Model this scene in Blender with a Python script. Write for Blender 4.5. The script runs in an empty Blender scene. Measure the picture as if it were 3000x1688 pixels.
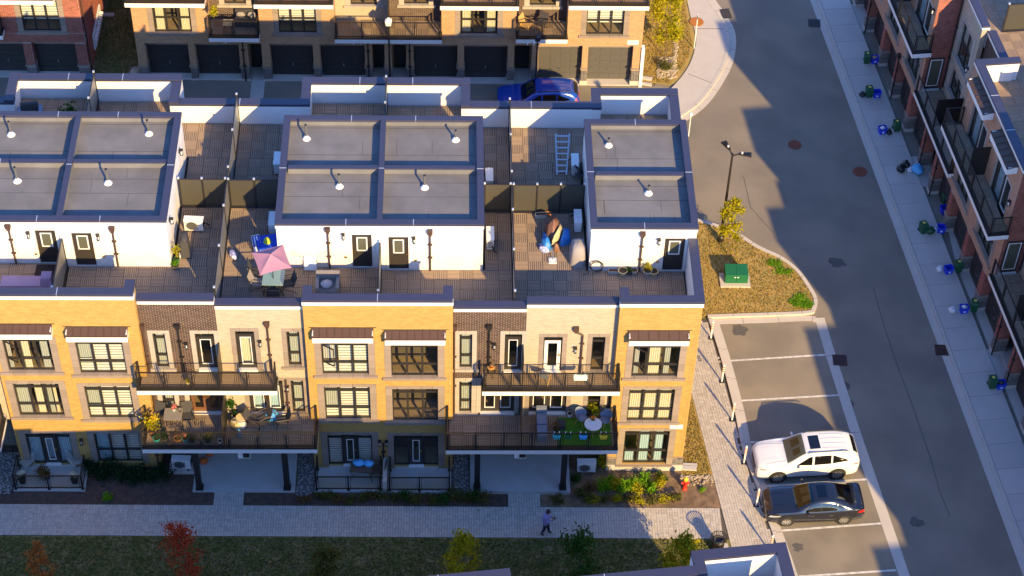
import bpy, bmesh, math, random
import numpy as np
from mathutils import Vector, Matrix
rnd = random.Random(7)
R = math.radians
scene = bpy.context.scene
COL = scene.collection

# ---------------------------------------------------------------- camera
CAMPOS = Vector((6.4731, -58.7233, 74.3744))
RIGHT = Vector((0.999551, -0.018779, 0.023332)); UP = Vector((-0.002422, 0.725779, 0.687923)); FWD = Vector((0.029852, 0.687671, -0.725408))
FPX = 5833.0
cd = bpy.data.cameras.new('camera'); cam = bpy.data.objects.new('camera', cd); COL.objects.link(cam)
cd.sensor_width = 36.0; cd.lens = 36.0 * FPX / 3000.0; cd.clip_start = 1.0; cd.clip_end = 2000.0
m3 = Matrix((RIGHT, UP, -FWD)).transposed()
cam.matrix_world = Matrix.Translation(CAMPOS) @ m3.to_4x4()
scene.camera = cam

# ---------------------------------------------------------------- light
SUN_ELEV, SUN_AZ = R(25.4), R(154.8)          # azimuth clockwise from +Y: the sun stands to the front right
world = bpy.data.worlds.new('World'); scene.world = world; world.use_nodes = True
wn = world.node_tree.nodes; wl = world.node_tree.links
wn.clear()
sky = wn.new('ShaderNodeTexSky'); sky.sky_type = 'NISHITA'; sky.sun_disc = False
sky.sun_elevation = SUN_ELEV; sky.sun_rotation = SUN_AZ
sky.air_density = 1.0; sky.dust_density = 0.3; sky.ozone_density = 2.5
bg = wn.new('ShaderNodeBackground'); bg.inputs['Strength'].default_value = SKY_STRENGTH = 0.145
wo = wn.new('ShaderNodeOutputWorld')
tint = wn.new('ShaderNodeMix'); tint.data_type = 'RGBA'; tint.blend_type = 'MULTIPLY'; tint.inputs[0].default_value = 1.0
tint.inputs[7].default_value = (0.66, 0.92, 1.36, 1.0)          # white balance of the whole sky: a deep clear autumn blue
wl.new(sky.outputs[0], tint.inputs[6]); wl.new(tint.outputs[2], bg.inputs[0]); wl.new(bg.outputs[0], wo.inputs[0])
sl = bpy.data.lights.new('sun', 'SUN'); sun = bpy.data.objects.new('sun', sl); COL.objects.link(sun)
sl.energy = 4.7; sl.angle = R(0.55); sl.color = (1.0, 0.71, 0.30)
sdir = Vector((math.sin(SUN_AZ) * math.cos(SUN_ELEV), math.cos(SUN_AZ) * math.cos(SUN_ELEV), math.sin(SUN_ELEV)))
sun.rotation_euler = sdir.to_track_quat('Z', 'Y').to_euler(); sun.location = (40, -60, 60)
scene.view_settings.view_transform = 'Standard'; scene.view_settings.look = 'None'
scene.view_settings.exposure = 1.0; scene.view_settings.gamma = 1.0
scene.view_settings.use_curve_mapping = False
scene.render.engine = 'CYCLES'
scene.cycles.max_bounces = 6; scene.cycles.transparent_max_bounces = 12

# ---------------------------------------------------------------- from the photograph's measurements to places in the world
GS = -0.011                                      # the site falls gently to the right
def gz(x): return GS * (x - 3.0)
def ray(u, v): return FWD + RIGHT * ((u - 1500.0) / FPX) - UP * ((v - 844.0) / FPX)
def tile(t, x, y):
    r, c = int(t[0]), int(t[1]) - 1
    return c * 750 + x * 750 / 2575, r * 422 + y * 750 / 2575
def gp(t, x, y, h=0.0):
    d = ray(*tile(t, x, y))
    k = (gz(CAMPOS.x) + h - CAMPOS.z) / (d.z - GS * d.x)
    return CAMPOS + d * k
def zp(t, x, y, z):
    d = ray(*tile(t, x, y)); return CAMPOS + d * ((z - CAMPOS.z) / d.z)

# ---------------------------------------------------------------- materials
MATS = {}
def mat(name, c, rough=.7, var=.08, nscale=3., island=0., obj=0., metal=0., bump=0., bscale=40., c2=None, spec=.5, coat=0., mixscale=None):
    if name in MATS: return MATS[name]
    m = bpy.data.materials.new(name); m.use_nodes = True
    n = m.node_tree.nodes; l = m.node_tree.links
    b = n['Principled BSDF']
    b.inputs['Roughness'].default_value = rough; b.inputs['Metallic'].default_value = metal
    b.inputs['Specular IOR Level'].default_value = spec; b.inputs['Coat Weight'].default_value = coat
    tc = n.new('ShaderNodeTexCoord'); geo = n.new('ShaderNodeNewGeometry')
    nz = n.new('ShaderNodeTexNoise'); nz.inputs['Scale'].default_value = nscale; nz.inputs['Detail'].default_value = 5
    l.new(geo.outputs['Position'], nz.inputs['Vector'])
    def math_(op, a, bb):
        q = n.new('ShaderNodeMath'); q.operation = op
        for i, x in enumerate((a, bb)):
            if isinstance(x, (int, float)): q.inputs[i].default_value = x
            else: l.new(x, q.inputs[i])
        return q.outputs[0]
    v = math_('MULTIPLY_ADD', nz.outputs[0], 2 * var); v.node.inputs[2].default_value = 1 - var
    if island:
        t = math_('MULTIPLY_ADD', geo.outputs['Random Per Island'], 2 * island); t.node.inputs[2].default_value = -island
        v = math_('ADD', v, t)
    if obj:
        oi = n.new('ShaderNodeObjectInfo')
        t = math_('MULTIPLY_ADD', oi.outputs['Random'], 2 * obj); t.node.inputs[2].default_value = -obj
        v = math_('ADD', v, t)
    hs = n.new('ShaderNodeHueSaturation'); hs.inputs['Color'].default_value = (*c, 1)
    if c2:
        mx = n.new('ShaderNodeMix'); mx.data_type = 'RGBA'
        mx.inputs[6].default_value = (*c, 1); mx.inputs[7].default_value = (*c2, 1)
        if mixscale:
            n2 = n.new('ShaderNodeTexNoise'); n2.inputs['Scale'].default_value = mixscale; n2.inputs['Detail'].default_value = 6
            l.new(geo.outputs['Position'], n2.inputs['Vector'])
            rp = n.new('ShaderNodeMapRange'); rp.inputs[1].default_value = .38; rp.inputs[2].default_value = .62
            l.new(n2.outputs[0], rp.inputs[0]); l.new(rp.outputs[0], mx.inputs[0])
        elif island: l.new(geo.outputs['Random Per Island'], mx.inputs[0])
        else: l.new(nz.outputs[0], mx.inputs[0])
        l.new(mx.outputs[2], hs.inputs['Color'])
    l.new(v, hs.inputs['Value']); l.new(hs.outputs[0], b.inputs['Base Color'])
    if bump:
        bn = n.new('ShaderNodeTexNoise'); bn.inputs['Scale'].default_value = bscale; bn.inputs['Detail'].default_value = 6
        l.new(geo.outputs['Position'], bn.inputs['Vector'])
        bp = n.new('ShaderNodeBump'); bp.inputs['Strength'].default_value = bump; bp.inputs['Distance'].default_value = .02
        l.new(bn.outputs[0], bp.inputs['Height']); l.new(bp.outputs[0], b.inputs['Normal'])
    MATS[name] = m; return m
def glassmat(name, tint=(1, 1, 1), refl=.12, body=0., bodycol=(.1, .1, .1), rough=0.02):
    m = bpy.data.materials.new(name); m.use_nodes = True
    n = m.node_tree.nodes; l = m.node_tree.links; n.clear()
    out = n.new('ShaderNodeOutputMaterial'); tr = n.new('ShaderNodeBsdfTransparent'); tr.inputs[0].default_value = (*tint, 1)
    gl = n.new('ShaderNodeBsdfGlossy'); gl.inputs['Roughness'].default_value = rough
    lw = n.new('ShaderNodeLayerWeight'); lw.inputs[0].default_value = .5
    pw = n.new('ShaderNodeMath'); pw.operation = 'POWER'; pw.inputs[1].default_value = 4.0; l.new(lw.outputs['Facing'], pw.inputs[0])
    ad = n.new('ShaderNodeMath'); ad.operation = 'MULTIPLY_ADD'; ad.inputs[1].default_value = .9; ad.inputs[2].default_value = refl
    l.new(pw.outputs[0], ad.inputs[0])
    mx = n.new('ShaderNodeMixShader'); l.new(ad.outputs[0], mx.inputs[0])
    src = tr
    if body:
        df = n.new('ShaderNodeBsdfDiffuse'); df.inputs[0].default_value = (*bodycol, 1)
        m2 = n.new('ShaderNodeMixShader'); m2.inputs[0].default_value = body
        l.new(tr.outputs[0], m2.inputs[1]); l.new(df.outputs[0], m2.inputs[2]); src = m2
    l.new(src.outputs[0], mx.inputs[1]); l.new(gl.outputs[0], mx.inputs[2]); l.new(mx.outputs[0], out.inputs[0])
    MATS[name] = m; return m
def leafmat(name, a, b_, c_=None):
    m = bpy.data.materials.new(name); m.use_nodes = True
    n = m.node_tree.nodes; l = m.node_tree.links; n.clear()
    out = n.new('ShaderNodeOutputMaterial'); geo = n.new('ShaderNodeNewGeometry')
    cr = n.new('ShaderNodeValToRGB'); cr.color_ramp.elements[0].color = (*a, 1); cr.color_ramp.elements[1].color = (*(c_ or b_), 1)
    e = cr.color_ramp.elements.new(.55); e.color = (*b_, 1)
    l.new(geo.outputs['Random Per Island'], cr.inputs[0])
    d = n.new('ShaderNodeBsdfDiffuse'); t = n.new('ShaderNodeBsdfTranslucent'); mx = n.new('ShaderNodeMixShader'); mx.inputs[0].default_value = .35
    l.new(cr.outputs[0], d.inputs[0]); l.new(cr.outputs[0], t.inputs[0]); l.new(d.outputs[0], mx.inputs[1]); l.new(t.outputs[0], mx.inputs[2])
    l.new(mx.outputs[0], out.inputs[0]); MATS[name] = m; return m

mat('yellow_brick', (.45, .275, .080), .85, .05, 1.2, island=.10, bump=.15)
mat('yellow_mortar', (.41, .255, .085), .9, .05)
mat('tan_brick', (.46, .27, .145), .85, .06, 1.2, island=.12)
mat('tan_mortar', (.42, .29, .16), .9, .05)
mat('cream_brick', (.46, .37, .265), .85, .05, 1.2, island=.08)
mat('cream_mortar', (.42, .34, .25), .9, .05)
mat('dark_brick', (.085, .052, .040), .8, .08, 1.2, island=.25)
mat('dark_mortar', (.50, .42, .33), .9, .05)
mat('red_brick', (.31, .095, .065), .85, .08, 1.2, island=.25)
mat('red_mortar', (.42, .33, .28), .9, .05)
mat('red_brick_lit', (.48, .26, .16), .85, .06, 1.2, island=.1)  # same red brick; light on the road-facing fronts put into its colour
mat('stone', (.27, .215, .175), .85, .06, 6, obj=.10, bump=.1)
mat('stone_pale', (.40, .345, .29), .85, .06, 6, obj=.06)
mat('stone_dark', (.165, .15, .14), .85, .08, 6, island=.15)
mat('stucco', (.78, .755, .72), .8, .03, .8, c2=(.70, .67, .63), mixscale=1.1)
mat('siding', (.72, .69, .68), .55, .03, 1.)
mat('white_trim', (.80, .77, .73), .5, .03, 1.)
mat('cap_metal', (.046, .046, .082), .38, .12, 2.5, metal=0., spec=.6, bump=.25, bscale=1.5)
mat('black_metal', (.022, .019, .018), .42, .1, 5)
mat('brown_metal', (.075, .042, .032), .5, .08, 3)
mat('copper_roof', (.085, .047, .032), .5, .1, 4)
mat('frame', (.030, .026, .024), .45, .05)
mat('membrane', (.185, .180, .182), .95, .14, 2.2, bump=.3, bscale=60, c2=(.150, .146, .148), mixscale=.8)
mat('seam', (.075, .068, .058), .95, .1)
mat('deck_wood', (.32, .232, .165), .75, .14, 9., island=.08, obj=.07)
mat('deck_under', (.035, .026, .02), .95)
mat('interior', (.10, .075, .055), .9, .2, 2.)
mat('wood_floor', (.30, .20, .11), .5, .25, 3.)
mat('blind_white', (.80, .77, .70), .8, .04)
mat('curtain_cream', (.66, .57, .42), .9, .08, 9.)
mat('curtain_grey', (.42, .42, .38), .9, .1, 9.)
mat('curtain_blue', (.42, .55, .62), .9, .08, 9.)
mat('door_dark', (.040, .033, .028), .45, .05)
mat('door_brown', (.17, .075, .035), .45, .1, 4)
mat('brass', (.55, .38, .12), .35, .05, metal=1.)
mat('steel', (.55, .55, .56), .35, .05, metal=.9)
mat('galv', (.72, .74, .76), .38, .08, metal=.5)
mat('concrete', (.48, .44, .40), .9, .10, 1.6, bump=.15, bscale=30, obj=.05)
mat('concrete_patio', (.42, .42, .40), .9, .14, 1.8, bump=.15, bscale=30)
mat('kerb', (.52, .47, .41), .9, .10, 1.5, bump=.15, bscale=25)
mat('asphalt', (.195, .165, .13), .93, .16, .55, bump=.3, bscale=70, c2=(.245, .205, .155), mixscale=.35)
mat('asphalt_old', (.27, .225, .165), .93, .16, .6, bump=.3, bscale=70, c2=(.215, .183, .14), mixscale=.5)
mat('paint_white', (.72, .70, .66), .7, .1, 8., c2=(.50, .47, .42), mixscale=4.)
mat('paver', (.50, .445, .38), .9, .06, 3., island=.12, obj=.08, bump=.15)
mat('paver_joint', (.10, .085, .068), .95)
mat('mulch', (.105, .062, .044), .98, .35, 12., bump=.6, bscale=30, c2=(.06, .042, .034), mixscale=5.)
mat('soil', (.24, .155, .09), .98, .25, 8., bump=.5, bscale=25, c2=(.14, .09, .055), mixscale=3.)
mat('lawn_dry', (.42, .28, .09), .98, .2, 5., bump=.5, bscale=40, c2=(.33, .24, .07), mixscale=1.3)
mat('lawn_green', (.13, .13, .036), .98, .25, 6., bump=.5, bscale=40, c2=(.22, .18, .075), mixscale=1.2)
mat('gravel_base', (.13, .13, .125), .95, .2, 20.)
mat('pebble', (.30, .29, .28), .85, .1, 10, island=.45)
mat('rock', (.38, .31, .22), .9, .15, 4, island=.2, obj=.2)
mat('black_plastic', (.015, .015, .016), .5, .05)
mat('green_plastic', (.012, .085, .035), .5, .06)
mat('blue_plastic', (.015, .05, .62), .45, .05)
mat('utility_green', (.010, .125, .050), .45, .06)
mat('white_plastic', (.78, .78, .76), .4, .03)
mat('label_yellow', (.75, .62, .12), .6)
mat('bag_black', (.012, .013, .014), .28, .1, 10, bump=.8, bscale=14)
mat('bag_white', (.70, .70, .72), .35, .1, 10, bump=.8, bscale=14)
mat('bag_blue', (.10, .42, .75), .3, .15, 8, bump=.8, bscale=14)
mat('rust', (.20, .062, .032), .9, .25, 12)
mat('grate', (.085, .035, .028), .85, .2, 12)
mat('manhole_orange', (.42, .155, .03), .9, .15, 10)
mat('bark', (.16, .11, .075), .95, .2, 14)
mat('red_paint', (.62, .035, .012), .4, .05)
mat('yellow_paint', (.75, .50, .03), .4, .05)
mat('orange_tape', (.78, .20, .02), .5, .05)
mat('tyre', (.018, .018, .018), .85)
mat('alloy', (.62, .61, .60), .3, .05, metal=.8)
mat('car_white', (.80, .79, .77), .28, .01, coat=.8)
mat('car_black', (.010, .012, .022), .16, .01, coat=1.)
mat('car_blue', (.008, .055, .34), .16, .01, coat=1.)
mat('car_trim', (.02, .02, .021), .5)
mat('chrome', (.7, .7, .7), .2, .02, metal=1.)
mat('tail_red', (.55, .012, .01), .25)
mat('amber', (.75, .22, .02), .3)
mat('headlight', (.45, .47, .5), .12, .05, metal=.3)
mat('seat_beige', (.42, .31, .17), .8, .1)
mat('mauve_fabric', (.36, .175, .235), .9, .06, 4, bump=.15, bscale=9)
mat('lilac_fabric', (.42, .28, .40), .9, .06, 4, bump=.15, bscale=9)
mat('grey_fabric', (.27, .235, .215), .9, .07, 4)
mat('cushion', (.46, .41, .40), .9, .07, 9, bump=.4, bscale=9)
mat('charcoal_fabric', (.055, .052, .055), .9, .1, 6)
mat('grey_cover', (.30, .275, .275), .75, .1, 4, bump=.5, bscale=7)
mat('blue_tarp', (.03, .21, .62), .5, .15, 4, bump=.5, bscale=8)
mat('brown_tarp', (.22, .105, .07), .55, .15, 4, bump=.6, bscale=8)
mat('sand_tarp', (.50, .42, .25), .6, .1, 5)
mat('cobalt', (.01, .06, .55), .5, .08)
mat('sky_blue', (.06, .35, .75), .5, .08)
mat('lime', (.50, .60, .04), .5, .08)
mat('pattern_blue', (.09, .12, .55), .7, .3, 14, c2=(.7, .7, .8), mixscale=12)
mat('table_glass', (.22, .33, .30), .12, .12, 3, spec=.8)
mat('table_grey', (.24, .21, .18), .5, .08, 3)
mat('turf', (.075, .22, .015), .95, .15, 7, bump=.5, bscale=60)
mat('slate_fabric', (.20, .23, .30), .85, .06)
mat('wood_light', (.55, .34, .12), .6, .1, 6)
mat('wood_dark', (.10, .065, .045), .7, .15, 8)
mat('terracotta', (.42, .17, .07), .8, .1)
mat('pot_cream', (.62, .50, .26), .7, .06)
mat('pot_grey', (.42, .40, .36), .7, .06)
mat('soil_pot', (.045, .03, .02), .95, .2, 20)
mat('pumpkin', (.62, .13, .018), .6, .08, 5)
mat('teal_glaze', (.05, .36, .40), .3)
mat('mint', (.62, .80, .70), .5)
mat('denim', (.03, .035, .06), .9, .1, 10)
mat('lavender_jacket', (.30, .27, .50), .85, .08, 8)
mat('skin', (.45, .25, .17), .6)
mat('hair', (.03, .02, .016), .7)
mat('doormat', (.03, .022, .02), .98)
mat('sign_ink', (.22, .22, .23), .7)
mat('rubber', (.05, .05, .045), .6)
glassmat('pane', (.95, .97, .96), .04)
glassmat('rail_glass', (.86, .84, .76), .03, body=.03, bodycol=(.12, .11, .10))
glassmat('screen_mesh', (.75, .72, .66), .015, body=.86, bodycol=(.075, .068, .054), rough=.5)
glassmat('car_glass', (.34, .38, .35), .10)
glassmat('car_glass_dark', (.10, .09, .08), .10)
leafmat('leaf_green', (.020, .060, .012), (.045, .115, .02), (.075, .15, .03))
leafmat('leaf_bright', (.08, .22, .012), (.16, .36, .02), (.28, .42, .03))
leafmat('leaf_olive', (.06, .07, .018), (.12, .125, .03), (.20, .18, .05))
leafmat('leaf_yellowgreen', (.20, .21, .012), (.40, .36, .018), (.55, .44, .02))
leafmat('leaf_red', (.30, .03, .018), (.48, .065, .03), (.58, .16, .05))
leafmat('leaf_orange', (.30, .075, .02), (.50, .16, .03), (.55, .28, .08))
leafmat('leaf_brown', (.10, .06, .025), (.19, .11, .04), (.27, .17, .06))
leafmat('leaf_dark', (.012, .035, .016), (.024, .062, .024), (.04, .085, .03))
leafmat('petal_pink', (.65, .16, .16), (.80, .32, .26), (.85, .5, .3))
leafmat('petal_white', (.70, .70, .60), (.80, .80, .70), (.85, .85, .6))
leafmat('petal_yellow', (.70, .42, .02), (.85, .6, .03), (.6, .55, .05))
leafmat('petal_red', (.75, .06, .02), (.85, .25, .02), (.85, .6, .08))
leafmat('grass_dry', (.28, .19, .05), (.46, .31, .09), (.26, .26, .05))
leafmat('grass_mid', (.10, .12, .03), (.22, .19, .065), (.10, .17, .025))

# ---------------------------------------------------------------- geometry helpers
BOXF = ((0, 1, 2, 3), (7, 6, 5, 4), (0, 4, 5, 1), (1, 5, 6, 2), (2, 6, 7, 3), (3, 7, 4, 0))
class MB:
    def __init__(s): s.v = []; s.f = []; s.m = []
    def add(s, vs, fs, mi=0):
        k = len(s.v); s.v += [tuple(x) for x in vs]; s.f += [tuple(i + k for i in f) for f in fs]; s.m += [mi] * len(fs); return s
    def hexa(s, vs, mi=0): return s.add(vs, BOXF, mi)       # 4 bottom (clockwise from above), then 4 top
    def box(s, x0, y0, z0, x1, y1, z1, mi=0):
        return s.hexa([(x0, y0, z0), (x0, y1, z0), (x1, y1, z0), (x1, y0, z0), (x0, y0, z1), (x0, y1, z1), (x1, y1, z1), (x1, y0, z1)], mi)
    def beam(s, p, q, w, h=None, mi=0, up=(0, 0, 1)):
        h = h or w; p = Vector(p); q = Vector(q); d = (q - p).normalized(); up = Vector(up)
        if abs(d.dot(up)) > .95: up = Vector((0, 1, 0))
        a = d.cross(up).normalized() * w / 2; b = a.cross(d).normalized() * h / 2
        return s.add([p - a - b, p + a - b, p + a + b, p - a + b, q - a - b, q + a - b, q + a + b, q - a + b],
                     ((3, 2, 1, 0), (4, 5, 6, 7), (0, 1, 5, 4), (1, 2, 6, 5), (2, 3, 7, 6), (3, 0, 4, 7)), mi)
    def tube(s, pts, r, n=6, mi=0):
        for p, q in zip(pts[:-1], pts[1:]): s.cone(p, q, r, r, n, mi)
        return s
    def cone(s, p, q, r0, r1, n=8, mi=0, cap=True):
        p = Vector(p); q = Vector(q); d = (q - p).normalized(); up = Vector((0, 0, 1)) if abs(d.z) < .9 else Vector((1, 0, 0))
        a = d.cross(up).normalized(); b = d.cross(a).normalized(); vs = []
        for c, r in ((p, r0), (q, r1)):
            for i in range(n):
                t = 2 * math.pi * i / n; vs.append(c + a * (math.cos(t) * r) + b * (math.sin(t) * r))
        fs = [(i, (i + 1) % n, n + (i + 1) % n, n + i) for i in range(n)]
        if cap: fs += [tuple(range(n))[::-1], tuple(range(n, 2 * n))]
        return s.add(vs, fs, mi)
    def lathe(s, prof, c=(0, 0, 0), n=12, mi=0, sy=1.):
        vs = []; fs = []; c = Vector(c)
        for r, z in prof:
            for i in range(n):
                t = 2 * math.pi * i / n; vs.append((c.x + r * math.cos(t), c.y + r * sy * math.sin(t), c.z + z))
        for j in range(len(prof) - 1):
            for i in range(n): fs.append((j * n + i, j * n + (i + 1) % n, (j + 1) * n + (i + 1) % n, (j + 1) * n + i))
        fs.append(tuple(range(n))[::-1]); fs.append(tuple((len(prof) - 1) * n + i for i in range(n)))
        return s.add(vs, fs, mi)
    def poly(s, pts, mi=0): return s.add(pts, (tuple(range(len(pts))),), mi)
    def prism(s, pts, z0, z1, mi=0, slope=False):
        n = len(pts); a = [(p[0], p[1], z0 + (gz(p[0]) if slope else 0)) for p in pts]; b = [(p[0], p[1], z1 + (gz(p[0]) if slope else 0)) for p in pts]
        ar = sum(pts[i][0] * pts[(i + 1) % n][1] - pts[(i + 1) % n][0] * pts[i][1] for i in range(n))
        if ar < 0: a.reverse(); b.reverse()
        return s.add(a + b, [tuple(range(n))[::-1], tuple(range(n, 2 * n))] + [(i, (i + 1) % n, n + (i + 1) % n, n + i) for i in range(n)], mi)
    def blob(s, c, rx, ry, rz, mi=0, nu=10, nv=6, noise=.0, seed=0):
        rr = random.Random(seed); c = Vector(c); vs = []; fs = []
        for j in range(nv + 1):
            ph = math.pi * j / nv
            for i in range(nu):
                t = 2 * math.pi * i / nu; k = 1 + noise * (rr.random() - .5) * 2 * (0 < j < nv)
                vs.append((c.x + rx * k * math.sin(ph) * math.cos(t), c.y + ry * k * math.sin(ph) * math.sin(t), c.z - rz * math.cos(ph) * k))
        for j in range(nv):
            for i in range(nu): fs.append((j * nu + i, j * nu + (i + 1) % nu, (j + 1) * nu + (i + 1) % nu, (j + 1) * nu + i))
        return s.add(vs, fs, mi)
    def mesh(s, name, mats, smooth=False):
        me = bpy.data.meshes.new(name); me.from_pydata(s.v, [], s.f)
        for mm in (mats if isinstance(mats, (list, tuple)) else [mats]): me.materials.append(MATS[mm])
        if max(s.m, default=0): me.polygons.foreach_set('material_index', s.m)
        if smooth: me.polygons.foreach_set('use_smooth', [True] * len(s.f))
        me.update(); return me
    def build(s, name, mats, parent=None, smooth=False, **k):
        return link(name, s.mesh(name, mats, smooth), parent, **k)
def link(name, data, parent=None, loc=None, rot=None, scale=None, **props):
    o = bpy.data.objects.new(name, data); COL.objects.link(o)
    if parent is not None: o.parent = parent
    if loc is not None: o.location = loc
    if rot is not None: o.rotation_euler = rot if hasattr(rot, '__len__') else (0, 0, rot)
    if scale is not None: o.scale = scale
    for a, b in props.items(): o[a] = b
    return o
def thing(name, label, cat, loc=(0, 0, 0), rot=0., group=None, scale=None):
    o = link(name, None, None, loc, rot, scale, label=label, category=cat)
    o.empty_display_size = .2
    if group: o['group'] = group
    return o
def single(o, label, cat, group=None):
    o['label'] = label; o['category'] = cat
    if group: o['group'] = group
    return o
def copy_tree(o, parent=None, **props):
    c = o.copy(); COL.objects.link(c)
    if parent is not None: c.parent = parent
    for ch in list(o.children): copy_tree(ch, c)
    for a, b in props.items(): c[a] = b
    return c
def sheet(name, pts, h, m, parent=None, kind='structure'):
    mb = MB().poly([(p[0], p[1], gz(p[0]) + h) for p in pts])
    ar = sum(pts[i][0] * pts[(i + 1) % len(pts)][1] - pts[(i + 1) % len(pts)][0] * pts[i][1] for i in range(len(pts)))
    if ar < 0: mb.f = [tuple(reversed(mb.f[0]))]
    return mb.build(name, m, parent, **({'kind': kind} if kind else {}))
UNIT = {}
def unit(m):                                     # one shared unit block per material for alike pieces
    if m not in UNIT: UNIT[m] = MB().box(0, 0, 0, 1, 1, 1).mesh('block', m)
    return UNIT[m]

class Plane:                                     # a wall plane: u along it, v up, w out of it
    def __init__(s, o, U, N): s.o = Vector(o); s.U = Vector(U); s.N = Vector(N)
    def p(s, u, v, w=0.): return s.o + s.U * u + s.N * w + Vector((0, 0, v))
    def box(s, mb, u0, u1, v0, v1, w0, w1, mi=0):
        P = s.p
        a = [P(u0, v0, w0), P(u0, v0, w1), P(u1, v0, w1), P(u1, v0, w0), P(u0, v1, w0), P(u0, v1, w1), P(u1, v1, w1), P(u1, v1, w0)]
        if s.U.cross(s.N).z < 0: a = [a[3], a[2], a[1], a[0], a[7], a[6], a[5], a[4]]
        return mb.hexa(a, mi)
    def block(s, name, m, parent, u0, u1, v0, v1, w0, w1):      # the shared block as an own object (plane along x or y of its parent)
        a = s.p(u0, v0, w0); b = s.p(u1, v1, w1)
        lo = Vector([min(a[i], b[i]) for i in range(3)]); hi = Vector([max(a[i], b[i]) for i in range(3)])
        return link(name, unit(m), parent, lo, None, hi - lo)
def rects_without(u0, u1, v0, v1, holes):
    us = sorted({u0, u1, *[min(max(h[i], u0), u1) for h in holes for i in (0, 1)]})
    out = []
    for a, b in zip(us[:-1], us[1:]):
        if b - a < 1e-4: continue
        mid = (a + b) / 2
        cuts = sorted((max(h[2], v0), min(h[3], v1)) for h in holes if h[0] <= mid <= h[1] and h[3] > v0 and h[2] < v1)
        z = v0
        for c, d in cuts:
            if c > z + 1e-4: out.append((a, b, z, c))
            z = max(z, d)
        if v1 > z + 1e-4: out.append((a, b, z, v1))
    return out
def backing(pl, parent, name, m, u0, u1, v0, v1, holes=(), th=.25):
    mb = MB()
    for a, b, c, d in rects_without(u0, u1, v0, v1, holes): pl.box(mb, a, b, c, d, -th, 0)
    return mb.build(name, m, parent)
def bricks(pl, parent, m, u0, u1, v0, v1, holes=(), L=.215, H=.0665, j=.011, proud=.010):
    rows = int((v1 - v0) / (H + j)); seg = []
    for r in range(rows):
        z0 = v0 + r * (H + j) + j; z1 = z0 + H
        if z1 > v1: break
        cuts = sorted((h[0], h[1]) for h in holes if h[3] > z0 and h[2] < z1)
        ivs = []; a = u0
        for c, d in cuts:
            if c > a: ivs.append((a, min(c, u1)))
            a = max(a, d)
        if a < u1: ivs.append((a, u1))
        off = (r % 2) * (L + j) / 2
        for a, b in ivs:
            k = math.floor((a - u0 - off) / (L + j)); x = u0 + off + k * (L + j)
            while x < b:
                s0 = max(x, a); s1 = min(x + L, b)
                if s1 - s0 > .03: seg.append((s0, s1, z0, z1))
                x += L + j
    if not seg: return None
    S = np.array(seg); n = len(S)
    O = np.array(pl.o); U = np.array(pl.U); N = np.array(pl.N); Z = np.array((0, 0, 1.))
    def P(u, v, w): return O + np.outer(u, U) + np.outer(v, Z) + np.asarray(w)[:, None] * N
    e = .003; rr = np.random.RandomState(3).rand(n) * .004
    w0 = np.zeros(n); w1 = proud + rr
    V = np.stack([P(S[:, 0], S[:, 2], w0), P(S[:, 1], S[:, 2], w0), P(S[:, 1], S[:, 3], w0), P(S[:, 0], S[:, 3], w0),
                  P(S[:, 0] + e, S[:, 2] + e, w1), P(S[:, 1] - e, S[:, 2] + e, w1), P(S[:, 1] - e, S[:, 3] - e, w1), P(S[:, 0] + e, S[:, 3] - e, w1)], 1)
    F = np.array(((4, 5, 6, 7), (0, 1, 5, 4), (1, 2, 6, 5), (2, 3, 7, 6), (3, 0, 4, 7)))
    if pl.U.cross(Vector((0, 0, 1))).dot(pl.N) < 0: F = F[:, ::-1]
    return fastmesh('brick_courses', V.reshape(-1, 3), (F[None] + (np.arange(n) * 8)[:, None, None]).reshape(-1, 4), m, parent, kind='stuff')
def fastmesh(name, V, F, m, parent=None, smooth=False, **props):
    me = bpy.data.meshes.new(name); k = F.shape[1]
    me.vertices.add(len(V)); me.vertices.foreach_set('co', np.ascontiguousarray(V, dtype=np.float32).ravel())
    me.loops.add(F.size); me.loops.foreach_set('vertex_index', np.ascontiguousarray(F, dtype=np.int32).ravel())
    me.polygons.add(len(F)); me.polygons.foreach_set('loop_start', np.arange(0, F.size, k, dtype=np.int32))
    me.polygons.foreach_set('use_smooth', np.zeros(len(F), dtype=bool)); me.update(calc_edges=True); me.validate()
    me.materials.append(MATS[m])
    return link(name, me, parent, **props)
def leaves(name, pts, size, m, parent=None, seed=1, flat=.0, **props):
    """many small leaf-sized faces at the given points"""
    rr = np.random.RandomState(seed); n = len(pts); P = np.array(pts, dtype=float).reshape(-1, 3)
    a = rr.normal(size=(n, 3)); a[:, 2] *= (1 - flat); a /= np.linalg.norm(a, axis=1)[:, None]
    b = rr.normal(size=(n, 3)); b[:, 2] *= (1 - flat); b -= a * (a * b).sum(1)[:, None]; b /= np.linalg.norm(b, axis=1)[:, None]
    s = size * (.6 + .8 * rr.rand(n))[:, None]
    V = np.stack([P - a * s, P - b * s * .55 + a * s * .1, P + a * s, P + b * s * .55 + a * s * .1], 1).reshape(-1, 3)
    return fastmesh(name, V, np.arange(4 * n).reshape(-1, 4), m, parent, **props)
def cloud(c, rx, ry, rz, n, seed, clump=9, tight=.42):
    """points gathered into clumps through an ellipsoid, so that gaps remain"""
    rr = np.random.RandomState(seed); out = []
    cs = []
    for k in range(clump):
        d = rr.normal(size=3); d /= np.linalg.norm(d); q = d * (rr.rand() ** .45) * .78
        cs.append(q)
    per = n // clump
    for q in cs:
        s = tight * (.6 + .7 * rr.rand())
        out.append((q + rr.normal(size=(per, 3)) * s * .5) * (rx, ry, rz) + np.array(c))
    return np.concatenate(out)
mat('pane_door', (.10, .10, .07), .12, .2, 4)
mat('garage_door', (.040, .036, .034), .5, .06)
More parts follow.
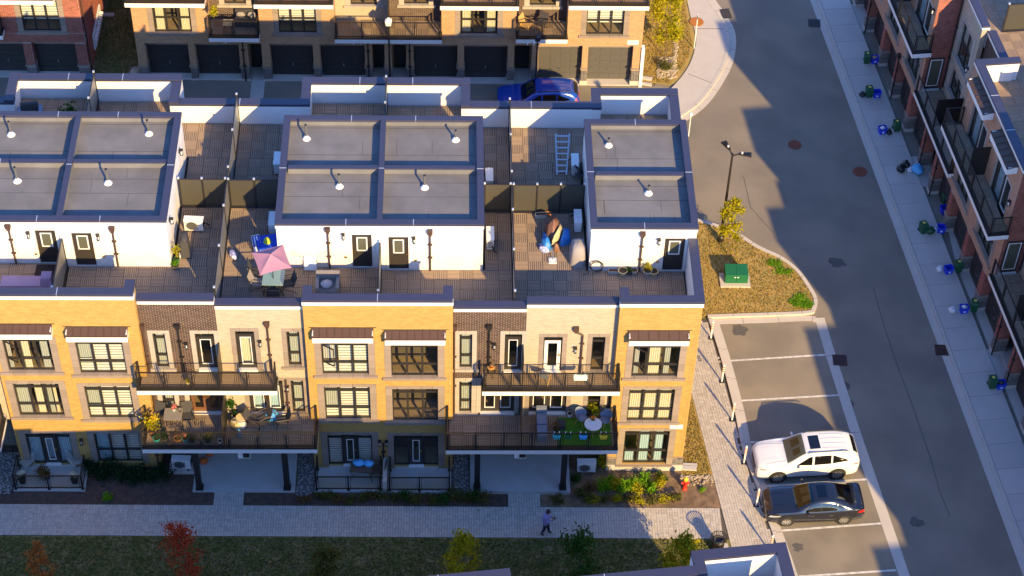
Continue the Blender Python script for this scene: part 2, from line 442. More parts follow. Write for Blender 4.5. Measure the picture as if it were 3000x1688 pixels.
mat('garage_door_grey', (.095, .088, .082), .5, .06)
mat('stain', (.105, .095, .082), .9, .3, 6)
mat('crack', (.095, .086, .074), .95)
# ================================================================ the setting
sheet('ground', [(-160, -160), (180, -160), (180, 200), (-160, 200)], -.03, 'lawn_green')
sheet('road', [(-60, 15.2), (17.2, 15.2), (19.3, 12), (24, 12), (24.9, 9), (28, -60), (60, -60), (60, 90), (17, 90), (21, 40), (18, 27.9), (-60, 28.75)], 0, 'asphalt')
sheet('parking_lot', [(19.8, 9.7), (25.1, 10.05), (27.05, -6.5), (29.5, -30), (24, -30), (21.0, -1.6)], .006, 'asphalt_old')
A_ = R(6.36)
RO = Vector((30.4, 35.27, -.32)); RD = Vector((math.sin(A_), -math.cos(A_), 0)); RN = Vector((math.cos(A_), math.sin(A_), 0))
def sw(s, w, z=0): return RO + RD * s + RN * w + Vector((0, 0, z))
ROTS = math.atan2(RD.y, RD.x)
# sidewalk on the right: kerb with gutter, and slabs laid one by one
def strip(name, s0, s1, w0, w1, z0, z1, m, parent=None, **k):
    a = [sw(s0, w0), sw(s1, w0), sw(s1, w1), sw(s0, w1)]
    return MB().prism(a, z0, z1, slope=True).build(name, m, parent, **k)
strip('kerb', -14, 60, -1.98, -1.80, -.05, .10, 'kerb', kind='structure')
strip('kerb', -14, 60, -2.34, -1.985, -.05, .008, 'kerb', kind='structure')
walk = strip('sidewalk', -14, 60, -1.79, 0, -.05, .075, 'paver_joint', kind='structure')
smesh = MB().box(0, 0, 0, 1.508, 1.765, .02).mesh('paving_slab', 'concrete')
for i in range(32):
    p = sw(-1.4 + i * 1.525, -1.775); link('paving_slab', smesh, walk, (p.x, p.y, gz(p.x) + .078 + rnd.uniform(0, .003)), ROTS)
# concrete entry walks between the driveways of the right row
for s0, s1 in ((-.3, 2.2), (13.2, 15.6), (27.6, 30.2)):
    strip('entry_walk', s0, s1, .02, 1.7, -.05, .06, 'concrete', kind='structure')
# flush concrete strip between parking bays and road, kerbs of parking and islands
def lane(name, pts, w, z, m, z0=-.05, **k):
    """a band of width w to the right of a polyline"""
    mb = MB(); P = [Vector((a, b)) for a, b in pts]; n = len(P); off = []
    for i in range(n):
        t = (P[min(i + 1, n - 1)] - P[max(i - 1, 0)]).normalized(); off.append(P[i] + Vector((t.y, -t.x)) * w)
    for i in range(n - 1): mb.prism([P[i], P[i + 1], off[i + 1], off[i]], z0, z, slope=True)
    o = mb.build(name, m, **{'kind': 'structure', **k})
    jb = MB(); run = 0.
    for i in range(n - 1):                        # contraction joints
        run += (P[i + 1] - P[i]).length
        if run > 1.6: run = 0.; jb.beam((P[i + 1].x, P[i + 1].y, gz(P[i + 1].x) + z), (off[i + 1].x, off[i + 1].y, gz(off[i + 1].x) + z), .018, .006)
    if jb.v: jb.build('kerb_joint', 'crack', o, kind='stuff')
    return o
def curve(pts, n=5):
    P = [Vector((a, b)) for a, b in pts]; out = []
    for i in range(len(P) - 1):
        p0, p1, p2, p3 = P[max(i - 1, 0)], P[i], P[i + 1], P[min(i + 2, len(P) - 1)]
        for k in range(n):
            t = k / n; out.append(.5 * ((2 * p1) + (p2 - p0) * t + (2 * p0 - 5 * p1 + 4 * p2 - p3) * t * t + (3 * p1 - p0 - 3 * p2 + p3) * t ** 3))
    return [tuple(q) for q in out] + [tuple(P[-1])]
lane('flush_kerb', [(27.65, -8), (26.31, 2.43), (25.75, 7.4), (25.5, 10.0)], -.5, .014, 'kerb')
lane('flush_kerb', [(27.65, -8.05), (31, -35)], .5, .014, 'kerb')
PK = [(19.52, 9.72), (19.9, 7.1), (20.26, 3.7), (20.42, 1.2), (20.86, -1.0), (21.14, -2.75), (21.6, -5.2), (22.1, -8.5)]
lane('kerb', curve(PK), -.17, .12, 'kerb')
lane('kerb', [(x + .18, y) for x, y in curve(PK)], -.32, .013, 'kerb')
IS = [(17.6, 17.7), (18.8, 17.25), (20.26, 16.72), (21.5, 16.1), (22.6, 15.05), (23.75, 14.25), (24.55, 13.3), (25.05, 12.1), (25.28, 11.2), (25.1, 10.45), (24.7, 10.15), (22.6, 9.98), (20.8, 9.88), (19.5, 9.8)]
isl = curve(IS, 5)
lane('kerb', isl, .20, .13, 'kerb')
lane('kerb', curve([(19.5, 9.78), (22.6, 9.95), (24.7, 10.1), (25.2, 9.9)]), .36, .016, 'kerb')
def inset(pts, d):
    P = [Vector(p) for p in pts]; n = len(P); o = []
    for i in range(n):
        t = (P[min(i + 1, n - 1)] - P[max(i - 1, 0)]).normalized(); o.append(tuple(P[i] + Vector((t.y, -t.x)) * d))
    return o
lawn_is = [(17.42, 17.6)] + inset(isl, .21) + [(19.2, 9.8), (17.7, 9.75), (17.42, 12.4)]
sheet('island_lawn', lawn_is, .09, 'lawn_dry')
sheet('side_lawn', [(17.35, 12.4), (17.6, 10.0), (17.68, 9.7), (18.25, 4.8), (18.81, 0), (18.87, -.35), (17.35, -.30)], .03, 'lawn_dry')
# sidewalk curving round the corner at the top
so = curve([(21.3, 38), (21.64, 35.86), (22.17, 34.36), (22.55, 32.79), (22.36, 30.97), (21.82, 29.26), (20.58, 26.88), (19.4, 25.54), (17.5, 23.9), (15.5, 22.9)], 5)
lane('kerb', so, -.20, .12, 'kerb'); lane('kerb', [(x, y) for x, y in inset(so, -.205)], -.36, .014, 'kerb')
si = curve([(20.3, 38), (20.47, 35.83), (20.59, 33.95), (20.74, 32.38), (20.60, 31.2), (20.09, 29.57), (19.19, 27.98), (17.9, 26.4), (16, 25.2), (14.5, 24.8)], 5)
MB().prism([*si, *reversed(inset(so, .0))], -.05, .105, slope=True).build('sidewalk_corner', 'concrete', kind='structure')
for (t0, x0, y0), (t1, x1, y1) in ((('03', 1845, 288), ('03', 2125, 290)), (('03', 1770, 742), ('03', 2015, 838))):
    a = gp(t0, x0, y0, .109); b = gp(t1, x1, y1, .109); MB().beam(a, b, .03, .006).build('sidewalk_joint', 'paver_joint', kind='structure')
sheet('rear_lawn', [(17.1, 28.3), (18.9, 27.9), *[q for q in reversed(si) if q[1] > 28.2], (20.2, 60), (17.1, 60)], .05, 'lawn_dry')
sheet('gap_lawn', [(-13.9, 28.2), (-11.4, 28.2), (-11.4, 60), (-13.9, 60)], .02, 'lawn_green')
# concrete aprons in front of the rear garages
for x0, x1 in ((-4.95, -4.2), (1.75, 4.0), (9.95, 11.1)): sheet('entry_walk', [(x0, 26.2), (x1, 26.2), (x1, 29), (x0, 29)], .012, 'concrete')
# front path of pavers and side path along the parking kerb
WY0, WY1 = -4.02, -2.26
PX = [(-40, WY0), (19.26, WY0), (19.05, WY1), (-40, WY1)]
path = sheet('path', PX, .012, 'paver_joint')
def pe(y): return 18.81 - .1165 * y                # the straight left edge of the side path
spath = sheet('side_path', [(19.52, 9.72), (19.88, 7.1), (20.24, 3.7), (20.40, 1.2), (20.84, -1.0), (21.12, -2.75), (21.4, -4.4), (21.75, -7), (pe(-7), -7), (pe(9.72), 9.72)], .011, 'paver_joint')
for x0, x1 in ((-4.6, -3.22), (9.1, 10.6)): sheet('entry_path', [(x0, -2.25), (x1, -2.25), (x1, -1.5), (x0, -1.5)], .012, 'paver_joint')
def inpoly(x, y, P):
    c = False; j = len(P) - 1
    for i in range(len(P)):
        if (P[i][1] > y) != (P[j][1] > y) and x < (P[j][0] - P[i][0]) * (y - P[i][1]) / (P[j][1] - P[i][1]) + P[i][0]: c = not c
        j = i
    return c
spp = [(19.44, 9.6), (19.82, 7.1), (20.18, 3.7), (20.34, 1.2), (20.78, -1.0), (21.06, -2.75), (21.3, -4.3), (21.6, -6.6), (pe(-6.6) + .03, -6.6), (pe(9.6) + .03, 9.6)]
cells = []
G0 = .125
def ashlar(x, y, w, h, rr):
    """cut a 2 x 2 cell of the paving into stones"""
    k = rr.randrange(4)
    if k == 0: return [(x, y, w / 2, h), (x + w / 2, y, w / 2, h / 2), (x + w / 2, y + h / 2, w / 2, h / 2)]
    if k == 1: return [(x, y, w, h / 2), (x, y + h / 2, w / 2, h / 2), (x + w / 2, y + h / 2, w / 2, h / 2)]
    if k == 2: return [(x, y, w / 2, h / 2), (x + w / 2, y, w / 2, h / 2), (x, y + h / 2, w, h / 2)]
    return [(x, y, w / 2, h / 2), (x, y + h / 2, w / 2, h / 2), (x + w / 2, y, w / 2, h)]
rp = random.Random(11); front = []; side = []
for i in range(int((19.2 + 17) / (2 * G0))):
    for j in range(7):
        x = -17 + i * 2 * G0; hh = (WY1 - WY0) / 7; front += ashlar(x, WY0 + j * hh, 2 * G0, hh, rp)
for i in range(3):
    for (x0, x1) in ((-4.6, -3.22), (9.1, 10.6)):
        n = 6; d = (x1 - x0) / n
        for q in range(n): front += ashlar(x0 + q * d, -2.25 + i * .25, d, .25, rp)
ca, sa = math.cos(R(6.65)), math.sin(R(6.65))
for i in range(-20, 26):
    for j in range(-36, 39):
        for q in ashlar(i * 2 * G0, j * 2 * G0, 2 * G0, 2 * G0, rp):
            cx = q[0] + q[2] / 2; cy = q[1] + q[3] / 2
            X = 19.4 + cx * ca - cy * sa; Y = 1.5 + cx * sa + cy * ca
            if inpoly(X, Y, spp): side.append(q)
def paver_lay(parent, items, rot, o, keep):
    """the stones largest in view as own objects, the rest as one part"""
    c, s = math.cos(rot), math.sin(rot); base = unit('paver'); arr = []
    for k, (x, y, w, h) in enumerate(items):
        X = o[0] + x * c - y * s; Y = o[1] + x * s + y * c; z = gz(X) + .013; j = .006; t = .020 + rp.uniform(0, .006)
        if keep(X, Y): link('paver', base, parent, (X + (j * c - j * s), Y + (j * s + j * c), z), rot, (w - 2 * j, h - 2 * j, t))
        else:
            q = [(x + j, y + j), (x + w - j, y + j), (x + w - j, y + h - j), (x + j, y + h - j)]
            q = [(o[0] + a * c - b * s, o[1] + a * s + b * c) for a, b in q]
            arr.append([(a, b, z) for a, b in q] + [(a, b, z + t) for a, b in q])
    V = np.array(arr).reshape(-1, 3); n = len(arr)
    F = np.array(((4, 5, 6, 7), (0, 1, 5, 4), (1, 2, 6, 5), (2, 3, 7, 6), (3, 0, 4, 7)))
    fastmesh('paver_field', V, (F[None] + (np.arange(n) * 8)[:, None, None]).reshape(-1, 4), 'paver', parent, kind='stuff')
front.sort(key=lambda q: -q[2] * q[3]); 
nf = {'a': 0, 'b': 0}
def lim(k, cond, n):
    def f(X, Y):
        if cond(X, Y) and nf[k] < n: nf[k] += 1; return True
        return False
    return f
paver_lay(path, front, 0, (0, 0), lim('a', lambda X, Y: X > 12.0 and Y < -2.2, 290))
paver_lay(spath, side, R(6.65), (19.4, 1.5), lim('b', lambda X, Y: Y < -1.2, 290))
# planting beds and front lawn
sheet('front_lawn', [(-40, -30), (19.6, -30), (19.6, -6.9), (19.28, -4.05), (-40, -4.05)], .03, 'lawn_green')
sheet('planting_bed', [(-40, -2.24), (-4.62, -2.24), (-4.62, -1.45), (-5.6, -1.45), (-5.6, 1.2), (-40, 1.2)], .016, 'mulch')
sheet('planting_bed', [(-3.2, -2.24), (9.08, -2.24), (9.08, -1.45), (6.9, -1.45), (6.9, 1), (-.8, 1), (-.8, -1.45), (-3.2, -1.45)], .016, 'mulch')
sheet('planting_bed', [(10.62, -2.24), (19.06, -2.24), (18.86, -.34), (17.4, -.31), (17.35, .02), (12.0, .9), (12.0, -1.45), (10.62, -1.45)], .018, 'soil')
# parking lines
for a, b in ((('23', 2165, 735), ('24', 592, 672)), (('23', 2285, 1135), ('24', 715, 1078)), (('33', 2400, 105), ('33', 2575, 98)), (('33', 2520, 547), ('34', 990, 477)), (('34', 80, 997), ('34', 1135, 920)), (('34', 310, 1455), ('34', 1290, 1390))):
    p = gp(*a); q = gp(*b)
    if a[0] == '33' and a[1] == 2400: q = Vector((26.0, 2.2, 0))
    d = (q - p).normalized(); n = Vector((-d.y, d.x, 0)) * .055
    MB().poly([(v.x, v.y, gz(v.x) + .012) for v in (p - n, q - n, q + n, p + n)]).build('parking_line', 'paint_white', kind='structure')
# stains and patches on the asphalt
def patch(name, t, x, y, r, m, h, seed, sy=1.):
    c = gp(t, x, y); rr = random.Random(seed); pts = []
    for i in range(16):
        a = 2 * math.pi * i / 16; k = r * (.6 + .5 * rr.random()); pts.append((c.x + math.cos(a) * k, c.y + math.sin(a) * k * sy))
    return sheet(name, pts, h, m)
for i, (t, x, y, r) in enumerate((('23', 2290, 425, .45), ('34', 300, 1160, .3), ('34', 1490, 910, .35), ('24', 780, 985, .3), ('14', 700, 1195, .5), ('24', 820, 1170, .25))): patch('oil_stain', t, x, y, r, 'stain', .0105, i)
for pts in ([('24', 1060, 0), ('24', 1180, 420), ('24', 1300, 780), ('24', 1400, 1040), ('24', 1480, 1260), ('34', 1640, 280), ('34', 1730, 600), ('34', 1830, 850)], [('13', 2330, 330), ('13', 2400, 640), ('14', 60, 900)]):
    P = [gp(*q, .006) for q in pts]; mb = MB()
    for a, b in zip(P[:-1], P[1:]): mb.beam(a, b, .035, .004)
    mb.build('road_seam', 'crack', kind='structure')
# grass tufts: uncountable
def tufts(name, poly, n, size, m, seed, h=.1):
    rr = random.Random(seed); xs = [p[0] for p in poly]; ys = [p[1] for p in poly]; P = []
    while len(P) < n:
        x = rr.uniform(min(xs), max(xs)); y = rr.uniform(min(ys), max(ys))
        if inpoly(x, y, poly): P.append((x, y, gz(x) + h + rr.random() * size * .6))
    return leaves(name, P, size, m, None, seed, kind='stuff')
tufts('grass', lawn_is, 9000, .045, 'grass_dry', 3, .10)
tufts('grass', [(17.5, 9.6), (17.66, 9.6), (18.2, 4.8), (18.78, 0), (18.8, -.3), (17.4, -.3)], 3500, .045, 'grass_dry', 4, .04)
tufts('grass', [(17.2, 28.3), (18.9, 28.0), (20.0, 30), (20.5, 31.5), (20.3, 36), (17.2, 40)], 7000, .05, 'grass_dry', 5, .06)
tufts('grass', [(-16, -7.5), (19.4, -7.5), (18.8, -4.1), (-16, -4.1)], 42000, .05, 'grass_mid', 6, .04)
tufts('grass', [(-13.9, 28.3), (-11.4, 28.3), (-11.4, 40), (-13.9, 40)], 6000, .05, 'grass_mid', 7, .03)
tufts('grass', [(18.1, 30), (19, 31.5), (19.4, 31), (19.2, 29.5)], 10, .05, 'grass_dry', 8, .1)
for k, (t, x, y, rx) in enumerate((('14', 150, 1290, .5), ('14', 60, 1200, .4), ('24', 330, 110, .5), ('24', 380, 170, .4), ('24', 280, 150, .4))):
    c = gp(t, x, y, .1); leaves('green_grass_patch', cloud((c.x, c.y, c.z + .03), rx, rx * .8, .05, 700, k, 12), .045, 'leaf_bright', kind='stuff')

# ================================================================ building kit
def window(pl, par, u0, u1, v0, v1, cols=3, rows=(.34, .5, .16), fill=None, depth=.10, surround='stone', sill=True, lintel=True, name='window', th=.05, open_pane=None):
    """frame with mullions as one part, each pane, blind, stone and sill a sub-part"""
    f = MB(); d0 = -depth - .07; d1 = -depth
    pl.box(f, u0, u0 + th, v0, v1, d0, d1); pl.box(f, u1 - th, u1, v0, v1, d0, d1)
    pl.box(f, u0 + th, u1 - th, v0, v0 + th, d0, d1); pl.box(f, u0 + th, u1 - th, v1 - th, v1, d0, d1)
    zs = [v0]; 
    for r_ in rows: zs.append(zs[-1] + r_ * (v1 - v0))
    cw = (u1 - u0) / cols
    for c in range(1, cols): pl.box(f, u0 + c * cw - .05, u0 + c * cw + .05, v0 + th, v1 - th, d0 + .005, d1 + .012)
    for z in zs[1:-1]: 
        for c in range(cols): pl.box(f, u0 + c * cw + (.05 if c else th), u0 + (c + 1) * cw - (.05 if c < cols - 1 else th), z - .045, z + .045, d0 + .004, d1 + .006)
    w = f.build(name, 'frame', par)
    for c in range(cols):
        for r_ in range(len(rows)):
            a = u0 + c * cw + .052; b = u0 + (c + 1) * cw - .052; e0 = zs[r_] + .047; e1 = zs[r_ + 1] - .047
            if open_pane == (c, r_):
                m = MB(); A = pl.p(a, e0, d1); B = pl.p(a, e1, d1); Cc = pl.p(a + (b - a) * .86, e1, d1 + (b - a) * .5); D = pl.p(a + (b - a) * .86, e0, d1 + (b - a) * .5)
                for p, q in ((A, B), (B, Cc), (Cc, D), (D, A)): m.beam(p, q, .05, .05)
                m.build('open_sash', 'frame', w); MB().poly([A, B, Cc, D]).build('pane', 'pane', w); continue
            m = MB(); pl.box(m, a, b, e0, e1, d0 + .03, d0 + .036); m.build('pane', 'pane', w)
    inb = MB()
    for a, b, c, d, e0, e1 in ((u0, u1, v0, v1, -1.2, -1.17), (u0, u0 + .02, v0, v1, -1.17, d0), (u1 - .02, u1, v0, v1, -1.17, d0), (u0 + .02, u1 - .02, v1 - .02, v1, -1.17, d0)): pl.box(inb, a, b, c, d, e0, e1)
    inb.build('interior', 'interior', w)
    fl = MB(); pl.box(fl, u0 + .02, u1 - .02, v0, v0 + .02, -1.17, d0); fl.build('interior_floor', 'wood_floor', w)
    for it in (fill or ()):                       # (kind, column from, column to, v from, v to)
        kind, c0, c1, f0, f1 = it; a = u0 + c0 * cw + .03; b = u0 + c1 * cw - .03; z0 = v0 + f0 * (v1 - v0) + .03; z1 = v0 + f1 * (v1 - v0) - .03
        m = MB()
        if kind.startswith('curtain'):
            n = max(6, int((b - a) / .045)); 
            for i in range(n):
                x0 = a + (b - a) * i / n; x1 = a + (b - a) * (i + 1) / n; q0 = -.26 + (.035 if i % 2 else 0); q1 = -.26 + (0 if i % 2 else .035)
                m.poly([pl.p(x0, z0, q0), pl.p(x1, z0, q1), pl.p(x1, z1, q1), pl.p(x0, z1, q0)])
            m.build('curtain', kind, w)
        else:
            n = max(2, int((z1 - z0) / (.16 if kind == 'blind_white' else .3)))
            for i in range(n):
                y0 = z0 + (z1 - z0) * i / n; y1 = z0 + (z1 - z0) * (i + 1) / n
                m.poly([pl.p(a, y0, -.235), pl.p(b, y0, -.235), pl.p(b, y1 - .012, -.215), pl.p(a, y1 - .012, -.215)])
            m.build('blind', kind, w)
    if surround:
        sd = .30 if cols > 1 else .21; e = .022
        n = max(3, round((v1 - v0) / .46)); hh = (v1 - v0) / n
        for (a, b) in ((u0 - sd, u0), (u1, u1 + sd)):
            for i in range(n): pl.block('surround_stone', surround, w, a + .004, b - .002, v0 + i * hh + .006, v0 + (i + 1) * hh - .006, -.12, e)
        if lintel:
            n = max(2, round((u1 - u0 + 2 * sd) / .5)); hh = (u1 - u0 + 2 * sd) / n
            for i in range(n): pl.block('surround_stone', surround, w, u0 - sd + i * hh + .006, u0 - sd + (i + 1) * hh - .006, v1 + .004, v1 + .19, -.12, e)
        if sill:
            n = max(2, round((u1 - u0 + 2 * sd + .2) / .62)); a = u0 - sd - .1; hh = (u1 - u0 + 2 * sd + .2) / n
            for i in range(n): pl.block('sill_stone', surround, w, a + i * hh + .005, a + (i + 1) * hh - .005, v0 - .16, v0 - .004, -.12, .10)
    return w
def hole(u0, u1, v0, v1, cols=3, lintel=True, sill=True):
    sd = .30 if cols > 1 else .21
    return [(u0 - sd, u1 + sd, v0 - .16 if sill else v0, v1 + (.19 if lintel else 0))]
def glazed_door(pl, par, u0, u1, v0, v1, leaf='door_dark', trim='white_trim', transom=.28, curtain=None, surround='stone', name='balcony_door', depth=.08, handle=1, leaves_=1, low=.12):
    f = MB(); d0 = -depth - .08; d1 = -depth
    pl.box(f, u0, u0 + .05, v0, v1, d0, d1); pl.box(f, u1 - .05, u1, v0, v1, d0, d1); pl.box(f, u0 + .05, u1 - .05, v1 - .05, v1, d0, d1)
    if transom: pl.box(f, u0 + .05, u1 - .05, v1 - transom - .05, v1 - transom, d0, d1 + .004)
    w = f.build(name, 'frame', par)
    if transom: m = MB(); pl.box(m, u0 + .05, u1 - .05, v1 - transom, v1 - .05, d0 + .03, d0 + .036); m.build('pane', 'pane', w)
    top = v1 - (transom + .05 if transom else .05); lw = (u1 - u0 - .1) / leaves_
    for k in range(leaves_):
        a = u0 + .05 + k * lw + .004; b = a + lw - .008; s = .12
        m = MB()
        pl.box(m, a, a + s, v0 + .03, top - .005, d0 + .01, d1 - .01); pl.box(m, b - s, b, v0 + .03, top - .005, d0 + .01, d1 - .01)
        pl.box(m, a + s, b - s, v0 + .03, v0 + .03 + low + .1, d0 + .01, d1 - .01); pl.box(m, a + s, b - s, top - .14, top - .005, d0 + .01, d1 - .01)
        lf = m.build('door_leaf', leaf, w)
        m = MB(); g0 = v0 + .13 + low; g1 = top - .14; t = .035
        for q in ((a + s, a + s + t, g0, g1), (b - s - t, b - s, g0, g1), (a + s + t, b - s - t, g0, g0 + t), (a + s + t, b - s - t, g1 - t, g1)): pl.box(m, *q, d1 - .03, d1 + .004)
        m.build('glass_bead', trim, w)
        m = MB(); pl.box(m, a + s, b - s, g0, g1, d0 + .035, d0 + .041); m.build('pane', 'pane', w)
        if curtain:
            m = MB(); n = 12
            for i in range(n):
                x0 = a + s + (b - a - 2 * s) * i / n; x1 = a + s + (b - a - 2 * s) * (i + 1) / n; q0 = -.25 + (.03 if i % 2 else 0); q1 = -.25 + (0 if i % 2 else .03)
                m.poly([pl.p(x0, g0, q0), pl.p(x1, g0, q1), pl.p(x1, g1, q1), pl.p(x0, g1, q0)])
            m.build('curtain', curtain, w)
        hx = (b - .06) if (handle > 0) ^ (leaves_ == 2 and k == 1) else (a + .06)
        m = MB(); pl.box(m, hx - .02, hx + .02, v0 + 1.0, v0 + 1.12, d1 - .01, d1 + .035); pl.box(m, hx - .06, hx + .06, v0 + 1.02, v0 + 1.05, d1 + .035, d1 + .055); m.build('handle', 'brass', w)
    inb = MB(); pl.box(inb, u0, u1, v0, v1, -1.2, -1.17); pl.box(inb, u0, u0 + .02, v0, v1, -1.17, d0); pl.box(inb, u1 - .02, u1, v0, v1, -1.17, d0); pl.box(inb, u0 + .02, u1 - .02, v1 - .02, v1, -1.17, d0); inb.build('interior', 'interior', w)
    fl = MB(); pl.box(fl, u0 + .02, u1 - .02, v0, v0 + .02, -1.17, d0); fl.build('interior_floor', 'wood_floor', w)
    m = MB(); pl.box(m, u0 - .02, u1 + .02, v0 - .12, v0, -.1, .07); m.build('threshold', 'white_trim', w)
    if surround:
        sd = .21
        n = 5; hh = (v1 - v0) / n
        for (a, b) in ((u0 - sd, u0), (u1, u1 + sd)):
            for i in range(n): pl.block('surround_stone', surround, w, a + .004, b - .002, v0 + i * hh + .006, v0 + (i + 1) * hh - .006, -.12, .022)
        n = max(2, round((u1 - u0 + .42) / .45)); hh = (u1 - u0 + .42) / n
        for i in range(n): pl.block('surround_stone', surround, w, u0 - sd + i * hh + .006, u0 - sd + (i + 1) * hh - .006, v1 + .004, v1 + .19, -.12, .022)
    return w
def slab_tile(n=7, s=.60):
    m = MB(); w = s / n
    for i in range(n): m.box(.008, i * w + .0105, 0, s - .008, (i + 1) * w - .0105, .022)
    return m
TILE = slab_tile().mesh('deck_tile', 'deck_wood')
TILE_N = {}
def deck(par, root, x0, x1, y0, y1, z, skip=(), s=.605, base=True, phase=0):
    """chequered slatted tiles on a dark base; the first 300 of a building are own parts, the rest one part"""
    if base: MB().box(x0, y0, z - .06, x1, y1, z - .022).build('deck_base', 'deck_under', par)
    nx = max(1, int((x1 - x0) / s + .35)); ny = max(1, int((y1 - y0) / s + .35)); sx = (x1 - x0) / nx; sy = (y1 - y0) / ny
    rest = MB(); tm = slab_tile()
    for j in range(ny):
        for i in range(nx):
            cx = x0 + (i + .5) * sx; cy = y0 + (j + .5) * sy
            if any(a - .05 < cx < b + .05 and c - .05 < cy < d + .05 for a, b, c, d in skip): continue
            rot = (i + j + phase) % 2; k = TILE_N.get(root.name, 0); zz = z - .022 + rnd.uniform(-.003, .003)
            if k < 298:
                TILE_N[root.name] = k + 1
                if rot: link('deck_tile', TILE, par, (cx + .3 * sx / .605, cy - .3 * sy / .605, zz), R(90), (sy / .605, sx / .605, 1))
                else: link('deck_tile', TILE, par, (cx - .3 * sx / .605, cy - .3 * sy / .605, zz), 0, (sx / .605, sy / .605, 1))
            else:
                f = sx / .605, sy / .605
                vs = [((cx + (.3 - y) * f[0], cy + (x - .3) * f[1], zz + q) if rot else (cx + (x - .3) * f[0], cy + (y - .3) * f[1], zz + q)) for x, y, q in tm.v]
                rest.add(vs, tm.f)
    if rest.v: rest.build('deck_tile_field', 'deck_wood', par, kind='stuff')
def railing(par, pts, z, n_per, h=1.07, pw=.075, skip_first=False, glass='rail_glass'):
    """posts, rails and glass panels along a polyline (x, y)"""
    post = MB().box(-pw / 2, -pw / 2, 0, pw / 2, pw / 2, h + .03).box(-pw / 2 - .03, -pw / 2 - .03, 0, pw / 2 + .03, pw / 2 + .03, .025).mesh('railing_post', 'black_metal')
    for k, (a, b) in enumerate(zip(pts[:-1], pts[1:])):
        a = Vector((*a, z)); b = Vector((*b, z)); n = n_per[k]
        for i in range(n + 1):
            if i == 0 and (k or skip_first): continue
            p = a.lerp(b, i / n); link('railing_post', post, par, p)
        u = Vector((0, 0, 1)); MB().beam(a + u * h, b + u * h, .05, .045).build('handrail', 'black_metal', par); MB().beam(a + u * .10, b + u * .10, .04, .04).build('bottom_rail', 'black_metal', par)
        d = (b - a).normalized()
        for i in range(n):
            p = a.lerp(b, i / n) + d * .10; q = a.lerp(b, (i + 1) / n) - d * .10
            for e in (p, q): MB().beam(e + u * .10, e + u * h, .025, .025).build('panel_stile', 'black_metal', par)
            MB().poly([p + u * .13, q + u * .13, q + u * (h - .03), p + u * (h - .03)]).build('glass_panel', glass, par)
def balcony(root, x0, x1, yw, yf, z, nfront, side_l=True, side_r=True, screen=None, tiles=True, th=.30, wings=None, label=None, ns=1):
    """slab with white fascia and dark edge flashing, railing of posts and glass, slatted tiles"""
    b = MB().box(x0, yf + .03, z - .30, x1, yw, z - .07).build('balcony', 'concrete', root)
    m = MB().box(x0 - .02, yf, z - .34, x1 + .02, yf + .028, z - .05)
    if side_l: m.box(x0 - .02, yf + .03, z - .34, x0 + .006, min(yw, -.0) if yw < .2 else .0, z - .05)
    if side_r: m.box(x1 - .006, yf + .03, z - .34, x1 + .02, min(yw, -.0) if yw < .2 else .0, z - .05)
    m.build('fascia', 'white_trim', b)
    m = MB().box(x0 - .035, yf - .02, z - .05, x1 + .035, yf + .20, z + .012)
    if side_l: m.box(x0 - .035, yf + .2, z - .05, x0 + .12, -.01, z + .012)
    if side_r: m.box(x1 - .12, yf + .2, z - .05, x1 + .035, -.01, z + .012)
    m.build('edge_flashing', 'black_metal', b)
    if tiles: deck(b, root, x0 + .13, x1 - .13, yf + .21, yw - .03, z + .01)
    pts = [(x0 + .06, yf + .08), (x1 - .06, yf + .08)]; npn = [nfront]
    if side_l: pts.insert(0, (x0 + .06, -.10)); npn.insert(0, ns)
    if side_r: pts.append((x1 - .06, -.10)); npn.append(ns)
    railing(b, pts, z + .012, npn)
    if screen is not None:
        s = MB().box(screen - .02, yf + .12, z + .1, screen + .02, yw - .02, z + 1.95); s.build('privacy_screen', 'black_metal', b)
    return b
def cap_run(par, pts, wd, z, th=.10, m='cap_metal', closed=False):
    """metal coping along a polyline; each length between joints is its own piece"""
    P = [Vector((*p, 0)) for p in pts]
    segs = list(zip(P[:-1], P[1:])) + ([(P[-1], P[0])] if closed else [])
    for a, b in segs:
        L = (b - a).length; d = (b - a) / L; nrm = Vector((-d.y, d.x, 0)) * wd / 2; n = max(1, round(L / 2.9))
        for i in range(n):
            p = a + d * (L * i / n) + d * (-(wd / 2) if i == 0 else .006); q = a + d * (L * (i + 1) / n) + d * (wd / 2 - .004 if i == n - 1 else -.006)
            zz = z + rnd.uniform(0, .006)
            up = [Vector((0, 0, zz)), Vector((0, 0, zz - th))]; mb = MB()
            e = nrm * .98
            mb.hexa([p - nrm + up[1], p + nrm + up[1], q + nrm + up[1], q - nrm + up[1], p - e + up[0], p + e + up[0], q + e + up[0], q - e + up[0]])
            mb.build('coping', m, par)
            if i: 
                c = a + d * (L * i / n); MB().hexa([c - nrm * .97 - d * .014 + up[1], c + nrm * .97 - d * .014 + up[1], c + nrm * .97 + d * .014 + up[1], c - nrm * .97 + d * .014 + up[1], c - nrm * .97 - d * .014 + Vector((0, 0, z + .011)), c + nrm * .97 - d * .014 + Vector((0, 0, z + .011)), c + nrm * .97 + d * .014 + Vector((0, 0, z + .011)), c - nrm * .97 + d * .014 + Vector((0, 0, z + .011))]).build('coping_joint', 'galv', par)
